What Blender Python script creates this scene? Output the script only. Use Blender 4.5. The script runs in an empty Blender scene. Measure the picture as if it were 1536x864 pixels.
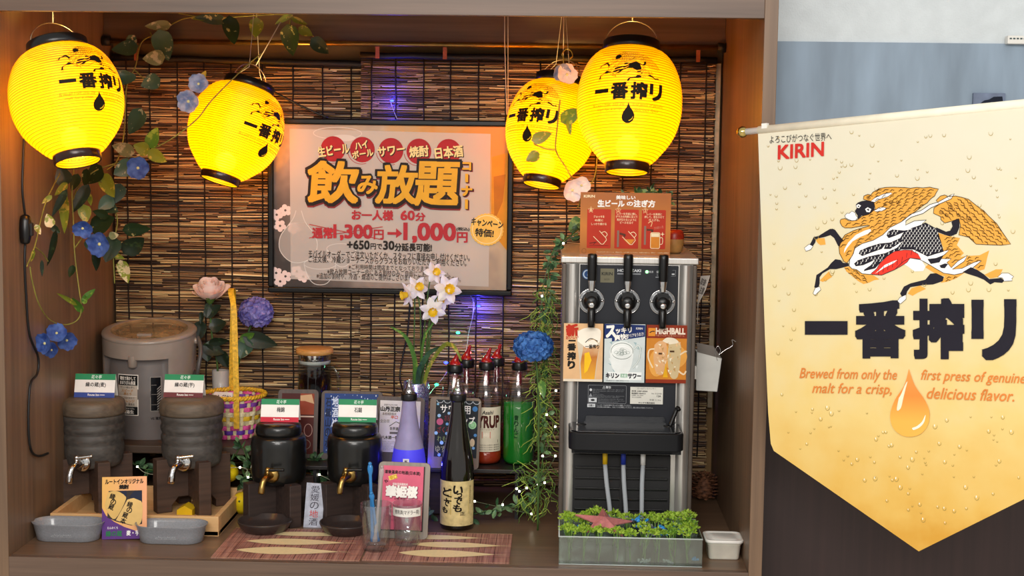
import bpy, math, random
from mathutils import Vector, Matrix
from mathutils.geometry import tessellate_polygon
PI = math.pi
sc = bpy.context.scene
COL = sc.collection
random.seed(7)
# ------------------------------------------------------------------ camera
FPX = 2205.24
CAM = Vector((1.1476, -2.9880, .87605))
_p, _y, _r = .0971, .03182, -.012988
MR = Matrix.Rotation(_y, 3, 'Z') @ Matrix.Rotation(-_p, 3, 'X') @ Matrix.Rotation(_r, 3, 'Y')
cam = bpy.data.cameras.new('camera'); cam_o = bpy.data.objects.new('camera', cam); COL.objects.link(cam_o)
cam.sensor_width = 36; cam.lens = FPX / 1536 * 36; cam.clip_start = .05
cam_o.matrix_world = Matrix.Translation(CAM) @ (MR @ Matrix.Rotation(PI / 2, 3, 'X')).to_4x4()
sc.camera = cam_o
def ray(px, py): return MR @ Vector(((px - 768) / FPX, 1, -(py - 432) / FPX))
def A(px, py, Y): d = ray(px, py); return CAM + d * ((Y - CAM.y) / d.y)      # pixel -> point at depth Y
def G(px, py, z=0): d = ray(px, py); return CAM + d * ((z - CAM.z) / d.z)    # pixel -> point at height z
def AW(px, py, Y):                                                                # as A, kept clear of the left side wall
    p = A(px, py, Y)
    return p if p.x > .022 else AX(px, py, .022)
def AX(px, py, X): d = ray(px, py); return CAM + d * ((X - CAM.x) / d.x)     # pixel -> point on plane x = X
FWD = MR @ Vector((0, 1, 0))
def S(p): return (p - CAM).dot(FWD) / FPX                                     # metres per pixel at point p
# ------------------------------------------------------------------ light
w = bpy.data.worlds.new('room_light'); sc.world = w; w.use_nodes = True
w.node_tree.nodes['Background'].inputs[0].default_value = (1, .97, .93, 1)
w.node_tree.nodes['Background'].inputs[1].default_value = .62
def area(name, loc, rot, sx, sy, energy, col=(1, 1, 1)):
    l = bpy.data.lights.new(name, 'AREA'); l.shape = 'RECTANGLE'; l.size = sx; l.size_y = sy; l.energy = energy; l.color = col
    o = bpy.data.objects.new(name, l); COL.objects.link(o); o.location = loc; o.rotation_euler = rot
    return o
area('ceiling_light', (.35, -2.0, 1.60), (math.radians(52), 0, 0), 1.25, .22, 11, (1, .95, .88))
area('ceiling_light', (1.85, -1.7, 1.60), (math.radians(50), 0, 0), 1.25, .22, 9, (1, .97, .92))
area('ceiling_light', (1.0, -4.2, 1.60), (math.radians(65), 0, 0), 1.6, .4, 58, (1, .96, .92))
area('ceiling_light', (.7, -2.2, 1.60), (0, 0, 0), 1.6, .3, 28, (1, .96, .9))  # unseen downlight, added so bounce off the floor brightens the niche top
vs = sc.view_settings
sc.display_settings.display_device = 'sRGB'
vs.view_transform = 'Standard'; vs.look = 'None'; vs.exposure = -0.05; vs.gamma = 1; vs.use_curve_mapping = False
sc.cycles.max_bounces = 10; sc.cycles.transparent_max_bounces = 24; sc.cycles.transmission_bounces = 8
sc.cycles.caustics_reflective = False; sc.cycles.caustics_refractive = False; sc.cycles.sample_clamp_indirect = 3
# ------------------------------------------------------------------ materials
def lin(c):
    if isinstance(c, str): c = [int(c[i:i + 2], 16) for i in (0, 2, 4)]
    return tuple(((v / 255) / 12.92 if v / 255 <= .04045 else ((v / 255 + .055) / 1.055) ** 2.4) for v in c)
def nd(nt, t, **k):
    n = nt.nodes.new(t)
    for a, b in k.items():
        if hasattr(n, a): setattr(n, a, b)
    return n
def ramp(nt, stops):
    r = nd(nt, 'ShaderNodeValToRGB'); e = r.color_ramp.elements
    while len(e) < len(stops): e.new(.5)
    for el, (p, c) in zip(e, stops): el.position = p; el.color = (*lin(c), 1)
    return r
def base(name):
    m = bpy.data.materials.new(name); m.use_nodes = True
    return m, m.node_tree, m.node_tree.nodes['Principled BSDF']
def coords(nt, scale=(1, 1, 1), rot=(0, 0, 0)):
    tc = nd(nt, 'ShaderNodeTexCoord'); mp = nd(nt, 'ShaderNodeMapping')
    mp.inputs['Scale'].default_value = scale; mp.inputs['Rotation'].default_value = rot
    nt.links.new(tc.outputs['Object'], mp.inputs[0]); return mp.outputs[0]
def noise(nt, vec, scale, detail=3, rough=.5):
    n = nd(nt, 'ShaderNodeTexNoise'); n.inputs['Scale'].default_value = scale; n.inputs['Detail'].default_value = detail
    n.inputs['Roughness'].default_value = rough
    nt.links.new(vec, n.inputs['Vector']); return n.outputs['Fac']
def bump(nt, b, h, strength, dist=.002):
    n = nd(nt, 'ShaderNodeBump'); n.inputs['Strength'].default_value = strength; n.inputs['Distance'].default_value = dist
    nt.links.new(h, n.inputs['Height']); nt.links.new(n.outputs[0], b.inputs['Normal'])
def mat(name, c, rough=.5, metal=0, var=.08, scale=30, stretch=(1, 1, 1), bmp=0, bscale=120, emit=0, ecol=None, coat=0, spec=.5, alpha=1, trans=0, ior=1.45, sub=0):
    m, nt, b = base(name)
    f = lambda k: tuple(max(0, min(255, v * k)) for v in ([int(c[i:i + 2], 16) for i in (0, 2, 4)] if isinstance(c, str) else c))
    v = coords(nt, stretch); n = noise(nt, v, scale)
    r = ramp(nt, [(.3, f(1 - var)), (.7, f(1 + var))]); nt.links.new(n, r.inputs[0]); nt.links.new(r.outputs[0], b.inputs['Base Color'])
    b.inputs['Roughness'].default_value = rough; b.inputs['Metallic'].default_value = metal
    b.inputs['Specular IOR Level'].default_value = spec; b.inputs['Coat Weight'].default_value = coat; b.inputs['Coat Roughness'].default_value = .05
    if bmp: bump(nt, b, noise(nt, v, bscale), bmp)
    if emit:
        b.inputs['Emission Color'].default_value = (*lin(ecol or c), 1); b.inputs['Emission Strength'].default_value = emit
    b.inputs['Alpha'].default_value = alpha; b.inputs['Transmission Weight'].default_value = trans; b.inputs['IOR'].default_value = ior
    if sub: b.inputs['Subsurface Weight'].default_value = sub
    return m
def wood(name, c1, c2, axis='X', rough=.45, k=1.0, bmp=.15, fine=55):
    m, nt, b = base(name)
    i = 'XYZ'.index(axis); st = [fine * k] * 3; st[i] = 1.6 * k
    v = coords(nt, tuple(st)); n1 = noise(nt, v, 1.0, 4, .6)
    st2 = [7 * k] * 3; st2[i] = .7 * k
    n2 = noise(nt, coords(nt, tuple(st2)), 1.0, 2)
    mx = nd(nt, 'ShaderNodeMath', operation='MULTIPLY_ADD'); nt.links.new(n1, mx.inputs[0]); mx.inputs[1].default_value = .6; 
    m2 = nd(nt, 'ShaderNodeMath', operation='MULTIPLY'); nt.links.new(n2, m2.inputs[0]); m2.inputs[1].default_value = .4
    nt.links.new(m2.outputs[0], mx.inputs[2])
    r = ramp(nt, [(.34, c1), (.66, c2)]); nt.links.new(mx.outputs[0], r.inputs[0]); nt.links.new(r.outputs[0], b.inputs['Base Color'])
    b.inputs['Roughness'].default_value = rough
    if bmp: bump(nt, b, n1, bmp, .001)
    return m
def grad(name, stops, axis='Z', lo=0, hi=1, rough=.5, nz=.0, nscale=8, coat=0, spec=.5, bmp=0, bscale=6, bdist=.01):
    """printed colour that runs along one axis of the sheet, broken up by noise"""
    m, nt, b = base(name)
    v = coords(nt); sx = nd(nt, 'ShaderNodeSeparateXYZ'); nt.links.new(v, sx.inputs[0])
    mr = nd(nt, 'ShaderNodeMapRange'); mr.inputs['From Min'].default_value = lo; mr.inputs['From Max'].default_value = hi
    nt.links.new(sx.outputs['XYZ'.index(axis)], mr.inputs['Value']); out = mr.outputs[0]
    if nz:
        n = noise(nt, v, nscale, 4); a = nd(nt, 'ShaderNodeMath', operation='MULTIPLY_ADD'); nt.links.new(n, a.inputs[0]); a.inputs[1].default_value = nz
        s = nd(nt, 'ShaderNodeMath', operation='SUBTRACT'); nt.links.new(out, s.inputs[0]); s.inputs[1].default_value = nz / 2
        nt.links.new(s.outputs[0], a.inputs[2]); out = a.outputs[0]
    r = ramp(nt, stops); nt.links.new(out, r.inputs[0]); nt.links.new(r.outputs[0], b.inputs['Base Color'])
    b.inputs['Roughness'].default_value = rough; b.inputs['Coat Weight'].default_value = coat; b.inputs['Specular IOR Level'].default_value = spec
    b.inputs['Coat Roughness'].default_value = .04
    if bmp: bump(nt, b, noise(nt, v, bscale, 2), bmp, bdist)
    return m
def glass(name, c='ffffff', rough=.02, ior=1.45, clear=.75):
    """thin clear wall: mostly see-through with a glossy skin"""
    m, nt, b = base(name)
    b.inputs['Base Color'].default_value = (*lin(c), 1); b.inputs['Roughness'].default_value = rough
    b.inputs['Transmission Weight'].default_value = 1; b.inputs['IOR'].default_value = ior
    t = nd(nt, 'ShaderNodeBsdfTransparent'); t.inputs[0].default_value = (*lin(c), 1)
    mx = nd(nt, 'ShaderNodeMixShader'); mx.inputs[0].default_value = clear
    nt.links.new(b.outputs[0], mx.inputs[1]); nt.links.new(t.outputs[0], mx.inputs[2])
    nt.links.new(mx.outputs[0], nt.nodes['Material Output'].inputs[0]); return m
def shine(name, c, clear=.7, rough=.05):
    """clear plastic: transparent film with a dielectric sheen"""
    m, nt, b = base(name)
    b.inputs['Base Color'].default_value = (*lin(c), 1); b.inputs['Roughness'].default_value = rough; b.inputs['Alpha'].default_value = 1 - clear
    return m
def thin(name, c='ffffff', rough=.03, ior=1.5, extra=0.0):
    """thin clear wall: straight-through light plus a surface reflection"""
    m, nt, b = base(name); nt.nodes.remove(b)
    t = nd(nt, 'ShaderNodeBsdfTransparent'); t.inputs[0].default_value = (*lin(c), 1); g = nd(nt, 'ShaderNodeBsdfGlossy'); g.inputs['Roughness'].default_value = rough
    f = nd(nt, 'ShaderNodeLayerWeight'); pw = nd(nt, 'ShaderNodeMath', operation='POWER'); nt.links.new(f.outputs['Facing'], pw.inputs[0]); pw.inputs[1].default_value = 4; f.inputs[0].default_value = .5
    a = nd(nt, 'ShaderNodeMath', operation='MULTIPLY_ADD'); nt.links.new(pw.outputs[0], a.inputs[0]); a.inputs[1].default_value = .45; a.inputs[2].default_value = .04 + extra; a.use_clamp = True
    mx = nd(nt, 'ShaderNodeMixShader'); nt.links.new(a.outputs[0], mx.inputs[0]); nt.links.new(t.outputs[0], mx.inputs[1]); nt.links.new(g.outputs[0], mx.inputs[2]); nt.links.new(mx.outputs[0], nt.nodes['Material Output'].inputs[0]); return m
def petal(name, c1, c2, scale=60, tl=.3):
    m, nt, b = base(name)
    n = noise(nt, coords(nt), scale, 2); r = ramp(nt, [(.35, c1), (.65, c2)]); nt.links.new(n, r.inputs[0]); nt.links.new(r.outputs[0], b.inputs['Base Color'])
    b.inputs['Roughness'].default_value = .6
    t = nd(nt, 'ShaderNodeBsdfTranslucent'); nt.links.new(r.outputs[0], t.inputs[0])
    mx = nd(nt, 'ShaderNodeMixShader'); mx.inputs[0].default_value = tl
    nt.links.new(b.outputs[0], mx.inputs[1]); nt.links.new(t.outputs[0], mx.inputs[2]); nt.links.new(mx.outputs[0], nt.nodes['Material Output'].inputs[0])
    return m
# ------------------------------------------------------------------ mesh builder
class MB:
    def __init__(s): s.v = []; s.f = []; s.mi = []; s.sm = []; s.mats = []; s.vc = None
    def add(s, vs_, fs, m, smooth=False, M=None):
        k = len(s.v)
        s.v += [tuple(M @ Vector(p)) for p in vs_] if M else [tuple(p) for p in vs_]
        if m not in s.mats: s.mats.append(m)
        i = s.mats.index(m)
        for f in fs: s.f.append([k + j for j in f]); s.mi.append(i); s.sm.append(smooth)
        return s
    def box(s, x0, x1, y0, y1, z0, z1, m, M=None):
        V = [(x, y, z) for x in (x0, x1) for y in (y0, y1) for z in (z0, z1)]
        return s.add(V, [(0, 1, 3, 2), (4, 6, 7, 5), (0, 4, 5, 1), (2, 3, 7, 6), (0, 2, 6, 4), (1, 5, 7, 3)], m, False, M)
    def lathe(s, prof, m, seg=40, smooth=True, M=None, cx=1.0, cy=1.0):
        V = []; F = []; rings = []
        for r, z in prof:
            if r < 1e-6: rings.append([len(V)]); V.append((0, 0, z))
            else:
                rings.append(list(range(len(V), len(V) + seg)))
                V += [(r * cx * math.cos(2 * PI * i / seg), r * cy * math.sin(2 * PI * i / seg), z) for i in range(seg)]
        for a, b in zip(rings, rings[1:]):
            for i in range(seg):
                j = (i + 1) % seg
                if len(a) == 1 and len(b) == 1: continue
                if len(a) == 1: F.append((a[0], b[j], b[i]))
                elif len(b) == 1: F.append((a[i], a[j], b[0]))
                else: F.append((a[i], a[j], b[j], b[i]))
        if prof[0][1] > prof[-1][1]: F = [f[::-1] for f in F]
        return s.add(V, F, m, smooth, M)
    def tube(s, pts, r, m, seg=8, smooth=True, M=None, flat=1.0):
        pts = [Vector(p) for p in pts]; n = len(pts); V = []; F = []
        rr = r if isinstance(r, (list, tuple)) else [r] * n
        up = None
        for i, p in enumerate(pts):
            t = (pts[min(i + 1, n - 1)] - pts[max(i - 1, 0)]).normalized()
            if up is None: up = Vector((0, 0, 1)) if abs(t.z) < .9 else Vector((0, 1, 0))
            a = t.cross(up)
            if a.length < 1e-5: a = t.cross(Vector((1, 0, 0)))
            a.normalize(); b = t.cross(a).normalized(); up = -b if False else a.cross(t)
            for k in range(seg):
                q = 2 * PI * k / seg; V.append(p + a * rr[i] * math.cos(q) + b * rr[i] * flat * math.sin(q))
        for i in range(n - 1):
            for k in range(seg):
                j = (k + 1) % seg; F.append((i * seg + k, i * seg + j, (i + 1) * seg + j, (i + 1) * seg + k))
        F.append(tuple(range(seg))[::-1]); F.append(tuple((n - 1) * seg + k for k in range(seg)))
        return s.add(V, F, m, smooth, M)
    def ball(s, c, r, m, seg=16, rings=10, M=None, sx=1, sy=1, sz=1):
        V = [(0, 0, 1)] + [(math.sin(PI * i / rings) * math.cos(2 * PI * k / seg), math.sin(PI * i / rings) * math.sin(2 * PI * k / seg), math.cos(PI * i / rings)) for i in range(1, rings) for k in range(seg)] + [(0, 0, -1)]
        F = [(0, 1 + k, 1 + (k + 1) % seg) for k in range(seg)]
        for i in range(rings - 2):
            for k in range(seg):
                a = 1 + i * seg; F.append((a + k, a + seg + k, a + seg + (k + 1) % seg, a + (k + 1) % seg))
        a = 1 + (rings - 2) * seg; F += [(a + k, len(V) - 1, a + (k + 1) % seg) for k in range(seg)]
        return s.add([(c[0] + v[0] * r * sx, c[1] + v[1] * r * sy, c[2] + v[2] * r * sz) for v in V], F, m, True, M)
    def prism(s, poly, z0, z1, m, M=None, smooth=False):
        """2-D outline (x, y) extruded from z0 to z1"""
        n = len(poly); ar = sum(poly[i][0] * poly[(i + 1) % n][1] - poly[(i + 1) % n][0] * poly[i][1] for i in range(n))
        if ar < 0: poly = poly[::-1]
        V = [(x, y, z0) for x, y in poly] + [(x, y, z1) for x, y in poly]
        tri = tessellate_polygon([[Vector((x, y, 0)) for x, y in poly]])
        F = []
        for a, b, c in tri:
            (ax, ay), (bx, by), (cx, cy) = poly[a], poly[b], poly[c]
            if (bx - ax) * (cy - ay) - (by - ay) * (cx - ax) < 0: b, c = c, b
            F.append((a + n, b + n, c + n)); F.append((a, c, b))
        F += [(i, (i + 1) % n, n + (i + 1) % n, n + i) for i in range(n)]
        return s.add(V, F, m, smooth, M)
    def build(s, name, parent=None, loc=(0, 0, 0), rot=None, M=None, bevel=0, sub=0, auto=None, **tags):
        me = bpy.data.meshes.new(name); me.from_pydata(s.v, [], s.f)
        for m in s.mats: me.materials.append(m)
        me.polygons.foreach_set('material_index', s.mi); me.polygons.foreach_set('use_smooth', s.sm)
        if s.vc:
            at = me.color_attributes.new('tint', 'FLOAT_COLOR', 'POINT')
            at.data.foreach_set('color', [c for q in s.vc for c in q])
        me.update()
        o = bpy.data.objects.new(name, me); COL.objects.link(o)
        if parent: o.parent = parent
        if M is not None: o.matrix_basis = M
        else:
            o.location = loc
            if rot: o.rotation_euler = rot
        if bevel:
            b = o.modifiers.new('bevel', 'BEVEL'); b.width = bevel; b.segments = 3; b.limit_method = 'ANGLE'; b.angle_limit = math.radians(40)
            me.polygons.foreach_set('use_smooth', [True] * len(me.polygons)); b.harden_normals = True
        if sub:
            b = o.modifiers.new('subsurf', 'SUBSURF'); b.levels = sub; b.render_levels = sub
        tag(o, **tags); return o
def tag(o, label=None, cat=None, group=None, kind=None):
    for k, v in (('label', label), ('category', cat), ('group', group), ('kind', kind)):
        if v: o[k] = v
    return o
def thing(name, label, cat, loc=(0, 0, 0), rot=(0, 0, 0), group=None, M=None):
    o = bpy.data.objects.new(name, None); COL.objects.link(o); o.empty_display_size = .02
    if M is not None: o.matrix_basis = M
    else: o.location = loc; o.rotation_euler = rot
    return tag(o, label, cat, group)
def copy_tree(o, parent=None):
    c = o.copy(); COL.objects.link(c)
    if parent: c.parent = parent
    for ch in list(o.children): copy_tree(ch, c)
    return c
def bez(pts, n=8):
    """smooth curve through the points"""
    P = [Vector(p) for p in pts]; out = []
    for i in range(len(P) - 1):
        a, b, c, d = P[max(i - 1, 0)], P[i], P[i + 1], P[min(i + 2, len(P) - 1)]
        for k in range(n):
            t = k / n
            out.append(.5 * ((2 * b) + (c - a) * t + (2 * a - 5 * b + 4 * c - d) * t * t + (3 * b - a - 3 * c + d) * t ** 3))
    out.append(P[-1]); return out
def bez2(pts, n=6): return [(q.x, q.y) for q in bez([(x, y, 0) for x, y in pts], n)]
# ------------------------------------------------------------------ printing on sheets
_tc = {}
def text_geo(body, bold=0, shear=0, space=1):
    key = (body, shear, space)
    if key not in _tc:
        c = bpy.data.curves.new('t', 'FONT'); c.body = body; c.size = 1; c.shear = shear; c.space_character = space
        c.resolution_u = 3; c.fill_mode = 'FRONT'; c.dimensions = '2D'
        o = bpy.data.objects.new('t', c); COL.objects.link(o); bpy.context.view_layer.update()
        dg = bpy.context.evaluated_depsgraph_get(); me = o.evaluated_get(dg).to_mesh()
        V = [(v.co.x, v.co.y) for v in me.vertices]; F = [list(p.vertices) for p in me.polygons]
        o.evaluated_get(dg).to_mesh_clear(); bpy.data.objects.remove(o); bpy.data.curves.remove(c)
        _tc[key] = (V, F)
    return _tc[key]
def circ(cx, cy, rx, ry=None, n=28, a0=0, a1=2 * PI):
    ry = rx if ry is None else ry
    return [(cx + rx * math.cos(a0 + (a1 - a0) * i / n), cy + ry * math.sin(a0 + (a1 - a0) * i / n)) for i in range(n if abs(a1 - a0 - 2 * PI) < 1e-6 else n + 1)]
def rrect(x0, y0, x1, y1, r, n=5):
    o = []
    for cx, cy, a in ((x1 - r, y1 - r, 0), (x0 + r, y1 - r, 90), (x0 + r, y0 + r, 180), (x1 - r, y0 + r, 270)):
        o += [(cx + r * math.cos(math.radians(a + 90 * i / n)), cy + r * math.sin(math.radians(a + 90 * i / n))) for i in range(n + 1)]
    return o
def star(cx, cy, R, r, n=5, a=-PI / 2):
    return [(cx + (R if i % 2 == 0 else r) * math.cos(a + PI * i / n), cy + (R if i % 2 == 0 else r) * math.sin(a + PI * i / n)) for i in range(2 * n)]
def stroke(pts, wd, close=False):
    """polyline with a width, as quads"""
    P = [Vector(p) for p in pts]; n = len(P); L = []; R = []
    wds = wd if isinstance(wd, (list, tuple)) else [wd] * n
    for i, p in enumerate(P):
        t = (P[(i + 1) % n] - P[i - 1]) if close else (P[min(i + 1, n - 1)] - P[max(i - 1, 0)])
        if t.length < 1e-9: t = Vector((1, 0))
        t.normalize(); q = Vector((-t.y, t.x)) * wds[i] / 2; L.append(p + q); R.append(p - q)
    V = [tuple(x) for x in L + R]
    F = [(i, i + 1, n + i + 1, n + i) for i in range(n - 1)]
    if close: F.append((n - 1, 0, n, 2 * n - 1))
    return V, F
SQ = [(-1, -1), (1, 1), (-1, 1), (1, -1), (0, -1), (0, 1), (-1, 0), (1, 0), (-.5, -1), (.5, 1), (-.5, 1), (.5, -1), (-1, -.5), (1, .5), (-1, .5), (1, -.5)]
class Sheet:
    """flat print: picture coordinates (x right, y down) mapped to metres (u right, v up) by .map; layers lie a hair in front of one another"""
    def __init__(s, box=None, W=1, H=1, mp=None, eps=.00025):
        s.mb = MB(); s.k = 1; s.cnt = 0; s.eps = eps; s.shapes = []
        if mp: s.map = mp
        else:
            x0, y0, x1, y1 = box; s.map = lambda x, y: ((x - x0) / (x1 - x0) * W, (y1 - y) / (y1 - y0) * H)
        s.W, s.H = W, H
    def geo(s, V, F, m, layer=None):
        if layer is None: layer = s.k
        P = [s.map(*p) for p in V]; G_ = []
        for f in F:
            a = sum(P[f[i]][0] * P[f[(i + 1) % len(f)]][1] - P[f[(i + 1) % len(f)]][0] * P[f[i]][1] for i in range(len(f)))
            G_.append(list(f) if a > 0 else list(f)[::-1])
        s.cnt += 1; ly = layer * s.eps + (s.cnt % 36) * 5e-6      # no two prints share one plane
        s.mb.add([(u, -ly, v) for u, v in P], G_, m); s.shapes.append((P, G_, m)); return s
    def up(s, n=1): s.k += n; return s
    def poly(s, pts, m, layer=None):
        tri = tessellate_polygon([[Vector((x, y, 0)) for x, y in pts]])
        return s.geo(pts, [list(t) for t in tri], m, layer)
    def rect(s, x0, y0, x1, y1, m, layer=None): return s.geo([(x0, y0), (x1, y0), (x1, y1), (x0, y1)], [(0, 1, 2, 3)], m, layer)
    def line(s, pts, wd, m, close=False, layer=None): return s.geo(*stroke(pts, wd, close), m, layer)
    def text(s, body, x0, y0, x1, y1, m, bold=.0, shear=0, rot=0, dx=0, dy=0, layer=None, space=1):
        """fitted into the box, then turned by rot degrees about the box centre"""
        V, F = text_geo(body, 0, shear, space)
        if not V: return s
        a0, a1 = min(v[0] for v in V), max(v[0] for v in V); b0, b1 = min(v[1] for v in V), max(v[1] for v in V)
        cx, cy = (x0 + x1) / 2, (y0 + y1) / 2; c, n = math.cos(math.radians(rot)), math.sin(math.radians(rot)); P = []
        for a, b in V:
            x = (a - a0) / max(a1 - a0, 1e-6) * (x1 - x0) + x0 - cx; y = y1 - (b - b0) / max(b1 - b0, 1e-6) * (y1 - y0) - cy
            P.append((cx + x * c - y * n + dx, cy + x * n + y * c + dy))
        if bold > .006:      # heavier weight: the outline laid over itself, shifted round a small circle
            kx, ky = (x1 - x0) / max(a1 - a0, 1e-6), (y1 - y0) / max(b1 - b0, 1e-6); nn = 4 if bold < .024 else 8 if bold < .04 else 16
            for i in range(nn):
                dxx, dyy = SQ[i]; ox, oy = bold * dxx * kx, bold * dyy * ky; s.geo([(x + ox, y + oy) for x, y in P], F, m, layer)
        return s.geo(P, F, m, layer)
    def vtext(s, body, x0, y0, x1, y1, m, bold=0, mats=None):
        n = len(body); h = (y1 - y0) / n
        for i, ch in enumerate(body):
            mm = mats.get(ch, m) if mats else m
            if ch == 'ー': s.rect((x0 + x1) / 2 - (x1 - x0) * .09, y0 + i * h + h * .06, (x0 + x1) / 2 + (x1 - x0) * .09, y0 + (i + 1) * h - h * .06, mm)
            else: s.text(ch, x0, y0 + i * h + h * .06, x1, y0 + (i + 1) * h - h * .06, mm, bold)
        return s
    def slab(s, t, m, pts=None):
        """the sheet itself: outline pts (picture coordinates) or the full W x H, t thick behind the print"""
        P = [s.map(*p) for p in pts] if pts else [(0, 0), (s.W, 0), (s.W, s.H), (0, s.H)]
        M = Matrix(((1, 0, 0, 0), (0, 0, -1, 0), (0, 1, 0, 0), (0, 0, 0, 1)))
        s.mb.prism(P, -t, 0, m, M); return s
# ------------------------------------------------------------------ palette
_pc = {}
def C(h, rough=.45, **k):
    key = (h, rough, tuple(sorted(k.items())))
    if key not in _pc: _pc[key] = mat('ink_' + h, h, rough, var=.03, spec=.2, **k)
    return _pc[key]
WOODX = wood('walnut_laminate_along', '4c3b30', '70594a', 'X')
WOODZ = wood('walnut_laminate_upright', '5d4838', '83674e', 'Z')
WOODY = wood('walnut_laminate_counter', '5a4637', '7c614b', 'X', rough=.35)
DARKW = wood('dark_stained_wood', '32231b', '573f31', 'X', rough=.6, k=1.4)
BLACKW = wood('blackened_wood', '211815', '43312a', 'X', rough=.6, k=2)
PALEW = wood('pale_cypress', 'c79a66', 'dcb27c', 'X', rough=.5, k=1.5)
BAMB = wood('bamboo_lid_wood', 'b07a3c', 'd09a55', 'X', rough=.4, k=3)
BLACK = mat('black_plastic', '0d0d0e', .3, var=.1)
BLACKM = mat('black_matte', '151416', .55, var=.1)
CHROME = mat('polished_chrome', 'd8d8d8', .12, 1, var=.02)
STEEL = mat('brushed_steel', 'd2cec8', .30, .72, var=.05, scale=8, stretch=(40, 40, 1))
BRASS = mat('aged_brass', 'a8894e', .28, 1, var=.1)
CLEAR = thin('clear_glass', 'f0f4f4')
CLEARP = shine('clear_plastic', 'e8eef0', .82)
WHITEP = mat('white_plastic', 'e9e6df', .35, var=.02)
GREYC = mat('grey_glaze', '85878c', .3, var=.05, scale=300, coat=.3)
# ------------------------------------------------------------------ room
W_ = 1.55; D_ = .775
def st(mb, name, **k): return mb.build(name, kind='structure', **k)
st(MB().box(-.03, 0, 0, .8, -.85, 1.60, WOODZ), 'wall_left', bevel=.0012)
st(MB().box(W_, W_ + .0275, 0, .8, -.85, 1.60, WOODZ), 'wall_right', bevel=.0012)
BACKM = mat('back_wall_paper', '8a6c46', .8, var=.1, scale=4, bmp=.2)
st(MB().box(-.03, W_ + .03, D_, D_ + .03, -.12, 1.32, BACKM), 'wall_back')
st(MB().box(0, W_, .02, D_, 1.24, 1.27, WOODX), 'ceiling')
st(MB().box(0, W_, 0, .018, 1.1336, 1.60, WOODX), 'trim_1', bevel=.0012)
st(MB().box(0, W_, .70, .72, A(600, 63, .7).z, 1.24, WOODX), 'trim_2', bevel=.001)
ctr = MB().box(0, W_, .018, D_, -.022, 0, WOODY).box(0, W_, 0, .018, -.12, 0, WOODX).build('countertop', bevel=.001)
tag(ctr, 'brown walnut counter board the whole drinks corner stands on', 'countertop', kind='structure')
WPAPER = mat('white_wallpaper', 'd6dde0', .8, var=.02, bmp=.5, bscale=260)
BLUEP = mat('blue_grey_wallpaper', '8b9cad', .55, var=.09, scale=5, bmp=.2, bscale=60, stretch=(3, 1, .6))
DBROWN = wood('dark_brown_panel', '2c1d1c', '3a2725', 'Z', rough=.5, k=1.2, bmp=.05)
YW = .28
zb = A(1350, 64, YW).z
st(MB().box(W_ + .0275, 3.6, YW, YW + .03, zb, 1.6, WPAPER), 'wall_side')
st(MB().box(W_ + .0275, 3.6, YW - .004, YW + .03, .55, zb, BLUEP), 'trim_3')
st(MB().box(W_ + .0275, 3.6, YW - .02, YW + .03, -.85, .55, DBROWN), 'trim_4')
st(MB().box(0, W_, .006, .02, -.85, -.12, WOODX), 'trim_5')
st(MB().box(-2.6, -.03, YW, YW + .03, .55, 1.6, WPAPER).box(-2.6, -.03, YW - .02, YW + .03, -.85, .55, DBROWN), 'wall_far')
st(MB().box(-2.6, 3.6, -5.2, 1.0, -.88, -.85, mat('floor_tile', 'cfc8bc', .5)), 'floor')
# curtain rod in front of the back board
zr = A(600, 66, .68).z
t = thing('curtain_rod', 'thin brass rod running below the wooden back board', 'rod', (W_ / 2, .685, zr))
MB().tube([(-.765, 0, 0), (.765, 0, 0)], .0065, mat('dull_brass', '8d6f3e', .35, .9), 10).build('rod', t)
for sx in (-1, 1): MB().tube([(sx * .755, 0, 0), (sx * .7745, 0, 0)], .012, BLACKM, 14).build('end_cap', t)
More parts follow.
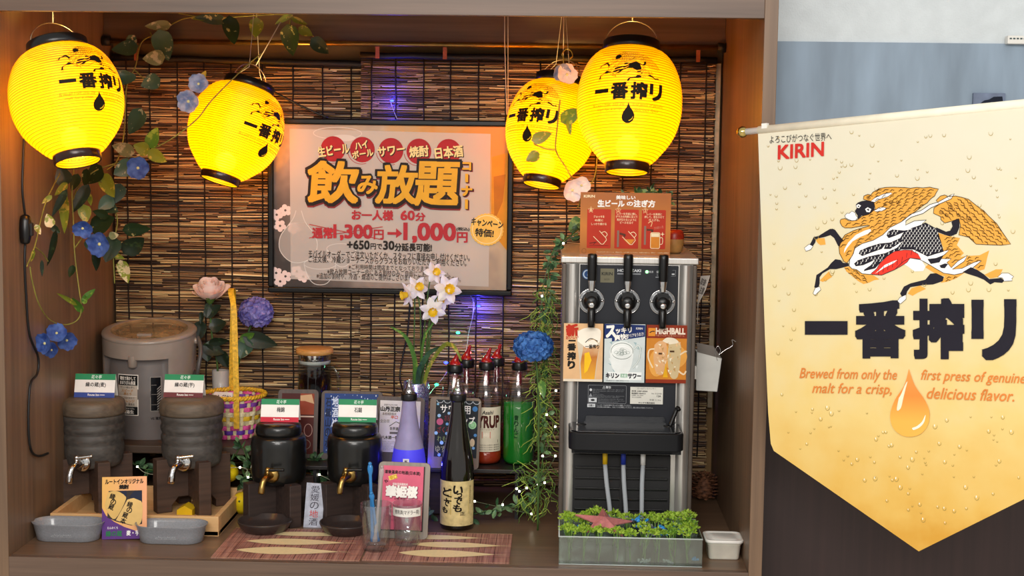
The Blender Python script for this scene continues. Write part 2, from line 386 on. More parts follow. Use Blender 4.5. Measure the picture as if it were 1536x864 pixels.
# ------------------------------------------------------------------ reed blinds
def reed_mat(name):
    m, nt, b = base(name)
    a = nd(nt, 'ShaderNodeAttribute'); a.attribute_name = 'tint'; nt.links.new(a.outputs['Color'], b.inputs['Base Color'])
    b.inputs['Roughness'].default_value = .42; return m
REED = reed_mat('split_reed')
CORD = mat('dark_cotton_cord', '1d130f', .9)
BARK = mat('black_bamboo_rail', '17151a', .5, var=.3, scale=20, bmp=.5)
RUST = mat('rusty_strap', '96503a', .6, var=.2)
def blind(name, label, x0, x1, zt0, zt1, y, cords, straps, rng):
    t = thing(name, label, 'bamboo blind', ((x0 + x1) / 2, y, zt0))
    cx = (x0 + x1) / 2
    R = random.Random(rng); mb = MB(); vc = []; z = min(zt0, zt1) - .012; pal = [('4a3324', 4), ('6b4b31', 5), ('896643', 5), ('a98659', 4), ('c8a873', 2.6), ('e6cb98', 1.3), ('32221a', 2.6)]
    cols = [lin(c) for c, _ in pal]; wts = [q for _, q in pal]
    while z > .006:
        x = x0 + R.uniform(-.004, .004) - R.uniform(0, .12)
        while x < x1:
            L = R.uniform(.05, .22); a = max(x, x0); b = min(x + L, x1 + R.uniform(-.004, .004))
            if b - a > .01:
                r = R.uniform(.0013, .0026); dz = R.uniform(-.0022, .0022); tl = R.uniform(-.0022, .0022); yy = R.uniform(-.002, .002)
                c = R.choices(cols, wts)[0]; q = R.uniform(.85, 1.2); col = (c[0] * q, c[1] * q, c[2] * q, 1)
                V = []
                for xx, zz in ((a, z + dz - tl), (b, z + dz + tl)):
                    for k in range(5):
                        an = 2 * PI * k / 5 + .3; V.append((xx - cx, yy + r * math.cos(an), zz - zt0 + r * math.sin(an)))
                mb.add(V, [(k, (k + 1) % 5, 5 + (k + 1) % 5, 5 + k) for k in range(5)], REED, True); vc += [col] * 10
            x += L + R.uniform(-.002, .004)
        z -= .0032
    mb.vc = vc; mb.build('reed_mat', t)
    MB().box(x0 - cx, x1 - cx, .0045, .006, .004 - zt0, -.006, mat('blind_backing_shadow_' + name, '4a3424', .9)).build('gap_shade', t)  # dark sheet added behind the reeds, its colour stands for shade in the gaps
    pts = [(x0 - cx - .002, 0, 0)] + [((x0 - cx) + (x1 - x0) * k / 14, R.uniform(-.001, .001), (zt1 - zt0) * k / 14 + R.uniform(-.0015, .0015)) for k in range(1, 14)] + [(x1 - cx + .004, 0, zt1 - zt0)]
    MB().tube(pts, [.0085 + .0012 * (k % 3 == 0) for k in range(len(pts))], BARK, 10).build('top_rail', t)
    for c in cords:
        MB().tube([(c - cx + R.uniform(-.001, .001) , -.004, -.004 - k * .05) for k in range(21)], .0019, CORD, 6).build('cord', t)
    for s_ in straps:
        MB().box(s_ - cx - .005, s_ - cx + .005, -.013, -.0105, -.008, zr - zt0 + .004, RUST).box(s_ - cx - .005, s_ - cx + .005, -.013, -.001, zr - zt0 + .004, zr - zt0 + .0065, RUST).build('strap', t)
    return t
Y1, Y2 = .745, .722
cl = [A(x, 300, Y1).x for x in (192, 227, 268, 308, 348, 394, 440, 484, 527)]
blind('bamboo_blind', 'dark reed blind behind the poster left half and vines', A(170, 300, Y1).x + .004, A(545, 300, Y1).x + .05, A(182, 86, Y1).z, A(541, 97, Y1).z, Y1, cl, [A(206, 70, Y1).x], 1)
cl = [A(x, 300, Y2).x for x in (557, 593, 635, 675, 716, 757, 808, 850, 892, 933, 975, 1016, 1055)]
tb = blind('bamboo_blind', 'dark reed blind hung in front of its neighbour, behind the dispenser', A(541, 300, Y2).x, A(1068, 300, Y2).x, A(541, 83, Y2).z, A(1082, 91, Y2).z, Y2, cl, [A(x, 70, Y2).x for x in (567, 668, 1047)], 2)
xe = A(1069, 300, .74).x; p = tb.location
MB().box(xe - p.x, W_ - .006 - p.x, .014, .0165, A(1069, 611, .74).z - p.z, -.01, mat('pale_edging_cloth', 'b7a78c', .8, var=.15, bmp=.6)).build('edge_band', tb)
# ------------------------------------------------------------------ kirin emblem, traced in picture pixels on the banner plane
BO = A(1137, 200, -.06)
BM = (Matrix.Rotation(-math.radians(39.0045), 3, 'Z') @ Matrix.Rotation(-math.radians(5.1129), 3, 'Y') @ Matrix.Rotation(-math.radians(2.19575), 3, 'X'))
BM = (Matrix.Rotation(-math.radians(39.0045), 3, 'Z') @ Matrix.Rotation(-math.radians(5.1129), 3, 'Y') @ Matrix.Rotation(math.radians(-2.19575), 3, 'X'))
def bmap(px, py):
    d = ray(px, py); n = BM.col[1]; X = CAM + d * ((BO - CAM).dot(n) / d.dot(n)); q = BM.transposed() @ (X - BO); return (q.x, q.z)
OFF = {'a': (1190, 260), 'b': (1356, 260), 'c': (1190, 360), 'd': (1356, 340)}
def K(txt, sm=0):
    o = []; tg = 'a'
    for w_ in txt.split():
        if w_ in OFF: tg = w_; continue
        x, y = map(float, w_.split(',')); o.append((OFF[tg][0] + x / 6.172, OFF[tg][1] + y / 6.172))
    if sm: o = bez2(o + [o[0]], sm)[:-1]
    return o
GOLD = K('a 650,240 655,210 690,195 720,200 740,175 800,140 860,130 940,128 1030,132 b 0,130 60,138 120,130 180,135 240,128 270,135 322,145 300,180 285,210 250,235 215,275 175,300 120,345 10,420 a 1000,450 900,500 830,570 740,620 640,650 575,690 550,760 520,800 500,830 470,815 430,740 425,680 440,630 480,570 560,530 640,505 710,485 690,480 620,490 540,505 480,505 455,490 437,460 435,440 445,425 480,418 520,440 590,435 640,395 700,380 760,330 750,270 700,255')
TAILG = K('b 275,370 280,320 330,285 300,250 340,210 380,200 410,215 480,210 530,220 600,240 650,280 700,320 740,345 780,390 860,465 930,570 990,655 900,665 760,660 670,655 600,590 510,570 525,480 510,420 450,440 380,460 345,430 340,400')
RUMP = K('d 310,55 400,85 520,105 490,170 555,245 520,280 600,270 700,265 790,220 770,290 760,340 745,395 690,410 640,370 520,455 480,480 400,510 340,520 380,460 300,440 195,375 250,330 365,200')
CHESTG = K('c 470,250 520,245 590,280 640,315 740,325 800,365 750,372 700,395 650,408 600,380 540,330 490,290')
BODYW = K('a 520,860 525,800 560,740 570,690 640,650 740,620 830,570 900,500 1000,450 b 10,425 60,380 160,345 240,290 320,265 430,205 468,188 440,235 350,275 250,320 180,370 70,405 20,440 15,480 100,440 210,432 170,465 290,505 320,560 345,640 365,720 420,712 380,750 330,790 440,790 d 400,330 440,380 500,320 590,265 560,320 450,395 540,385 650,330 720,315 640,380 540,430 470,445 370,430 300,390 200,330 150,305 60,290 0,320 c 940,275 820,325 720,318 640,312 590,275 545,265 520,240')
BODYK = K('a 1110,515 1030,530 920,520 880,540 865,575 885,600 940,580 1025,545 990,600 900,640 800,650 700,680 620,715 608,745 640,765 720,735 820,700 860,650 840,700 900,700 1020,625 960,690 850,740 770,755 700,770 600,805 565,835 580,860 650,850 760,800 720,850 660,890 655,905 760,880 830,800 930,740 1000,705 1110,705 b 100,710 150,735 220,770 300,745 370,725 345,640 320,560 290,505 200,455 150,480 60,510')
BODYK2 = [K('d 220,300 300,290 370,262 330,330 250,345'), K('d 330,360 380,340 410,345 380,385 345,382')]
BELLY = K('c 720,312 775,265 800,220 870,150 940,105 1030,92 1110,95 d 80,225 130,250 160,300 60,290 30,330 0,350 c 1010,235 940,275 880,298 820,325 750,320')
BELLW = K('c 760,312 850,230 930,195 965,185 930,215 850,255')
UNDW = K('d 0,345 60,290 130,290 165,310 200,370 180,410 100,415 40,370')
LEGS = [K('a 430,680 415,670 380,600 345,572 290,590 240,600 210,610 205,640 170,690 150,665 165,640 190,590 235,580 290,545 340,515 365,513 390,525 430,580 465,620 440,650'),
        K('c 515,215 460,210 440,185 390,178 350,215 320,255 260,295 215,325 205,390 195,440 235,440 245,400 245,345 270,310 340,270 400,270 460,255 515,240'),
        K('d 245,435 300,430 370,465 360,505 270,535 180,540 60,560 30,600 20,640 -20,645 -35,620 0,555 60,525 120,510 200,490'),
        K('d 545,420 620,375 680,400 740,440 790,485 900,475 930,500 910,520 840,515 800,535 740,490 680,465 600,440'),
        K('b 300,500 390,540 430,530 450,490 440,450 490,420 515,425 515,500 490,560 430,585 380,570 290,535')]
FACEK = K('a 580,290 600,270 640,255 700,250 740,262 755,290 750,340 720,370 660,390 635,390 600,425 595,390 570,350 590,320')
WHITES = [K('a 480,390 500,370 520,372 545,350 575,365 585,395 600,410 580,435 550,440 510,425 485,410'), K('a 583,297 605,282 632,298 612,325 590,318'), K('a 665,330 690,312 727,330 712,362 680,360'),
          K('a 720,258 760,225 840,190 905,178 918,188 880,215 800,240 755,268'), K('a 750,345 800,315 850,315 865,330 820,350 770,355'),
          K('a 105,690 150,655 185,675 165,705 120,722'), K('c 185,495 205,445 245,430 258,460 205,510'), K('d -60,690 -35,655 20,630 22,670 -30,715'), K('d 870,465 910,430 970,430 1018,462 1000,480 1005,500 930,505 915,475')]
PUP = [K('a 597,300 617,300 607,316'), K('a 680,335 702,325 706,350')]
TUFTS = [K('a 210,620 240,600 290,600 300,660 250,665 225,645'), K('c 245,375 330,290 360,340 310,375 270,388'), K('d 35,620 70,570 150,545 205,575 130,610 80,640'), K('d 745,445 850,395 915,395 880,465 800,480')]
CHESTW = K('a 470,740 475,700 510,640 580,570 660,530 715,515 722,535 690,560 620,590 550,630 500,690')
def inside(p, poly):
    c = False; j = len(poly) - 1
    for i in range(len(poly)):
        (xi, yi), (xj, yj) = poly[i], poly[j]
        if (yi > p[1]) != (yj > p[1]) and p[0] < (xj - xi) * (p[1] - yi) / (yj - yi) + xi: c = not c
        j = i
    return c
def kirin(s, gold, black, white, red, brown, fine=True, lw=1):
    for q in (GOLD, TAILG, RUMP, CHESTG, *TUFTS):
        if gold: s.poly(q, gold)
    s.up()
    for q in (BODYW, UNDW, CHESTW):
        if white: s.poly(q, white)
    for q in LEGS: s.poly(q, black)
    s.poly(FACEK, black)
    s.up(); s.poly(BODYK, black)
    if red: s.poly(BELLY, red)
    for q in BODYK2: s.poly(q, black)
    if white:
        for q in WHITES: s.poly(q, white)
        s.up(); s.poly(BELLW, white)
    for q in PUP: s.poly(q, black)
    if not fine: return s
    R = random.Random(3)
    for q, ang, st_ in ((GOLD, -22, 4.6), (TAILG, 38, 4.2), (RUMP, -18, 4.2), (CHESTG, 25, 3.6)):      # hair strokes
        xs = [p[0] for p in q]; ys = [p[1] for p in q]; y = min(ys)
        while y < max(ys):
            x = min(xs) + R.uniform(0, 6)
            while x < max(xs):
                L = R.uniform(7, 13); a = math.radians(ang + R.uniform(-10, 10)); P = []
                for k in range(7):
                    d = (k / 6 - .5) * L; o = .9 * math.sin(k * 1.5); P.append((x + d * math.cos(a) - o * math.sin(a), y + d * math.sin(a) + o * math.cos(a)))
                if all(inside(p, q) for p in P) and not any(inside(p, z) for p in P[::3] for z in (BODYW, FACEK, CHESTW, LEGS[4])): s.line(P, [v * lw for v in (.15, .55, .65, .7, .65, .5, .15)], brown)
                x += R.uniform(9, 13)
            y += st_
    for cx, cy, r in ((1337, 303, 3.4), (1347, 303, 3.2), (1328, 306, 2.6), (1303, 296, 3.2), (1427, 312, 5.5), (1453, 328, 4.5), (1412, 318, 3.5), (1420, 322, 3), (1438, 322, 3)):
        s.line([(cx + r * (1 - k / 22) * math.cos(k * .55), cy + r * (1 - k / 22) * math.sin(k * .55)) for k in range(19)], .6, brown)
    y = 335
    row = 0
    while y < 400:
        x = 1270 + (row % 2) * 2.6
        while x < 1420:
            if inside((x, y), BODYK) and inside((x + 2, y + 2.6), BODYK) and inside((x, y - 1), BODYK):
                if white: s.line([(x + 1.6 * math.cos(t_), y + 2.0 * math.sin(t_)) for t_ in (-1.3, -.8, -.3, .2, .7, 1.2, 1.8)], [.2, .5, .8, .9, .8, .5, .2], white)
            x += 5.2
        y += 3.7; row += 1
    for k in range(9): s.line([(1318 + k * 7, 412 - k * 3.6 - (k > 5) * 4), (1318 + k * 7 + 1, 403 - k * 3.6 - (k > 5) * 2)], .6, black)
    for q in (GOLD, TAILG, BODYW): s.line(q, .55 * lw, brown if q is not BODYW else black, close=True)
    for q in WHITES + [BELLY]: s.line(q, .45 * lw, black, close=True)
    return s
DROP = bez2([(1364, 553), (1357, 578), (1343, 600), (1336, 622), (1340, 641), (1352, 652), (1366, 655), (1381, 651), (1392, 638), (1395, 619), (1388, 600), (1373, 578), (1364, 553)], 5)[:-1]
# ------------------------------------------------------------------ banner
CREAM = grad('banner_cloth', [(0, 'd09a34'), (.12, 'dcb257'), (.33, 'e2c67c'), (.6, 'e0d2a4'), (.85, 'dad4bc'), (1, 'dcd6c0')], 'Z', -.80, 0, .75, .32, 14, bmp=.35, bscale=9, bdist=.006)
bn = thing('hanging_banner', 'cream to gold hanging banner with a leaping creature, pointed hem, beside the shelf', 'banner', M=Matrix.Translation(BO) @ BM.to_4x4())
s = Sheet(mp=bmap, eps=.0003); s.W, s.H = .63, .8
out = [(0, .004), (.0015, -.2), (.003, -.40), (.0055, -.55), (.0095, -.612), (.016, -.626), (.316, -.7935), (.615, -.626), (.627, -.612), (.63, -.55), (.63, .004)]
M_ = Matrix(((1, 0, 0, 0), (0, 0, -1, 0), (0, 1, 0, 0), (0, 0, 0, 1)))
MB().prism(out, -.0012, 0, CREAM, M_).build('cloth', bn)
INK = C('22202a', .6); ORANGE = C('e4a548', .6); REDK = C('e23a2c', .6); WHITEK = C('f4f2ee', .6); BROWNK = C('4a3012', .7)
kirin(s, ORANGE, INK, WHITEK, REDK, C('3a240c', .7), True, 1.45)
s.up(2)
s.rect(1208, 481.5, 1272, 502, INK)
for ch, x0, x1, y0, y1 in (('番', 1284, 1358, 452, 536), ('搾', 1371, 1446, 449, 537), ('リ', 1460, 1523, 451, 538)): s.text(ch, x0 + 2, y0 + 2, x1 - 2, y1 - 2, INK, .042)
RK = C('c8322b', .6); s.text('よろこびがつなぐ世界へ', 1155, 201, 1248, 213, C('2a2a2c', .6), .004, rot=-3); s.text('KIRIN', 1167, 216, 1237, 236, RK, .025, shear=.1, rot=-4.5)
OT = C('d8813c', .6)
s.text('Brewed from only the', 1200, 553, 1346, 573, OT, .008, .28, rot=1); s.text('first press of genuine', 1382, 557, 1539, 577, OT, .008, .28, rot=2)
s.text('malt for a crisp,', 1219, 575, 1338, 595, OT, .008, .28, rot=1); s.text('delicious flavor.', 1391, 583, 1522, 600, OT, .008, .28, rot=2)
s.poly(DROP, grad('printed_drop', [(0, 'f2b24a'), (.45, 'ea8a36'), (.8, 'ee9444'), (1, 'f3a855')], 'Z', -.555, -.45, .6)); s.up()
s.poly(bez2([(1349, 597), (1353, 590), (1358, 578), (1362, 572), (1359, 584), (1356, 596), (1352, 612), (1346, 615), (1349, 597)], 4)[:-1], C('f9e3c4', .6))
s.poly(bez2([(1371, 645), (1380, 641), (1387, 633), (1389, 622), (1384, 632), (1376, 639), (1369, 642), (1371, 645)], 4)[:-1], C('fbf3dc', .6))
R = random.Random(11); DR = C('a9924f', .6); DL = C('fffbe2', .6)
hemy = lambda x: 670 + (x - 1155) * .70 if x < 1377 else 826 - (x - 1377) * .5
n_ = 0
while n_ < 190:
    x, y = R.uniform(1142, 1530), R.uniform(195, 815)
    if x < 1143 + max(0, y - 200) * .035 or y > hemy(x) - 12 or (440 < y < 610 and 1200 < x < 1530) or (1205 < x < 1525 and 275 < y < 440 and any(inside((x, y), q) for q in (GOLD, TAILG, BODYW, RUMP))) or (1330 < x < 1400 and 600 < y < 665) or y < 190 - (x - 1137) * .09 + 6: continue
    r = R.choice((1.2, 1.5, 1.9, 2.6, 3.2)); n_ += 1
    s.line([(x + r * math.cos(a), y + r * 1.35 * math.sin(a)) for a in (-.5, .1, .7, 1.3, 1.9, 2.5, 3.1, 3.6)], [.1, .5, .8, .9, .8, .6, .4, .1], DR, layer=2)
    if y > 560 and r > 1.6: s.line([(x - r * .3, y + r * .2), (x - r * .25, y - r * .8)], r * .45, DL, layer=2)
s.mb.build('print', bn)
MB().tube([(-.035, .004, .006), (.66, .004, .006)], .0065, WHITEP, 12).build('pole', bn)
MB().tube([(0, .004, .006), (.63, .004, .006)], .0085, C('eee8d2', .8), 14).build('pole_sleeve', bn)
MB().ball((-.038, .004, .006), .0115, mat('gilt_ball', 'd6bd72', .14, 1, var=.05)).build('finial', bn, label='gilded round finial')
br = bmap(1148, 197); MB().box(br[0] - .006, br[0] + .006, -.004, .004, .004, .018, WHITEP).build('ring_clip', bn)
# ------------------------------------------------------------------ lanterns
def lantern_paper():
    m, nt, b = base('lantern_vinyl')
    b.inputs['Roughness'].default_value = .35
    b.inputs['Emission Color'].default_value = (*lin('ffbe00'), 1); b.inputs['Emission Strength'].default_value = .10
    t = nd(nt, 'ShaderNodeBsdfTranslucent')
    sx = nd(nt, 'ShaderNodeSeparateXYZ'); nt.links.new(coords(nt), sx.inputs[0]); mu = nd(nt, 'ShaderNodeMath', operation='MULTIPLY'); mu.inputs[1].default_value = 2 * PI * 41 / .2576; nt.links.new(sx.outputs[2], mu.inputs[0])
    sn = nd(nt, 'ShaderNodeMath', operation='SINE'); nt.links.new(mu.outputs[0], sn.inputs[0]); r = ramp(nt, [(.0, 'b07400'), (.4, 'ffd000')]); mr = nd(nt, 'ShaderNodeMapRange'); mr.inputs['From Min'].default_value = -1; nt.links.new(sn.outputs[0], mr.inputs[0]); nt.links.new(mr.outputs[0], r.inputs[0])
    nt.links.new(r.outputs[0], t.inputs[0]); nt.links.new(r.outputs[0], b.inputs['Base Color'])
    mx = nd(nt, 'ShaderNodeMixShader'); mx.inputs[0].default_value = .27
    nt.links.new(b.outputs[0], mx.inputs[1]); nt.links.new(t.outputs[0], mx.inputs[2])
    tr = nd(nt, 'ShaderNodeBsdfTransparent'); tr.inputs[0].default_value = (*lin('ffb428'), 1); m2 = nd(nt, 'ShaderNodeMixShader'); m2.inputs[0].default_value = .22      # thin vinyl lets some light straight through
    nt.links.new(mx.outputs[0], m2.inputs[1]); nt.links.new(tr.outputs[0], m2.inputs[2]); nt.links.new(m2.outputs[0], nt.nodes['Material Output'].inputs[0])
    return m
LPAP = lantern_paper()
BULB = mat('lit_bulb', 'fff2b0', .4, emit=9, ecol='ffe27a')
LGOLD = C('d99a00', .6, emit=.3); LBLK = C('1c1508', .6); LRED = C('a83a10', .6); LBR = C('a86a00', .6)
K_ = 1.515e-3
lp = [(-78, 42), (-72, 52), (-62, 61), (-50, 67.5), (-35, 73), (-18, 76.5), (0, 77.5), (18, 76.5), (34, 73), (50, 67), (64, 58.5), (76, 49), (86, 40.5), (92, 33)]
lq = [(q.y * K_, -q.x * K_) for q in bez([(a, b, 0) for a, b in lp], 10)]     # (r, z) top -> bottom
def lr(z):
    for (r0, z0), (r1, z1) in zip(lq, lq[1:]):
        if z1 <= z <= z0: return r0 + (r1 - r0) * (z0 - z) / (z0 - z1 + 1e-9)
    return lq[-1][0]
def make_lantern(label):
    t = thing('paper_lantern', label, 'lantern', group='yellow lanterns hanging in the corner')
    z1, z0 = lq[0][1], lq[-1][1]; n = 41; pr = []
    for i in range(n * 6 + 1):
        z = z1 + (z0 - z1) * i / (n * 6); pr.append((lr(z) + .0012 * math.cos(2 * PI * i / 6), z))
    shade = MB().lathe(pr, LPAP, 72).build('shade', t)
    rt, rb = .0635, .0475
    MB().lathe([(rt - .003, z1 - .004), (rt, z1 - .004), (rt + .001, z1 + .010), (rt, z1 + .022), (rt - .002, z1 + .024), (rt - .004, z1 + .022), (rt - .003, z1 - .004)], BLACK, 56).build('top_ring', t)
    MB().lathe([(rb + .002, z0 + .004), (rb + .003, z0 - .004), (rb + .002, z0 - .018), (rb, z0 - .020), (rb - .002, z0 - .018), (rb - .001, z0 + .004), (rb + .002, z0 + .004)], mat('brown_black_ring', '2a1206', .25), 56).build('bottom_ring', t)
    inner = MB().lathe([(rb - .0022, z0 - .018), (rb - .001, z0 + .004)], LPAP, 40).build('lit_neck', t)
    wire = mat('lantern_wire', 'b9b2a0', .3, 1)
    MB().tube([((rt - .001) * math.cos(a), 0, z1 + .010 + .062 * math.sin(a)) for a in [PI * k / 20 for k in range(21)]], .0013, wire, 6).build('wire_handle', t)
    b = MB().ball((0, 0, z0 + .040), .026, BULB, 16, 10).ball((-.012, -.006, z0 + .004), .008, BULB, 10, 6).ball((.014, .0, z0 + .004), .008, BULB, 10, 6).build('bulb', t)
    # print wrapped round the shade
    s = Sheet(mp=bmap, eps=.0003); kirin(s, None, LBLK, None, None, C('3a2600', .6), True, 2.6); s.up(2)
    s.rect(1208, 481.5, 1272, 502, LBLK)
    for ch, x0, x1, y0, y1 in (('番', 1284, 1358, 452, 536), ('搾', 1371, 1446, 449, 537), ('リ', 1460, 1523, 451, 538)): s.text(ch, x0 + 2, y0 + 2, x1 - 2, y1 - 2, LBLK, .042)
    s.text('Brewed from only the', 1200, 553, 1346, 573, LBR, .0, .28); s.text('first press of genuine', 1382, 557, 1539, 577, LBR, .0, .28)
    s.text('malt for a crisp,', 1219, 575, 1338, 595, LBR, .0, .28); s.text('delicious flavor.', 1391, 583, 1522, 600, LBR, .0, .28)
    s.poly(DROP, LBLK); s.up(); s.poly(bez2([(1371, 645), (1380, 641), (1387, 633), (1389, 622), (1384, 632), (1376, 639), (1369, 642), (1371, 645)], 4)[:-1], C('f0c020', .6, emit=.25))
    kk = .352; V = []
    for u, ny, v in s.mb.v:
        z = (v + .385) * kk; th = (u - .301) * kk / .112; r = lr(z) + .0015 - ny * .6; V.append((r * math.sin(th), -r * math.cos(th), z))
    s.mb.v = V; s.mb.build('print', shade)
    return t
def lantern_lamp(t, e, up):
    l = bpy.data.lights.new('lantern_bulb', 'POINT'); l.energy = e; l.color = (1, .72, .22); l.shadow_soft_size = .03
    o = bpy.data.objects.new('lantern_bulb', l); COL.objects.link(o); o.parent = t; o.location = (0, 0, -.03)
HWIRE = mat('hanging_cord_white', 'cfc9ba', .7); GWIRE = mat('gold_hook_wire', 'b9a24a', .3, 1)
LANS = [('yellow lantern tilted at the left side wall, highest of the four', 100, 148, .035, 33, -12, -13.5, (.97, .865)), ('yellow lantern hanging left of the framed poster', 354, 193, .585, 44, -13, 15, (.97, .86)),
        ('yellow lantern partly hidden behind its neighbour, right of the poster', 827, 192, .585, -32, -13, 9, (.93, .905)), ('yellow lantern hanging upright above the beer dispenser, its print facing forward', 944, 155, .35, -2, -12, 1.5, (1, 1))]
L0 = None
for i, (lab, px, py, Y, spin, rx, ry, k) in enumerate(LANS):
    if L0 is None: L0 = make_lantern(lab); t = L0
    else: t = copy_tree(L0)
    t['label'] = lab; c = A(px, py, Y)
    spin += math.degrees(math.atan2(CAM.x - c.x, Y - CAM.y))
    M = Matrix.Translation(c) @ Matrix.Rotation(math.radians(ry), 4, 'Y') @ Matrix.Rotation(math.radians(rx), 4, 'X') @ Matrix.Rotation(math.radians(spin), 4, 'Z') @ Matrix.Diagonal((k[0], k[0], k[1], 1))
    t.matrix_basis = M
    MI = M.inverted(); top = MI @ Vector((0, 0, 0)); hz = lq[0][1] + .072
    e = M @ Vector((0, 0, hz)); tgt = Vector((e.x, e.y, 1.2395)); pts = [Vector((0, 0, hz)), MI @ tgt]
    lantern_hang = (MB().tube([Vector((-.0635, 0, lq[0][1] + .01)) * 1, Vector((-.02, 0, lq[0][1] + .06)), MI @ tgt, Vector((.02, 0, lq[0][1] + .06)), Vector((.0635, 0, lq[0][1] + .01))], .001, HWIRE, 5) if i in (1, 2) else MB().tube(pts, .0012, GWIRE if i == 3 else HWIRE, 6))
    lantern_hang.build('hanging_wire', t)
for o in [o for o in COL.objects if o.name.startswith('paper_lantern')]: lantern_lamp(o, 4.6, 0)
hk = A(845, 100, .62)
t = thing('wire_hook', 'gold wire hook holding the lantern right of the poster', 'hook', hk)
MB().tube(bez([(0, 0, -.03), (0, 0, .02), (-.004, 0, .03), (.006, 0, .042), (.018, 0, .038), (.022, 0, .026), (.016, 0, .02)], 6), .0016, GWIRE, 6).tube([(0, 0, -.002), (-.035, 0, -.045)], .0012, GWIRE, 5).tube([(0, 0, -.002), (.035, 0, -.045)], .0012, GWIRE, 5).build('hook_wire', t)
# lantern cable with switch on the left wall
CABLE = mat('black_cable', '0c0b0c', .45)
pts = [AX(x, y, .006) for x, y in ((37, 195), (34, 260), (34, 292), (38, 325))]
pts2 = [AX(x, y, .006) for x, y in ((38, 362), (37, 395), (39, 440), (44, 500), (57, 535), (56, 560), (46, 575), (43, 610), (43, 650), (47, 676), (57, 684), (72, 680))]
o0 = pts[-1]
t = thing('power_cord', 'black power cord with inline switch running down the left wall', 'cord', o0)
MB().tube([p - o0 for p in bez(pts, 8)], .0028, CABLE, 8).build('cable', t); MB().tube([p - o0 for p in bez(pts2, 8)], .0028, CABLE, 8).build('cable', t)
q0, q1 = AX(38, 322, .010) - o0, AX(38, 366, .010) - o0
sw = MB().tube([q0 + (q1 - q0) * k for k in (0, .05, .2, .5, .8, .95, 1)], [.006, .010, .0125, .014, .0125, .010, .006], BLACK, 14).build('switch_housing', t)
m_ = (q0 + q1) / 2; MB().box(m_.x + .008, m_.x + .0165, m_.y - .006, m_.y + .006, m_.z - .014, m_.z + .014, BLACKM).build('rocker', sw, bevel=.002)
# ------------------------------------------------------------------ framed poster
PY = .69
tl = A(402, 177, PY); brp = A(768, 444, PY); PW = brp.x - tl.x; PH = tl.z - brp.z
t = thing('framed_poster', 'framed drinks poster with big golden brush letters and red price', 'poster', (tl.x, PY, brp.z))
FR = mat('black_frame_lacquer', '0c0c0d', .35, spec=.3)
fb = .0145
for x0, x1, z0, z1 in ((0, PW, 0, fb), (0, PW, PH - fb, PH), (0, fb, fb, PH - fb), (PW - fb, PW, fb, PH - fb)): MB().box(x0, x1, -.012, .012, z0, z1, FR).build('frame_bar', t, bevel=.004)
def poster_bg():
    m, nt, b = base('poster_photo_print')
    v = coords(nt); sx = nd(nt, 'ShaderNodeSeparateXYZ'); nt.links.new(v, sx.inputs[0])
    n1 = noise(nt, v, 7, 3, .6)
    a = nd(nt, 'ShaderNodeMath', operation='MULTIPLY_ADD'); nt.links.new(sx.outputs[0], a.inputs[0]); a.inputs[1].default_value = 1.1; nt.links.new(sx.outputs[2], a.inputs[2])
    q = nd(nt, 'ShaderNodeMath', operation='MULTIPLY_ADD'); nt.links.new(n1, q.inputs[0]); q.inputs[1].default_value = .55; nt.links.new(a.outputs[0], q.inputs[2])
    r = ramp(nt, [(.30, '3a2f2a'), (.44, '75665e'), (.56, 'a8968a'), (.70, '9c8a7c'), (.80, 'c0a88c'), (.93, 'cf9c58'), (1.0, 'd98a22')]);
    d = nd(nt, 'ShaderNodeMath', operation='DIVIDE'); nt.links.new(q.outputs[0], d.inputs[0]); d.inputs[1].default_value = 1.22
    nt.links.new(d.outputs[0], r.inputs[0]); nt.links.new(r.outputs[0], b.inputs['Base Color']); b.inputs['Roughness'].default_value = .35
    b.inputs['Coat Weight'].default_value = .6; b.inputs['Coat Roughness'].default_value = .03; b.inputs['Specular IOR Level'].default_value = .2; bump(nt, b, noise(nt, v, 5, 1), .1, .01)
    return m
s = Sheet((411, 186, 759, 436), PW - 2 * fb, PH - 2 * fb); s.slab(.003, poster_bg())
PK = C('e8cfcb', .5); PW_ = C('cdc2ba', .5); AMB = C('d98e22', .5); AMB2 = C('b9701a', .5)
s.poly([(735, 232), (759, 225), (759, 375), (735, 345)], AMB); s.poly([(738, 262), (756, 258), (752, 300), (740, 330)], AMB2)
for x, y in ((415, 325), (428, 318), (420, 342), (440, 345), (414, 415), (428, 420), (420, 428), (445, 412), (455, 420)): 
    for k in range(5): s.poly([(x + 5.5 * math.cos(a + k * 1.256) + 4 * math.cos(q), y + 5.5 * math.sin(a + k * 1.256) + 4 * math.sin(q)) for a in (x,) for q in [2 * PI * j / 10 for j in range(10)]], PK)
s.up()
def film(name, c, a):
    m, nt, b = base(name); b.inputs['Base Color'].default_value = (*lin(c), 1); b.inputs['Alpha'].default_value = a; b.inputs['Roughness'].default_value = .3
    b.inputs['Coat Weight'].default_value = .35; b.inputs['Coat Roughness'].default_value = .03; b.inputs['Specular IOR Level'].default_value = .1; return m
s.poly([(434.5, 193), (733, 197), (732.5, 431), (436, 424)], film('pale_inner_sheet', 'efe4dc', .52)); s.up()
LINE = film('pale_outline', 'efe8e2', .7); GLS = film('glass_shape', 'd9d0ca', .45)
s.poly(bez2([(440, 338), (462, 338), (470, 352), (476, 370), (470, 388), (452, 398), (434, 396), (420, 380), (420, 358), (430, 344), (440, 338)], 4)[:-1], GLS)
s.line(bez2([(444, 318), (440, 330), (430, 344), (420, 360), (420, 380), (434, 396), (452, 398), (470, 388), (476, 370), (470, 352), (458, 336), (452, 318)], 4), 1.2, LINE)
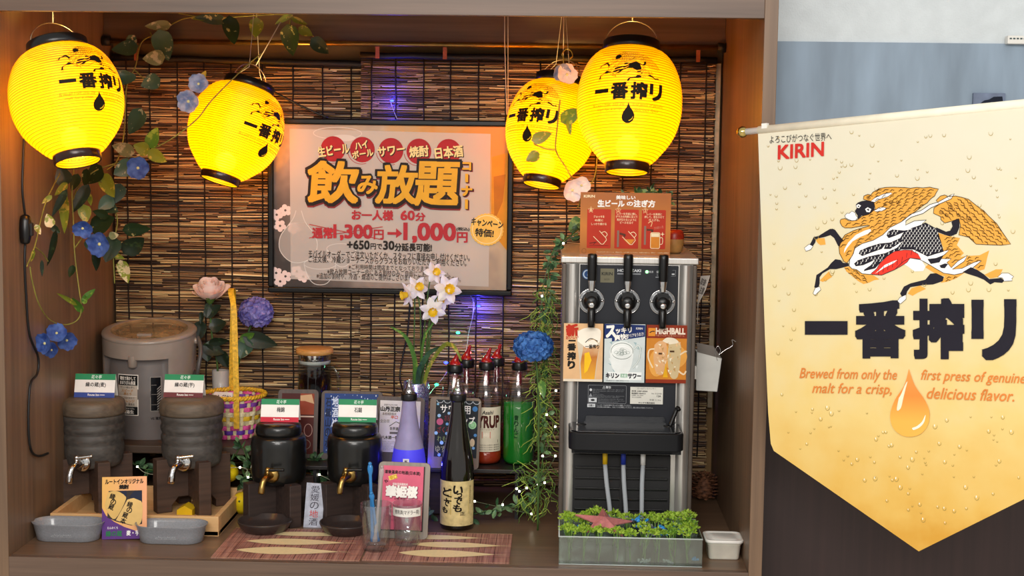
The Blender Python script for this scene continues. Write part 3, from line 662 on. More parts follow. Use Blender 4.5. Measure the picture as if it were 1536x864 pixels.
s.line(circ(480, 400, 24, 8), 1.1, LINE, True); s.line(bez2([(456, 402), (462, 420), (472, 431), (488, 431), (498, 420), (504, 402)], 4), 1.1, LINE)
s.line(circ(512, 376, 22, 8), 1, LINE, True); s.line(bez2([(490, 378), (500, 396), (512, 404), (524, 398), (534, 378)], 4), 1, LINE)
s.line(circ(506, 199, 36, 9), 1, LINE, True); s.poly(circ(515, 206, 18, 5), LINE)
s.up()
RD = C('a8242a', .5); GD = C('e2a92c', .45); DK = C('241a14', .5); MAR = C('7c2b2e', .5); CRM = C('f4dc9a', .5)
for cx, cy, tx in ((499.5, 223, None), (543, 223.5, None), (585.5, 224.5, None), (627, 225, None), (671, 225, None)):
    s.poly(circ(cx, cy, 18.5, 19.5), RD); s.line(circ(cx - 1.5, cy + 1, 20.5, 21, 14, 1.2, 3.0), .8, RD)
s.up(2)
def shadowed(tx, x0, y0, x1, y1, m, b, rot, d=.9):
    s.text(tx, x0, y0, x1, y1, DK, b + .02, rot=rot, dx=d, dy=d, layer=s.k); s.text(tx, x0, y0, x1, y1, m, b, rot=rot, layer=s.k + 1)
shadowed('生ビール', 477, 217, 523, 232, CRM, .03, -9); shadowed('ハイ', 532, 211, 551, 222, CRM, .03, -12); shadowed('ボール', 528, 224, 559, 235, CRM, .03, -10)
shadowed('サワー', 566, 217, 606, 231, CRM, .03, -8); shadowed('焼酎', 613, 217, 641, 233, CRM, .03, -5); shadowed('日本酒', 651, 217, 692, 234, CRM, .03, -7)
s.up(3)
for ch, x0, y0, x1, y1 in (('飲', 462, 241, 538, 306), ('み', 535, 262, 567, 292), ('放', 562, 246, 626, 306), ('題', 620, 240, 688, 308)):
    s.text(ch, x0, y0, x1, y1, MAR, .05, dx=1.5, dy=4.5, layer=s.k, shear=.06); s.text(ch, x0, y0, x1, y1, DK, .05, dx=1, dy=2, layer=s.k + 1, shear=.06); s.text(ch, x0 - .6, y0 - .6, x1 - .6, y1 - .6, DK, .05, layer=s.k + 1, shear=.06)
    s.text(ch, x0 + 1.6, y0 + 1.6, x1 - 1.6, y1 - 1.6, GD, .026, layer=s.k + 3, shear=.06)
for d, m, l in ((2, MAR, 0), (1, DK, 1), (0, GD, 2)):
    s.text('コ', 692.5 + d, 241 + d, 704 + d, 252 + d, m, .05 + .03 * (d > 0), layer=s.k + l); s.rect(696 + d, 258 + d, 700.5 + d, 271 + d, m, layer=s.k + l); s.text('ナ', 691 + d, 277 + d, 706 + d, 291 + d, m, .05 + .03 * (d > 0), layer=s.k + l); s.rect(696 + d, 297 + d, 700.5 + d, 312 + d, m, layer=s.k + l)
s.up(4)
RT = C('b03038', .5); BK = C('26221f', .5)
s.text('お一人様', 528, 316, 589, 331, RT, .035); s.text('60', 601, 316, 621, 330, RT, .03); s.text('分', 623, 319, 637, 331, RT, .035)
s.text('通常', 469, 344, 499, 360, RT, .04); s.text('1,300', 501, 339, 558, 362, RT, .035); s.text('円', 561, 346, 575, 360, RT, .03)
s.line([(464, 339), (574, 361)], 1.1, RT); s.line([(464, 360), (574, 341)], 1.1, RT)
s.poly([(581, 349), (594, 349), (594, 343), (603, 351), (594, 358), (594, 353), (581, 353)], RT)
s.text('1,000', 606, 335, 682, 364, RT, .035); s.text('円', 685, 348, 700, 363, RT, .035); s.text('(税込)', 684, 340, 703, 346, BK, .02)
s.text('+650', 521, 363, 554, 376, BK, .03); s.text('円で', 556, 367, 573, 376, BK, .02); s.text('30', 575, 363, 591, 376, BK, .03); s.text('分延長可能!', 592, 366, 647, 378, BK, .03)
s.text('モバイルオーダーでご注文いただくか、スタッフに直接お申し付けください。', 463, 379.5, 704, 391, BK, .0065, rot=.6); s.text('ご注文後、冷蔵ショーケースからグラスをお取りいただきご利用ください。', 463, 388.5, 699, 399, BK, .0065, rot=.6)
s.text('※ご利用時間は閉店までとなっております。', 523, 400, 645, 408, BK, .005, rot=.5); s.text('※飲み放題コーナー内にある割材のみご自由にご利用ください。', 491, 407.5, 675, 416.5, BK, .005, rot=.5); s.text('※追加の割材や、冷酒・燗酒のご提供はございませんので、ご了承ください。', 475, 414, 691, 424, BK, .005, rot=.5)
YB = C('f0c15c', .45)
s.poly([(729 + (24 + 1.2 * (k % 2)) * math.cos(2 * PI * k / 56), 343 + (24 + 1.2 * (k % 2)) * math.sin(2 * PI * k / 56)) for k in range(56)], YB); s.up(); s.line(circ(729, 343, 21.5), .8, C('fbe9b8', .5), True)
for d, m in ((0, BK),): s.text('キャンペーン', 706, 328, 753, 339, m, .03, rot=7); s.text('特価!', 712, 342, 739, 354, m, .03, rot=4)
s.mb.build('print', t, (fb, 0, fb))
c0 = A(400, 132, .69); c1 = A(492, 177, .695)
t2 = thing('poster_cord', 'black cord slanting down to the top of the framed poster', 'cord', c1)
MB().tube([p - c1 for p in bez([c0 + Vector((-.03, 0, .015)), c0, (c0 + c1) / 2 + Vector((0, 0, -.003)), c1], 6)], .0028, CABLE, 8).build('cable', t2)
c1 = A(760, 172, .68)
t2 = thing('hanging_strings', 'pair of white strings hanging from the ceiling at the poster right corner', 'string', c1)
for dx, dy in ((0, 0), (5, 0)):
    MB().tube([A(757 + dx, 14, .66) - c1, A(757 + dx, 60, .67) - c1, A(760 + dx * .4, 172, .685) - c1], .0011, HWIRE, 6).build('string', t2)
# ------------------------------------------------------------------ plants
def variegated(name, dark, pale, thr, sc_=55):
    m, nt, b = base(name)
    v = coords(nt); n = noise(nt, v, sc_, 3, .6); r = ramp(nt, [(thr, dark), (thr + .06, pale)]); nt.links.new(n, r.inputs[0])
    nt.links.new(r.outputs[0], b.inputs['Base Color']); b.inputs['Roughness'].default_value = .42
    t = nd(nt, 'ShaderNodeBsdfTranslucent'); nt.links.new(r.outputs[0], t.inputs[0]); mx = nd(nt, 'ShaderNodeMixShader'); mx.inputs[0].default_value = .22
    nt.links.new(b.outputs[0], mx.inputs[1]); nt.links.new(t.outputs[0], mx.inputs[2]); nt.links.new(mx.outputs[0], nt.nodes['Material Output'].inputs[0]); return m
LV = {'t': variegated('teal_leaf', '3f5f4c', 'b9bd9c', .60), 'g': variegated('dark_leaf', '24391f', 'b8b070', .62), 'p': variegated('pale_leaf', '8e9468', 'd2cba0', .52),
      'y': variegated('yellow_green_leaf', '7d8a2c', 'c6b04a', .55), 'd': variegated('deep_leaf', '1c2c1c', '33492a', .6), 'v': variegated('fresh_leaf', '4c7a2c', '83a23e', .55), 'w': variegated('cream_leaf', '93a23f', 'f0e0b0', .45)}
STEM = mat('vine_stem', '7e7a34', .6, var=.2); GSTEM = mat('green_stem', '3d5a26', .6, var=.15)
def leaf(mb, base_, L, Wd, ang, m, tw=0, curl=.25, heart=True, pitch=0):
    """leaf blade from its stalk end, tip pointing ang degrees clockwise from picture-right"""
    nu, nv = 8, 4; V = []
    for i in range(nu + 1):
        t = i / nu
        w_ = Wd / 2 * (math.sin(PI * min(1, t ** .62)) ** .8 if heart else math.sin(PI * t) ** .8)
        for j in range(-nv, nv + 1):
            k = j / nv; x = t * L - (heart) * .10 * L * (abs(k) ** 1.5) * (1 - t) ** 3
            V.append((x, -.18 * w_ * (1 - abs(k)) * -1 - curl * L * t * t * .6, k * w_))
    n = 2 * nv + 1; F = [(i * n + j, i * n + j + 1, (i + 1) * n + j + 1, (i + 1) * n + j) for i in range(nu) for j in range(n - 1)]
    M = Matrix.Translation(base_) @ Matrix.Rotation(math.radians(ang), 4, 'Y') @ Matrix.Rotation(math.radians(pitch), 4, 'Z') @ Matrix.Rotation(math.radians(tw), 4, 'X')
    mb.add(V, F, m, True, M)
def vine(label, stems, leaves, group=None, flowers=(), rr=.0016, name='artificial_vine', seed=1, smat=None):
    """stems: lists of (px, py, Y); leaves: (px, py, Y, length px, width px, tip angle, kind)"""
    R = random.Random(seed); o0 = AW(*stems[0][0]); t = thing(name, label, 'artificial vine', o0, group=group)
    mb = MB()
    for st_ in stems: mb.tube([p - o0 for p in bez([AW(*q) for q in st_], 7)], rr, smat or STEM, 6)
    mb.build('stem', t); mb = MB()
    for px, py, Y, L, Wd, ang, kd in leaves:
        c = AW(px, py, Y); k = S(c); a = math.radians(ang); b = c - o0 - Vector((math.cos(a), 0, -math.sin(a))) * L * k * .5
        leaf(mb, b, L * k, Wd * k, ang, LV[kd], R.uniform(-25, 25), R.uniform(-.1, .3), pitch=R.uniform(-15, 15))
    mb.build('foliage', t)
    for px, py, Y, r, fm in flowers: blossom(t, AW(px, py, Y) - o0, r * S(AW(px, py, Y)), fm, R)
    return t
PB = petal('blue_petal', '2c4a9a', '5577c4'); PLB = petal('pale_blue_petal', '6a80b0', '9fb0d4'); PWH = petal('white_petal', 'eeeaf0', 'fffcfa'); PPU = petal('purple_petal', '6a62b8', 'a8a0e0'); PPK = petal('blush_petal', 'fadcd2', 'fff0e8', 25, .12); PYE = petal('yellow_petal', 'f0c81e', 'ffe24a')
PDB = petal('cobalt_petal', '2a5aa4', '5590d8')
def blossom(parent, c, r, m, R, n=5):
    """open flower of rounded petals"""
    mb = MB(); rot = Matrix.Translation(c) @ Matrix.Rotation(R.uniform(-.5, .5), 4, 'Z') @ Matrix.Rotation(R.uniform(-.5, .5), 4, 'X')
    for k in range(n):
        a = 360 * k / n + R.uniform(-8, 8)
        V = []; nu, nv = 5, 3
        for i in range(nu + 1):
            t = i / nu; w_ = r * .62 * math.sin(PI * (.08 + .80 * t)) ** .9
            for j in range(-nv, nv + 1): q = j / nv; V.append((t * r, -.35 * r * t * t * (1 if k % 2 else .6) - .12 * r * abs(q), q * w_))
        N = 2 * nv + 1; F = [(i * N + j, i * N + j + 1, (i + 1) * N + j + 1, (i + 1) * N + j) for i in range(nu) for j in range(N - 1)]
        mb.add(V, F, m, True, rot @ Matrix.Rotation(math.radians(a), 4, 'Y'))
    o = mb.build('flower', parent)
    MB().ball((0, -.08 * r, 0), r * .14, C('d9d49a', .6), 8, 6, rot).build('flower_centre', o)
# top-left vine
vine('variegated vine climbing over the top left corner of the reed blind',
     [[(300, 24, .66), (270, 30, .66), (236, 50, .66), (212, 64, .66), (203, 100, .65), (190, 130, .64), (186, 200, .63), (176, 240, .62), (160, 255, .6)], [(225, 48, .66), (232, 62, .66), (242, 76, .66)], [(202, 105, .65), (220, 122, .65)]],
     [(187, 74, .62, 36, 27, 165, 't'), (245, 70, .63, 44, 32, 75, 't'), (229, 87, .62, 32, 24, 175, 'p'), (236, 39, .64, 36, 16, 175, 'p'), (224, 124, .62, 30, 24, 160, 't'), (204, 184, .61, 40, 34, 110, 't'), (186, 118, .62, 22, 36, 100, 't'),
      (184, 223, .6, 32, 24, 200, 'p'), (199, 63, .63, 20, 16, 60, 't')], seed=2)
vine('variegated vine hanging in front of the wooden back board, top left',
     [[(268, 20, .64), (300, 25, .64), (340, 26, .64), (370, 24, .64), (430, 22, .64), (455, 36, .64), (470, 55, .64)], [(348, 26, .64), (350, 34, .64)], [(384, 24, .64), (386, 34, .64)], [(436, 28, .64), (434, 44, .64)]],
     [(314, 28, .62, 44, 17, 185, 'g'), (300, 27, .62, 26, 9, 170, 'y'), (348, 48, .62, 42, 26, 80, 'g'), (384, 43, .62, 28, 22, 95, 'y'), (436, 62, .62, 44, 31, 80, 'g'), (459, 48, .62, 22, 16, 30, 'y'), (481, 70, .62, 32, 22, 40, 'g'), (425, 28, .63, 30, 10, 150, 'y'), (450, 32, .63, 24, 9, 20, 'y')], seed=3)
# blossom vine running from lantern to the left wall
vine('yellow-stemmed vine with a blue trumpet flower strung between lantern and left wall',
     [[(392, 80, .52), (360, 108, .50), (318, 150, .46), (296, 178, .45), (262, 205, .45), (232, 222, .45), (205, 236, .45), (170, 246, .44), (140, 258, .42), (118, 280, .40), (109, 300, .38)]],
     [(211, 222, .44, 24, 22, 200, 'y'), (230, 205, .44, 32, 24, 295, 'v'), (237, 235, .44, 30, 22, 25, 'y'), (185, 254, .43, 32, 28, 150, 't'), (306, 112, .46, 14, 10, 300, 'y'), (140, 264, .42, 34, 30, 130, 'g'), (163, 280, .42, 38, 26, 60, 'y'), (93, 262, .38, 30, 26, 250, 'd'), (128, 268, .40, 26, 16, 100, 'g')],
     flowers=[(207, 252, .41, 17, PB), (298, 126, .43, 15, PLB), (283, 152, .43, 17, PLB)], seed=4)
vine('tangled vine with violet-blue flowers hanging below the tilted left lantern',
     [[(112, 245, .40), (108, 290, .38), (110, 330, .36), (112, 380, .35), (118, 430, .34), (122, 462, .34), (116, 480, .34), (98, 487, .33), (75, 480, .33), (58, 455, .33), (48, 420, .32), (45, 400, .32)],
      [(90, 260, .36), (70, 300, .34), (60, 335, .33), (52, 370, .32), (40, 400, .31)], [(150, 270, .42), (165, 300, .45), (176, 330, .48), (170, 370, .48), (172, 425, .48)], [(112, 372, .36), (125, 355, .38), (140, 340, .4)], [(52, 370, .32), (64, 380, .32), (72, 392, .33)]],
     [(73, 330, .33, 20, 16, 250, 'w'), (77, 375, .33, 54, 13, 105, 'd'), (62, 404, .32, 24, 6, 95, 'd'), (100, 322, .36, 62, 17, 80, 'y'), (88, 306, .35, 44, 12, 120, 'd'), (120, 300, .38, 46, 20, 120, 'd'), (127, 322, .38, 26, 20, 85, 'y'), (158, 334, .44, 44, 32, 340, 'g'), (172, 353, .45, 16, 12, 350, 'p'),
      (208, 344, .50, 42, 22, 355, 'g'), (203, 366, .50, 40, 30, 320, 'd'), (187, 409, .48, 34, 24, 70, 'w'), (164, 375, .46, 38, 30, 110, 'g'), (146, 392, .44, 30, 18, 80, 'd'), (158, 306, .44, 26, 22, 140, 't'), (175, 292, .46, 30, 24, 110, 'g'), (100, 447, .34, 32, 9, 215, 'y'), (127, 448, .34, 14, 10, 280, 'v'), (134, 441, .34, 24, 10, 320, 'v'), (117, 455, .34, 26, 16, 250, 'v'),
      (108, 408, .36, 18, 12, 100, 'g'), (135, 300, .40, 18, 10, 80, 'y'), (58, 345, .30, 16, 9, 60, 'w'), (48, 385, .30, 18, 8, 110, 'y'), (92, 285, .34, 24, 14, 130, 'y'), (84, 345, .33, 16, 10, 40, 'g'), (150, 320, .42, 24, 16, 200, 'g'), (135, 372, .42, 22, 14, 60, 't'), (166, 312, .45, 26, 20, 30, 'g'), (178, 385, .47, 18, 10, 20, 'y'), (112, 275, .38, 26, 16, 110, 'g'), (70, 300, .32, 18, 8, 140, 'y')],
     flowers=[(124, 342, .34, 15, PB), (150, 366, .38, 19, PB), (68, 515, .31, 16, PB), (85, 500, .31, 15, PB), (100, 510, .31, 15, PB), (78, 525, .31, 12, PB)], seed=5)
vine('trailing vine in front of the lantern behind, with cream leaves and white blossoms',
     [[(840, 150, .48), (836, 190, .46), (834, 225, .46), (848, 250, .48), (862, 275, .5), (870, 300, .52), (866, 312, .52)], [(834, 225, .46), (815, 222, .46), (800, 215, .46)], [(870, 300, .52), (884, 280, .55), (893, 262, .56), (896, 235, .58)]],
     [(858, 172, .44, 34, 24, 325, 'v'), (854, 192, .44, 24, 9, 80, 'v'), (814, 205, .43, 30, 18, 340, 'y'), (798, 236, .43, 22, 18, 150, 'y'), (862, 338, .40, 24, 22, 140, 'v'), (884, 300, .5, 16, 8, 40, 'v')],
     flowers=[(850, 112, .46, 16, PWH), (842, 108, .46, 14, PLB), (858, 285, .46, 17, PWH), (872, 278, .46, 14, PWH)], seed=6)
# leafy garland with white lights
GL = [mat('garland_leaf', '2c4a2e', .5, var=.3, scale=80), mat('garland_leaf_pale', '5c7a52', .5, var=.3, scale=80)]
def garland(name, label, path, nl, Lm, seed):
    R = random.Random(seed); P = [A(*q) for q in path]; o0 = P[0]; t = thing(name, label, 'garland', o0)
    B_ = bez(P, 10); MB().tube([p - o0 for p in B_], .0014, GSTEM, 5).build('vine_stem', t); mb = MB()
    for i in range(nl):
        q = R.random() * (len(B_) - 1); k = int(q); p = B_[k].lerp(B_[k + 1], q - k) + Vector([R.uniform(-.008, .008) for _ in range(3)])
        leaf(mb, p - o0, Lm * R.uniform(.7, 1.2), Lm * .5, R.uniform(0, 360), R.choice(GL), R.uniform(-60, 60), .2, False, R.uniform(-40, 40))
    mb.build('foliage', t); return t, o0
GT, g0 = garland('leaf_garland', 'green leaf garland climbing the left edge of the beer dispenser', [(1004, 300, .33), (985, 288, .33), (960, 290, .36), (930, 300, .40), (880, 335, .38), (850, 358, .34), (828, 380, .33), (822, 420, .33), (818, 470, .33), (816, 520, .33), (816, 570, .33), (818, 620, .33), (815, 680, .33), (806, 730, .34), (790, 752, .36), (760, 762, .37), (722, 768, .35), (700, 775, .35)], 230, .021, 21)
R = random.Random(5); mb = MB(); MOSS = [mat('spanish_moss', '93a844', .7, var=.2), mat('spanish_moss_dark', '55762e', .7, var=.2)]
for i in range(300):
    u = R.random(); x, y = R.uniform(801, 828), 425 + 330 * u
    if u > .72: x = R.uniform(775, 828); y = R.uniform(690, 765)
    p = A(x, y, R.uniform(.31, .36)); P = [p]; d = Vector((R.uniform(-1, 1), R.uniform(-.3, .3), R.uniform(-1, .2)))
    for k in range(8): d = d * .75 + Vector((R.uniform(-.9, .9), R.uniform(-.3, .3), -.18)); P.append(P[-1] + d.normalized() * R.uniform(.004, .008))
    mb.tube([q - g0 for q in P], [.0009] * 7 + [.0006, .0004], R.choice(MOSS), 4)
mb.build('moss', GT)
garland('leaf_garland', 'green leaf garland lying behind the kegs at the back of the counter', [(200, 695, .50), (230, 705, .50), (300, 690, .50), (345, 690, .47), (362, 670, .46), (372, 700, .45), (365, 725, .44), (400, 740, .45), (455, 712, .45), (472, 690, .45), (480, 725, .45), (520, 740, .45), (590, 765, .42), (625, 770, .38), (650, 772, .36)], 190, .024, 22)
WLED = mat('white_led', 'fffbe8', .4, emit=14, ecol='fff8e0')
t = thing('string_lights', 'warm white string lights woven through the leaf garland', 'string lights', A(814, 444, .31))
o0 = t.location.copy()
wl = [(966, 292, .31), (845, 365, .32), (813, 444, .31), (812, 590, .31), (834, 586, .31), (820, 622, .31), (833, 640, .32), (814, 684, .31), (833, 684, .31), (807, 727, .32), (817, 724, .32), (790, 732, .33), (779, 737, .31), (775, 733, .31), (754, 757, .34), (797, 771, .34), (712, 752, .35)]
MB().tube([p - o0 for p in bez([A(x, y, Y + .004) for x, y, Y in wl], 6)], .0007, mat('clear_wire', '4c5a3c', .4), 5).build('wire', t)
for x, y, Y in wl: MB().ball(A(x, y, Y) - o0, .0025, WLED, 8, 6).build('bulb', t)
t = thing('string_lights', 'warm white string lights behind the black kegs', 'string lights', A(360, 700, .43)); o0 = t.location.copy()
wl = [(206, 700, .47), (236, 712, .47), (360, 701, .43), (372, 716, .43), (419, 712, .44), (463, 725, .43), (479, 712, .43), (560, 760, .43)]
MB().tube([p - o0 for p in bez([A(x, y, Y + .004) for x, y, Y in wl], 6)], .0007, mat('clear_wire_2', 'a8a890', .4), 5).build('wire', t)
for x, y, Y in wl: MB().ball(A(x, y, Y) - o0, .0025, WLED, 8, 6).build('bulb', t)
# coloured string lights on the blind
t = thing('coloured_string_lights', 'coloured string lights in front of the blind, glowing blue, green and red', 'string lights', A(712, 470, .70)); o0 = t.location.copy()
wp = [(588, 150, .71), (592, 170, .712), (650, 300, .717), (700, 430, .717), (710, 452, .71), (709, 474, .70), (703, 500, .70), (698, 528, .69), (680, 545, .68), (662, 570, .6), (640, 600, .55), (634, 655, .48), (632, 690, .40), (634, 712, .375), (646, 735, .37)]
MB().tube([p - o0 for p in bez([A(*q) for q in wp], 6)], .0009, mat('silver_wire', 'b9b0a8', .3, .6), 5).build('wire', t)
cb = {'b': ('1420ff', 30), 'g': ('30ffa0', 8), 'r': ('ff5050', 8)}
CM = {k: mat('led_' + k, v[0], .4, emit=v[1], ecol=v[0]) for k, v in cb.items()}
def led_lamp(p, c, e):
    l = bpy.data.lights.new('led', 'POINT'); l.energy = e; l.color = c; l.shadow_soft_size = .004; o = bpy.data.objects.new('led', l); COL.objects.link(o); o.location = p
for x, y, Y, k, L in ((588, 151, .708, 'b', .55), (718, 459, .708, 'b', .9), (687, 499, .69, 'g', .06), (704, 529, .68, 'r', .07), (669, 544, .67, 'b', .05), (655, 577, .58, 'g', .05), (634, 632, .53, 'b', .22), (634, 692, .385, 'b', .2), (600, 625, .46, 'b', .12)):
    p = A(x, y, Y); MB().ball(p - o0, .0032, CM[k], 8, 6, sx=1.6).build('bulb', t)
    led_lamp(p + Vector((0, -.022, 0)), {'b': (.03, .03, 1), 'g': (.2, 1, .6), 'r': (1, .25, .25)}[k], L)
pts = [(615, 452, .715), (611, 500, .715), (603, 540, .71), (600, 568, .70), (606, 590, .66)]
c0 = A(*pts[0]); t = thing('dark_wire', 'thin dark wire hanging in front of the blind behind the daffodils', 'wire', c0)
MB().tube([p - c0 for p in bez([A(*q) for q in pts], 6)], .0022, CABLE, 6).build('cable', t)
# ------------------------------------------------------------------ risers at the back
ZL, ZR = .145, .120
t = thing('wooden_riser', 'dark wooden plank riser carrying the hot water pot and basket', 'riser', (.27, .62, 0))
MB().box(-.20, .225, -.155, .105, ZL - .02, ZL, wood('riser_plank', '2c1f17', '4e3b2c', 'X', rough=.5)).build('plank', t, bevel=.003)
for sx in (-.185, .19): MB().box(sx - .015, sx + .015, -.12, .095, 0, ZL - .02, DARKW).build('leg', t)
xl, xr = A(452, 706, .39).x, A(788, 706, .39).x
t = thing('black_riser', 'low black shelf riser under the syrup bottles and menus', 'riser', ((xl + xr) / 2, .5, 0)); hw = (xr - xl) / 2
MB().box(-hw, hw, -.11, .17, ZR - .010, ZR, mat('riser_black_board', '221d1c', .4, var=.15)).build('board', t, bevel=.002)
for sx in (-hw + .03, .095, hw - .02): MB().box(sx - .004, sx + .004, -.1, .16, 0, ZR - .010, BLACKM).build('leg', t)
MB().box(.012, .088, -.085, .0, .004, ZR - .012, BLACKW).build('support_block', t, bevel=.002)
# ------------------------------------------------------------------ mats
def floor_sheet(name, corner, wx, wy, slabm, th=.0015):
    """flat sheet lying on the counter; picture pixels map onto it through the counter plane"""
    def mp(px, py): g = G(px, py, .002); return (g.x - corner[0], g.y - corner[1])
    s = Sheet(mp=mp, eps=.0003); s.W, s.H = wx, wy; return s
FM = Matrix(((1, 0, 0, 0), (0, 0, 1, 0), (0, -1, 0, 0), (0, 0, 0, 1)))
def weave_mat():
    m, nt, b = base('woven_mat_red_brown'); v = coords(nt)
    n = noise(nt, coords(nt, (300, 6, 1)), 1, 2); r = ramp(nt, [(.35, '7d5047'), (.65, 'ad7f70')]); nt.links.new(n, r.inputs[0]); nt.links.new(r.outputs[0], b.inputs['Base Color'])
    b.inputs['Roughness'].default_value = .55; bump(nt, b, n, .4, .001); return m
WM = weave_mat(); LEAFC = mat('mat_leaf_print', 'e2cf9e', .55, var=.06, scale=200, stretch=(1, 8, 1)); THR = C('4a2c26', .8); EDG = C('c9a486', .6)
def placemat(x0, x1, y0, y1, leaves, lab):
    mb = MB(); hx, hy = (x1 - x0) / 2, (y1 - y0) / 2; mb.box(-hx, hx, -hy, hy, 0, .002, WM)
    s = floor_sheet('m', ((x0 + x1) / 2, (y0 + y1) / 2), 0, 0, None); LY = []
    for k in range(1, 9): LY.append((THR, [(-hx + 2 * hx * k / 9 - .0006, -hy), (-hx + 2 * hx * k / 9 + .0006, -hy), (-hx + 2 * hx * k / 9 + .0006, hy), (-hx + 2 * hx * k / 9 - .0006, hy)], .0023))
    for k in range(1, 6): LY.append((THR, [(-hx, -hy + 2 * hy * k / 6 - .0005), (hx, -hy + 2 * hy * k / 6 - .0005), (hx, -hy + 2 * hy * k / 6 + .0005), (-hx, -hy + 2 * hy * k / 6 + .0005)], .00225))
    for sgn in (-1, 1):
        LY.append((EDG, [(-hx, sgn * hy - .0012), (hx, sgn * hy - .0012), (hx, sgn * hy + .0012), (-hx, sgn * hy + .0012)], .0022))
    for u, v, L, Wd in leaves:
        P = [(u + L * (k / 20 - .5), v + Wd / 2 * math.sin(PI * (k / 20) ** .8)) for k in range(21)] + [(u + L * (k / 20 - .5), v - Wd / 2 * math.sin(PI * (k / 20) ** .8)) for k in range(19, 0, -1)] + []
        P.append((u + L * .5, v)); LY.append((LEAFC, P[:21] + P[21:40], .0026)); LY.append((LEAFC, [(u + L * .48, v - .0012), (u + L * .6, v - .0006), (u + L * .6, v + .0006), (u + L * .48, v + .0012)], .0026))
    for m, P, z in LY:
        tri = tessellate_polygon([[Vector((x, y, 0)) for x, y in P]]); F = []
        for a, b, c in tri:
            if (P[b][0] - P[a][0]) * (P[c][1] - P[a][1]) - (P[b][1] - P[a][1]) * (P[c][0] - P[a][0]) < 0: b, c = c, b
            F.append((a, b, c))
        mb.add([(x, y, z) for x, y in P], F, m)
    o = mb.build('placemat', loc=((x0 + x1) / 2, (y0 + y1) / 2, 0)); tag(o, lab, 'placemat', 'woven placemats on the counter')
placemat(.4235, .738, .02, .262, [(-.005, -.060, .225, .056), (.0, .012, .22, .050), (.02, .078, .20, .036)], 'woven red-brown placemat with cream leaves under the black saucers')
placemat(.743, 1.053, .026, .256, [(.02, -.055, .21, .056), (.035, .015, .20, .046), (.0, .075, .17, .036)], 'woven red-brown placemat with cream leaves in front of the sake bottle')
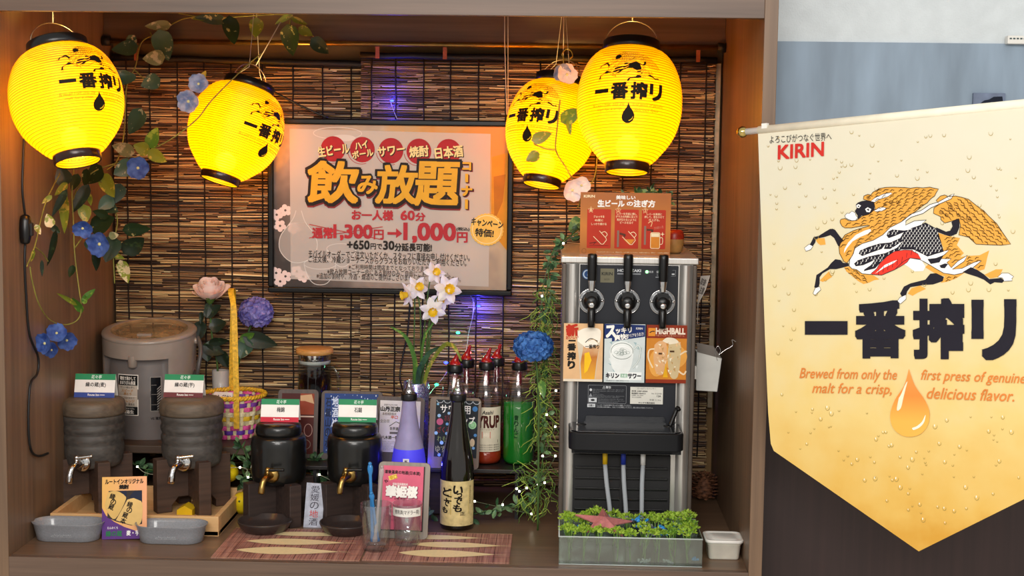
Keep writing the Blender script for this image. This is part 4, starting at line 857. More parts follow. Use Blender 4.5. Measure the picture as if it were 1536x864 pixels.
# ------------------------------------------------------------------ hot water pot
def hot_pot():
    c = A(226, 590, .63); r = 69 * S(c); zb_, zt_ = ZL, A(226, 499, .63).z
    t = thing('hot_water_pot', 'grey-brown electric hot water pot on the wooden riser at left', 'water boiler', (c.x, .625, zb_), (0, 0, 0))
    PB_ = mat('pot_taupe', '8c8076', .3, var=.03, coat=.3); PD = mat('pot_dark_front', '66605e', .4, var=.03); h = zt_ - zb_  # darker front colour also paints in the shade of the recess
    ry = r * .92; seg = 96; rows = 40; V = []; F = []; a0 = math.radians(270)
    slope = lambda y, k: (.16 * (y / r) * r) * max(0, (k - .6) / .4)
    def rad(a, k):
        d = (a - a0 + .2 + PI) % (2 * PI) - PI; q = 1 - .03 * (1 - k); z = k
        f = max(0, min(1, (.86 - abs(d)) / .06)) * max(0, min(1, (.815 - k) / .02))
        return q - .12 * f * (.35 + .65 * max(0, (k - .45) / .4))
    for i in range(rows + 1):
        k = i / rows
        for j in range(seg):
            a = 2 * PI * j / seg; q = rad(a, k); x, y = r * q * math.cos(a), ry * q * math.sin(a); V.append((x, y, h * k + slope(y, k)))
    mi = []
    mb = MB()
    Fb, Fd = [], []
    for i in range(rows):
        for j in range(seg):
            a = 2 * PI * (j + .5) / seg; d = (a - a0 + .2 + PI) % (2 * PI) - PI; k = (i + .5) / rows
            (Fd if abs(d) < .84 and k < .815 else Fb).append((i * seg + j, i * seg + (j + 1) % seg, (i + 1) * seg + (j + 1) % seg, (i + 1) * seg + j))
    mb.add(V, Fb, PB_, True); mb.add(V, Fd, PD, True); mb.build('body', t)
    def ringpts(q, dz): return [(r * q * math.cos(2 * PI * j / seg), ry * q * math.sin(2 * PI * j / seg), h + slope(ry * q * math.sin(2 * PI * j / seg), 1) + dz) for j in range(seg)]
    V = []; prof = [(1.0, 0), (1.015, .003), (1.01, .007), (.985, .010), (.95, .011)]
    for q, dz in prof: V += ringpts(q, dz)
    F = [(i * seg + j, i * seg + (j + 1) % seg, (i + 1) * seg + (j + 1) % seg, (i + 1) * seg + j) for i in range(len(prof) - 1) for j in range(seg)]
    mb = MB().add(V, F, PB_, True)
    mb.add(ringpts(.95, .011) + ringpts(.88, .013) + ringpts(.82, .011), [(i * seg + j, i * seg + (j + 1) % seg, (i + 1) * seg + (j + 1) % seg, (i + 1) * seg + j) for i in range(2) for j in range(seg)], PB_, True)
    V = ringpts(.82, .011) + ringpts(.78, .006) + ringpts(.7, .006) + ringpts(.3, .008) + [(0, 0, h + .008)]
    F = [(i * seg + j, i * seg + (j + 1) % seg, (i + 1) * seg + (j + 1) % seg, (i + 1) * seg + j) for i in range(3) for j in range(seg)] + [(3 * seg + j, 3 * seg + (j + 1) % seg, 4 * seg) for j in range(seg)]
    mb.add(V, F, mat('pot_lid_top', '8c7252', .16, var=.15, scale=40, coat=.8), True); lid = mb.build('lid', t)
    MB().box(-.018, .018, -.05, -.03, h - .004, h + .004, PB_).build('lid_lever', lid, bevel=.002)
    z = h * .80
    MB().lathe([(0, -.024), (.008, -.024), (.0115, -.020), (.012, 0), (.012, .006)], PB_, 24, M=Matrix.Translation((-r * .13, -ry * .9, z))).build('spout', t)
    MB().tube(bez([(.006 + r, 0, h * .96), (r + .018, -.02, h * .86), (r + .016, -.035, h * .70), (r + .010, -.03, h * .60), (r - .004, 0, h * .62)], 6), .0055, mat('pot_handle_grey', '4a4644', .4), 10, flat=1.4).build('handle', t)
    MB().ball((r + .001, 0, h * .93), .009, PB_, 14, 8).build('handle_pivot', t)
    def curved(px_box, x0, x1, z0, z1, draw, name):
        """print wrapped on the recessed front"""
        s = Sheet((0, 0, 100, 160), x1 - x0, z1 - z0, eps=.0003); draw(s); V = []
        for u, ny, v in s.mb.v:
            a = a0 + (x0 + u) / r; zz = z0 + v; q = rad(a, zz / h) ; V.append((r * q * math.cos(a) * 1.0, ry * q * math.sin(a) - .0012 + ny, zz))
        s.mb.v = V; return s.mb.build(name, t)
    def lab(s):
        BK = C('141414', .4); TN = C('b5aa9c', .4); WH = C('e8e2d8', .4); GDN = C('a9763c', .4)
        for i in range(8): s.rect(i * 12.5, 0, i * 12.5 + 12.5, 160, WH)
        s.up()
        for i in range(8): s.rect(3 + i * 11.75, 3, 3 + (i + 1) * 11.75, 42, BK); s.rect(3 + i * 11.75, 43, 3 + (i + 1) * 11.75, 124, TN); s.rect(3 + i * 11.75, 125, 3 + (i + 1) * 11.75, 157, BK)
        s.up(); s.text('電気で沸かして', 12, 8, 88, 22, WH, .02); s.text('まほうびん保温', 12, 25, 88, 39, WH, .02); s.text('忙しい朝も早く', 16, 46, 84, 54, BK); s.text('スピード', 22, 57, 78, 68, GDN, .02); s.text('沸とう', 34, 70, 70, 80, GDN, .02)
        s.rect(6, 83, 50, 84.5, WH); s.rect(50, 83, 94, 84.5, WH); s.text('カルキ臭を抑えて', 16, 88, 84, 95, BK); s.text('オレンジ', 30, 98, 84, 108, GDN, .02); s.text('省エネ 湯温品', 22, 111, 84, 120, BK); s.text('省エネまほうびん', 16, 129, 84, 136, WH); s.text('優湯生', 26, 139, 80, 153, WH, .03)
    curved(None, -.062, -.001, h * .24, h * .64, lab, 'sticker')
    def gauge(s):
        BK = C('121316', .2); WH = C('8f8a84', .4)
        for i in range(4): s.rect(i * 25, 0, i * 25 + 25, 150, WH)
        s.up()
        for i in range(4): s.rect(6 + i * 22, 3, 6 + (i + 1) * 22, 147, BK)
        s.up()
        for k in range(9): s.poly([(60, 52 + k * 11), (92, 38 + k * 11), (92, 43 + k * 11), (60, 57 + k * 11)], WH)
        for y in (35, 75, 120): s.rect(10, y, 55, y + 1.6, WH)
    curved(None, .030, .060, h * .26, h * .62, gauge, 'water_gauge'); curved(None, .028, .062, h * .19, h * .235, lambda s: s.text('VE 電気', 8, 30, 92, 130, C('2a2829', .4), .02), 'lettering')
    return t
hot_pot()
# ------------------------------------------------------------------ basket
def basket():
    c = A(351, 591, .605); r1 = 46 * S(c); r0 = 35 * S(c); zb_ = ZL + .001; zt_ = c.z; h = zt_ - zb_
    t = thing('woven_basket', 'pink, purple and yellow woven basket with a tall yellow handle', 'basket', (c.x, .605, zb_))
    cols = ['e25a9c', '7a3c9c', 'e05a96', 'e8d9b0', 'e2b92e', 'e6d6aa', 'e0559c', '6a3aa8', 'e2509a']; rows = len(cols); seg = 120; mb = MB()
    for i, c_ in enumerate(cols):
        z0 = h - (i + 1) * h / rows; z1 = h - i * h / rows - .0006; m = mat('straw_' + str(i), c_, .6, var=.12, scale=200); V = []
        for z in (z0, (z0 + z1) / 2, z1):
            for j in range(seg):
                a = 2 * PI * j / seg; rr = r0 + (r1 - r0) * z / h + .0030 * math.sin(13 * a + (i % 2) * PI) + (.0008 if z == (z0 + z1) / 2 else 0); V.append((rr * math.cos(a), rr * math.sin(a), z))
        mb.add(V, [(k * seg + j, k * seg + (j + 1) % seg, (k + 1) * seg + (j + 1) % seg, (k + 1) * seg + j) for k in range(2) for j in range(seg)], m, True)
    CRM_ = mat('straw_cream', 'dccda0', .6, var=.1, scale=200)
    for k in range(26):
        a = 2 * PI * (k + .5) / 26; V = []
        for z in [h * q / 6 for q in range(7)]:
            for da in (-.065, .065): rr = r0 + (r1 - r0) * z / h + .0006; V.append((rr * math.cos(a + da), rr * math.sin(a + da), z))
        mb.add(V, [(2 * q, 2 * q + 1, 2 * q + 3, 2 * q + 2) for q in range(6)], CRM_)
    mb.lathe([(0, .001), (r0, .001)], CRM_, 40); mb.build('weave', t)
    YB_ = mat('yellow_straw', 'd8a92a', .55, var=.15, scale=150); mb = MB()
    for ph in (0, PI): mb.tube([((r1 + .0028 * math.cos(26 * a / 2 * 2 + ph)) * math.cos(a), (r1 + .0028 * math.cos(26 * a + ph)) * math.sin(a), h + .0028 * math.sin(26 * a + ph)) for a in [2 * PI * k / 208 for k in range(209)]], .0038, YB_, 6)
    mb.build('rim', t)
    top = A(349, 433, .605).z - zb_; P = []
    hx = .023
    arch = [(hx, -r1 - .001, h * .3), (hx, -r1 - .001, h), (hx * .9, -r1 * .95, h + .08), (hx * .6, -r1 * .75, top - .05), (0, -r1 * .35, top - .008), (-hx * .2, 0, top), (-hx * .3, r1 * .35, top - .008), (-hx * .6, r1 * .75, top - .05), (-hx * .9, r1 * .95, h + .08), (-hx, r1, h), (-hx, r1, h * .4)]
    mb = MB(); B_ = bez(arch, 8); V = []
    for p in B_: V += [p + Vector((-.0068, 0, 0)), p + Vector((.0068, 0, 0)), p + Vector((.0068, .0014, .0005)), p + Vector((-.0068, .0014, .0005))]
    mb.add(V, [(4 * i + a, 4 * i + (a + 1) % 4, 4 * i + 4 + (a + 1) % 4, 4 * i + 4 + a) for i in range(len(B_) - 1) for a in range(4)], YB_); mb.build('handle', t)
    s = Sheet((0, 0, 100, 36), .062, .026); s.slab(.0006, C('efe3da', .6)); s.text('コースターご自由に', 6, 9, 94, 27, C('3a2c28', .6), .02)
    s.mb.build('note_card', loc=(A(331, 591, .645).x - .031, .645, zt_ - .028), rot=(math.radians(-14), 0, math.radians(-8)), label='white note card standing inside the woven basket', cat='card')
basket()
cc = A(331, 560, .715)
t = thing('plastic_cup', 'clear plastic cup behind the basket holding the artificial flowers', 'cup', (cc.x, .715, ZL))
hh = A(331, 555, .715).z - ZL; MB().lathe([(.014, .0), (.019, .002), (.021, hh * .6), (.022, hh), (.0205, hh), (.0195, hh * .6), (.017, .004), (0, .004)], shine('frosted_cup', 'dcd8d2', .45, .2), 28).build('wall', t)
# ------------------------------------------------------------------ artificial flowers behind the basket
def rose():
    p = A(315, 436, .70); o0 = Vector((cc.x - .004, .712, ZL + .006)); t = thing('artificial_rose', 'pale pink artificial rose rising behind the pot', 'flower', o0)
    r = 24 * S(p); c = p - o0; mb = MB(); R = random.Random(4)
    for i in range(22):
        k = i / 21; a = i * 2.4; rr = r * (.16 + .84 * k); hgt = r * (1.25 - .35 * k); V = []; n = 7
        for u in range(5):
            q = u / 4
            for j in range(-n, n + 1):
                s_ = j / n; wd = (.95 if k < .5 else .62); aa = a + s_ * wd
                bul = rr * (.30 + .80 * math.sin(PI * .5 * q)) * (1 + .10 * k * q * q * 2 * (1 - abs(s_))) ; zz = -r * .55 + hgt * q * (1 - .18 * abs(s_) ** 2) + (r * .10 if q == 1 else 0) * (-1 if k > .7 else 1)
                V.append((bul * math.cos(aa), bul * math.sin(aa), zz))
        N = 2 * n + 1; mb.add(V, [(u * N + j, u * N + j + 1, (u + 1) * N + j + 1, (u + 1) * N + j) for u in range(4) for j in range(N - 1)], PPK, True, Matrix.Translation(c) @ Matrix.Rotation(math.radians(22), 4, 'X'))
    mb.ball((c.x, c.y, c.z - r * .2), r * .4, PPK); mb.build('bloom', t)
    mb = MB().tube(bez([c + Vector((0, 0, -r * .4)), A(316, 480, .70) - o0, A(320, 520, .705) - o0, A(326, 548, .71) - o0, Vector((0, 0, 0))], 6), .0026, GSTEM, 8); mb.lathe([(.003, -r * .9), (r * .30, -r * .6), (r * .36, -r * .4)], GSTEM, 12, M=Matrix.Translation(c)); mb.build('stem', t); mb = MB()
    for px, py, L, Wd, ang, kd in ((320, 465, 30, 18, 330, 'd'), (328, 487, 26, 22, 345, 'd'), (299, 498, 30, 20, 100, 'd'), (312, 466, 22, 12, 100, 'd'), (322, 525, 32, 22, 20, 'd'), (310, 530, 26, 22, 80, 'd'), (330, 512, 30, 14, 350, 'd'), (302, 478, 18, 8, 90, 'd'), (336, 540, 26, 20, 60, 'd')):
        q = A(px, py, .695); kk = S(q); a = math.radians(ang); leaf(mb, q - o0 - Vector((math.cos(a), 0, -math.sin(a))) * L * kk * .5, L * kk, Wd * kk, ang, LV[kd], R.uniform(-20, 20), .15)
    mb.build('foliage', t)
rose()
def hydrangea(name, label, px, py, rx, ry, Y, stem, m, leaves, seed, n=46, cone=False):
    R = random.Random(seed); p = A(px, py, Y); o0 = A(*stem[-1]) if isinstance(stem[-1], tuple) else stem[-1]; t = thing(name, label, 'flower', o0); c = p - o0; k = S(p); mb = MB()
    for i in range(n):
        z = 1 - 1.7 * (i + .5) / n; a = i * 2.39996; q = math.sqrt(max(0, 1 - z * z)); d = Vector((q * math.cos(a), q * math.sin(a), z)); pos = c + Vector((d.x * rx, d.y * rx * .8, d.z * ry)) * k * .82
        M = Matrix.Translation(pos) @ d.to_track_quat('Z', 'Y').to_matrix().to_4x4() @ Matrix.Rotation(R.uniform(0, 6), 4, 'Z')
        rr = rx * k * .36
        for b in range(4):
            V = []; nu, nv = 3, 2
            for u in range(nu + 1):
                tt = u / nu; w_ = rr * .55 * math.sin(PI * (.12 + .74 * tt)) ** .8
                for j in range(-nv, nv + 1): V.append((tt * rr, j / nv * w_, .25 * rr * tt * R.uniform(.4, 1.2) + .1 * rr * abs(j / nv)))
            N = 5; mb.add(V, [(u * N + j, u * N + j + 1, (u + 1) * N + j + 1, (u + 1) * N + j) for u in range(nu) for j in range(N - 1)], m, True, M @ Matrix.Rotation(b * PI / 2, 4, 'Z'))
    mb.ball(c, rx * k * .62, m, sz=ry / rx); mb.build('bloom', t)
    S_ = [c] + [(A(*q) - o0 if isinstance(q, tuple) else q - o0) for q in stem]; MB().tube(bez(S_, 6), .0024, GSTEM, 8).build('stem', t)
    if leaves:
        mb = MB()
        for lx, ly, L, Wd, ang, kd in leaves:
            q = A(lx, ly, Y - .01); kk = S(q); a = math.radians(ang); leaf(mb, q - o0 - Vector((math.cos(a), 0, -math.sin(a))) * L * kk * .5, L * kk, Wd * kk, ang, LV[kd], R.uniform(-20, 20), .15)
        mb.build('foliage', t)
hydrangea('artificial_hydrangea', 'violet-blue artificial hydrangea leaning right of the yellow basket handle', 384, 469, 27, 24, .70, [(372, 500, .70), (362, 530, .705), Vector((cc.x + .006, .716, ZL + .006))], PPU, [(393, 512, 50, 26, 12, 'd'), (366, 524, 30, 26, 110, 't'), (372, 505, 24, 14, 330, 'v')], 8)
# ------------------------------------------------------------------ pitcher
def pitcher():
    c = A(472, 560, .62); k = S(c); zz = lambda y: A(472, y, .62).z - ZR
    t = thing('glass_pitcher', 'glass pitcher of dark tea with a bamboo lid', 'pitcher', (c.x, .62, ZR)); zt_ = zz(533); R1 = 25.0 * k
    MB().lathe([(0, .001), (R1 * .98, .001), (R1 * 1.06, .01), (R1 * 1.04, zt_ * .5), (R1, zt_ - .012), (R1, zt_), (R1 - .002, zt_), (R1 - .002, zt_ - .012), (R1 * 1.04 - .002, zt_ * .5), (R1 * 1.06 - .002, .012), (R1 * .95, .005), (0, .005)], CLEAR, 48).build('jar', t)
    TEA = mat('dark_tea', '160a0c', .12, var=.05); zt2 = zz(561)
    MB().lathe([(0, .006), (R1 * .96, .006), (R1 * 1.04 - .002, .014), (R1 * 1.03 - .0022, zt2 * .6), (R1 - .0022, zt2), (0, zt2)], TEA, 48).build('tea', t)
    lid = MB().lathe([(0, zt_ + .004), (R1 + .002, zt_ + .004), (28 * k, zt_ + .006), (28.3 * k, zt_ + .012), (27.5 * k, zt_ + .018), (26 * k, zt_ + .019), (0, zt_ + .019)], BAMB, 48).build('lid', t)
    MB().lathe([(R1 - .003, zt_ - .012), (R1 - .0022, zt_ - .010), (R1 - .001, zt_ + .0045)], CHROME, 48).build('steel_collar', lid); MB().lathe([(R1 - .004, zt_ - .020), (R1 - .0022, zt_ - .018), (R1 - .0022, zt_ - .012), (R1 - .004, zt_ - .011)], mat('white_silicone', 'cfc8c0', .5), 40).build('seal', lid)
    MB().tube(bez([(R1 - .001, -.004, zz(549)), (R1 + .010, -.006, zz(552)), (R1 + .019, -.008, zz(566)), (R1 + .020, -.008, zz(592)), (R1 + .012, -.006, zz(606)), (R1 + .001, -.004, zz(608))], 6), .0052, CLEAR, 12).build('handle', t)
pitcher()
# ------------------------------------------------------------------ kegs on stands in the tray
t = thing('wooden_tray', 'shallow pale wooden tray under the two grey kegs', 'tray', (.2095, .33, 0)); TX0, TX1, TY0, TY1 = .021 - .2095, .400 - .2095, -.136, .150; th = .012; TH = .044
MB().box(TX0, TX1, TY0, TY1, 0, .010, PALEW).build('base', t)
for nm, b in (('front_board', (TX0, TX1, TY0, TY0 + th)), ('back_board', (TX0, TX1, TY1 - th, TY1)), ('side_board', (TX0, TX0 + th, TY0 + th, TY1 - th)), ('side_board', (TX1 - th, TX1, TY0 + th, TY1 - th))): MB().box(*b, .0, TH, PALEW).build(nm, t, bevel=.0015)
def stand_mesh(L, h, th, post, seat, arch, m):
    """half-lapped cross of two boards: tall ends, a lower saddle and a cut-out foot"""
    out = []
    P = [(-L, 0), (-L + post * 1.15, 0), (-L + post * 1.15, arch * .5), (-L + post * 1.6, arch), (L - post * 1.6, arch), (L - post * 1.15, arch * .5), (L - post * 1.15, 0), (L, 0), (L, h), (L - post, h), (L - post - .004, seat), (-L + post + .004, seat), (-L + post, h), (-L, h)]
    return P
def keg_stand(label, c, ang, L, h, th, post, seat, arch, m, z=0, group=None):
    t = thing('keg_stand', label, 'stand', (c[0], c[1], z), (0, 0, ang), group); P = stand_mesh(L, h, th, post, seat, arch, m); R0 = Matrix(((1, 0, 0, 0), (0, 0, -1, 0), (0, 1, 0, 0), (0, 0, 0, 1)))
    for a in (0, PI / 2): MB().prism(P, -th / 2, th / 2, m, Matrix.Rotation(a, 4, 'Z') @ R0).build('cross_board', t, bevel=.002)
    return t
def tap(parent, c, m, lm, k=1.0, lever=(.03, -.004, .012), pointing=-.012):
    """c on the keg wall; spout runs out towards the viewer and turns down"""
    o = MB().lathe([(0, .006), (.012 * k, .006), (.0155 * k, .003), (.0165 * k, 0), (.0165 * k, -.004)], m, 28, M=Matrix.Translation(c) @ Matrix.Rotation(PI / 2, 4, 'X')).tube(bez([c, c + Vector((pointing * .3, -.018 * k, .001)), c + Vector((pointing * .8, -.034 * k, -.002)), c + Vector((pointing * 1.1, -.040 * k, -.014 * k)), c + Vector((pointing * 1.25, -.041 * k, -.030 * k))], 5), [.0065 * k] * 16 + [.0072 * k] * 4 + [.0062 * k], m, 14).build('tap', parent)
    p = c + Vector((pointing * .4, -.022 * k, .006)); MB().tube([p, p + Vector((0, 0, .010))], .0045 * k, m, 12).ball(p + Vector((0, 0, .012)), .0055 * k, m, 12, 8).build('valve_stem', o)
    q = p + Vector((.002, -.001, .012)); MB().tube(bez([q, q + Vector(lever) * .5, q + Vector(lever)], 4), .0032 * k, lm, 10).build('lever', o)
    return o
KG = wood('keg_stoneware', '34302d', '55504b', 'X', rough=.55, k=2, bmp=.25); KGL = wood('keg_lid_stoneware', '4a3f34', '6a5c4c', 'X', rough=.55, k=2, bmp=.2)
def grey_keg(px, Y, label):
    c = A(px, 650, Y); k = S(c); zz = lambda y: A(px, y, Y).z; zb_ = zz(697); t = thing('ceramic_keg', label, 'keg', (c.x, Y, zb_), group='grey stoneware kegs')
    pr = [(0, 0), (36, 0), (40, .003), (42.5, .010)]; P = [(0, 696.5), (36, 696.5), (40, 694), (42.5, 688), (44.5, 676), (45, 668), (44.2, 664), (43.6, 661), (45.5, 656), (45.8, 652), (44.2, 648), (44, 646), (46, 641), (46.2, 637), (44.6, 633), (44.4, 631), (46.2, 627), (46.4, 622), (45.8, 619.5), (30, 619)]
    MB().lathe([(a * k, zz(b) - zb_) for a, b in P], KG, 64).build('body', t)
    MB().lathe([(a * k, zz(b) - zb_) for a, b in [(40, 619.5), (47, 619), (48, 616), (47.6, 606), (46, 600.5), (42, 597.5), (36, 596), (33, 595.6), (0, 595.2)]], KGL, 64).build('lid', t)
    tap(t, Vector((-.004 + 0, -44.3 * k, zz(685) - zb_)), CHROME, CHROME, 1.22, (.034, .004, .004), -.012)
    return t, zz(595.4)
def black_keg(px, Y, label, g):
    BKG = mat('black_glaze', '121211', .28, var=.1, coat=.25)
    c = A(px, 680, Y); k = S(c); zz = lambda y: A(px, y, Y).z; zb_ = zz(722); t = thing('ceramic_keg', label, 'keg', (c.x, Y, zb_), group=g)
    P = [(0, 722), (33, 722), (37, 720), (40, 714)] + [(41 + (.5 if i % 2 else -.2), 708 - i * 6) for i in range(9)] + [(40, 655), (37.5, 651.5), (30, 650)]
    MB().lathe([(a * k, zz(b) - zb_) for a, b in P], BKG, 64).build('body', t)
    MB().lathe([(a * k, zz(b) - zb_) for a, b in [(28, 651), (33, 650.5), (34.5, 647), (34, 640), (32.5, 635.5), (28, 632.8), (20, 632), (0, 631.8)]], BKG, 56).build('lid', t)
    tap(t, Vector((-.004, -40.6 * k, zz(704) - zb_)), BRASS, BLACK, 1.08, (.036, -.002, .001), -.012)
    return t, zz(632)
for px, lab in ((140, 'left'), (288, 'right')):
    Y = .40; t, ztop = grey_keg(px, Y, {'left': 'grey ribbed stoneware keg nearest the left side wall', 'right': 'grey ribbed stoneware keg in front of the woven basket'}[lab])
    c = A(px, 690, Y); keg_stand({'left': 'dark wooden cross stand under the keg nearest the left wall', 'right': 'dark wooden cross stand under the keg beside the basket'}[lab], (c.x, Y), math.radians(33.5), .090, A(px, 690, Y - .05).z - .0105, .03, .032, t.location.z - .0105 - .001, .034, DARKW, .0105, 'cross stands in the pale tray')
    globals()['ktop_' + lab] = (c.x, Y, ztop)
bk = {}
for px, lab, g in ((418, 'black glossy keg with brass tap standing left of the other black one', 'black kegs'), (532.5, 'black glossy keg with brass tap nearer the blue bottle', 'black kegs')):
    Y = .345; t, ztop = black_keg(px, Y, lab, g); c = A(px, 690, Y)
    keg_stand('blackened wooden cross stand under the ' + ('black keg beside the upright sign and lemons' if px < 500 else 'black keg behind the empty glasses'), (c.x, Y), math.radians(38), .084, t.location.z + .006, .03, .028, t.location.z - .001, .02, BLACKW, 0, 'cross stands under the black kegs')
    bk[px] = (c.x, Y, ztop)
# name cards
def name_card(box, base_c, txt, low, label, yaw=0):
    x0, y0, x1, y1 = box; k = S(Vector(base_c)); Wd, Hh = (x1 - x0) * k, (y1 - y0) * k * 1.02
    xo = A((x0 + x1) / 2, y1, base_c[1]).x - Wd / 2
    t = thing('name_card', label, 'card', (xo, base_c[1] - .012, base_c[2] + .0005), (0, 0, yaw), 'tent name cards on the kegs')
    s = Sheet((0, 0, 100, 56), Wd, Hh); WH = C('f2ece6', .5); GN = C('2f8a5c', .5); s.slab(.0006, WH); s.rect(0, 0, 100, 14, GN); s.rect(0, 44, 100, 56, C(low, .5)); s.up()
    s.text('花々亭', 40, 2.5, 66, 11.5, C('dff0e4', .5), .01, .15); s.text(txt, 27 if len(txt) > 3 else 42, 20, 77 if len(txt) > 3 else 62, 32, C('2a2220', .5), .015); s.text('Route Inn', 34, 47, 62, 52, WH, .02); s.rect(64, 49, 76, 50.5, WH)
    a = math.radians(-17); M = Matrix.Translation((0, 0, 0)) @ Matrix.Rotation(a, 4, 'X'); s.mb.build('front_face', t, M=M)
    d = 2 * Hh * math.sin(-a); MB().box(0, Wd, 0, .0006, 0, Hh * .995, C('d9d2c8', .6)).build('back_face', t, M=Matrix.Translation((0, d, 0)) @ Matrix.Rotation(-a, 4, 'X'))
name_card((113, 559, 173.5, 594), ktop_left, '縁の蔵(麦)', '3a4c94', 'green and white tent card with a blue foot on the leftmost keg', .02)
name_card((247, 562, 306, 596), ktop_right, '縁の蔵(芋)', '70373a', 'green and white tent card with a maroon foot on a grey keg')
name_card((392, 595, 449, 629), bk[418], '梅錦', 'c8283c', 'green and white tent card with a crimson foot on a black keg', .02)
name_card((508, 594.5, 565, 628), bk[532.5], '石鎚', '2f8a5c', 'green and white tent card with a green foot on a black keg')
# little yellow box in the tray
g = A(279, 757, .33); k = S(g); t = thing('paper_box', 'small yellow box inside the pale tray under the keg stand', 'box', (g.x, .335, .0105))
YB2 = C('d9b01e', .5); MB().prism([(-.018, 0), (.018, 0), (.018, .016), (0, .026), (-.018, .016)], -.02, .02, YB2, Matrix(((1, 0, 0, 0), (0, 0, -1, 0), (0, 1, 0, 0), (0, 0, 0, 1)))).build('box_body', t, bevel=.0008)
# oval dishes
def oval_dish(px, lab):
    c = G(px, 800, 0); Yc = .150; c = A(px, 800, Yc); k = S(c); mb = MB(); hl, hw, hgt = 54.5 * k, .041, .040
    t = thing('oval_dish', lab, 'dish', (c.x, Yc, 0), group='grey oval dishes on the counter'); n = 40
    def ring(f, z, fl=None):
        fl = fl if fl is not None else f
        L, Wd = hl * fl, hw * f; q = L - Wd; return [((q if math.cos(a) > 0 else -q) + Wd * math.cos(a), Wd * math.sin(a), z) for a in [2 * PI * (i + .5) / n for i in range(n)]]
    rings = [ring(.78, 0, .84), ring(.82, .002, .865), ring(.86, .016, .90), ring(.94, .034, .96), ring(1, hgt - .001, 1), ring(1.0, hgt, 1), ring(.965, hgt, .98), ring(.9, .032, .935), ring(.80, .014, .875), ring(.74, .006, .83)]
    V = [p for r_ in rings for p in r_]; F = [(i * n + j, i * n + (j + 1) % n, (i + 1) * n + (j + 1) % n, (i + 1) * n + j) for i in range(len(rings) - 1) for j in range(n)]
    F.append(tuple((len(rings) - 1) * n + j for j in range(n))); F.append(tuple(range(n))[::-1]); mb.add(V, F, GREYC, True); mb.build('bowl', t)
    s = Sheet((0, 0, 100, 24), .055, .011); WH = C('b9bcc0', .4)
    P = [(8 + i * .7, 11 + 4.5 * math.sin(i * .62) * (1 if i % 17 > 3 else 1.5) + 2 * math.sin(i * .23)) for i in range(115)]; s.line(P, .9, WH); s.line(bez2([(4, 16), (20, 20), (50, 19), (75, 20), (90, 19)], 5), .8, WH)
    V = [];
    for u, ny, v in s.mb.v: zz = .010 + v; f = .84 + (.10 * (zz - .006) / .028); V.append((u - .030, -hw * f - .0006 + ny, zz))
    s.mb.v = V; s.mb.build('lettering', t)
oval_dish(103, 'grey oval dish at the left end of the counter'); oval_dish(257.5, 'grey oval dish in front of the keg beside the basket')
SAU = mat('dark_brown_saucer', '332a28', .32, var=.1, coat=.2)
for px, lab in ((397, 'dark saucer below the tap of the black keg near the lemons'), (520, 'dark saucer below the other black tap, behind the empty glass')):
    Yc = .245; c = A(px, 790, Yc); k = S(c); R_ = 41 * k
    o = MB().lathe([(0, 0), (R_ * .72, 0), (R_ * .78, .002), (R_ * .90, .010), (R_ * .985, .020), (R_, .0235), (R_ * .985, .025), (R_ * .95, .0235), (R_ * .86, .013), (R_ * .72, .007), (0, .006)], SAU, 56).build('saucer', loc=(c.x, Yc, .0026)); tag(o, lab, 'saucer', 'dark saucers under the black taps')
# shochu card
gc = G(190, 803, 0); k = S(gc)
t = thing('drink_card', 'orange and purple drink card with two bottles leaning before the pale tray', 'card', (A(155, 803, .155).x, .145, .0005))
s = Sheet((0, 0, 67, 89), 67 * k, 89 * k * 1.03); OG = grad('card_orange', [(0, 'e8b25a'), (1, 'eea878')], 'X', 0, .09, .5); s.slab(.0012, OG)
PUR = C('5f3a80', .5); NV = C('262a3e', .5); TAN = C('d9b26a', .5); BK = C('1c1614', .5)
s.poly([(0, 44), (6, 55), (18, 64), (34, 72), (52, 78), (67, 83), (67, 89), (0, 89)], PUR); s.up()
s.poly([(10, 20), (60, 20), (60, 68), (44, 70), (22, 64), (8, 58)], C('3a3230', .5)); s.up()
s.poly(bez2([(9, 22), (20, 20), (30, 24), (36, 32), (20, 60), (8, 50), (4, 40)], 4), TAN); s.poly(bez2([(38, 33), (50, 31), (60, 38), (60, 60), (54, 70), (40, 68), (21, 62)], 4), C('deb874', .5)); s.poly([(27, 20), (37, 20), (37, 30)], NV); s.poly([(40, 30), (48, 21), (60, 21), (60, 36), (48, 31)], NV); s.up()
s.text('ルートインオリジナル', 5, 3.5, 62, 10, BK, .03); s.text('焼酎', 26, 11.5, 40, 17.5, BK, .05)
for ch, x, y in (('縁', 12, 24), ('の', 13, 32), ('蔵', 10, 39), ('縁', 38, 36), ('の', 37, 44), ('蔵', 31, 51), ('本', 28, 59)): s.text(ch, x, y, x + 8, y + 8, BK, .02, rot=20)
s.text('えんのくら', 8, 71, 24, 74.5, C('e9e0ea', .5), .02); s.text('縁の蔵', 6, 77, 30, 85, C('2f7a4c', .5), .02); s.text('麦・芋', 37, 77, 56, 84, C('f4f0ee', .5), .03)
s.mb.build('card_face', t, M=Matrix.Rotation(math.radians(-11), 4, 'X') @ Matrix.Rotation(math.radians(-2.5), 4, 'Y') )
MB().box(.02, .06, 0, .0012, 0, .085, C('d8d0c4', .6)).build('easel_leg', t, M=Matrix.Translation((0, .056, 0)) @ Matrix.Rotation(math.radians(22), 4, 'X'))
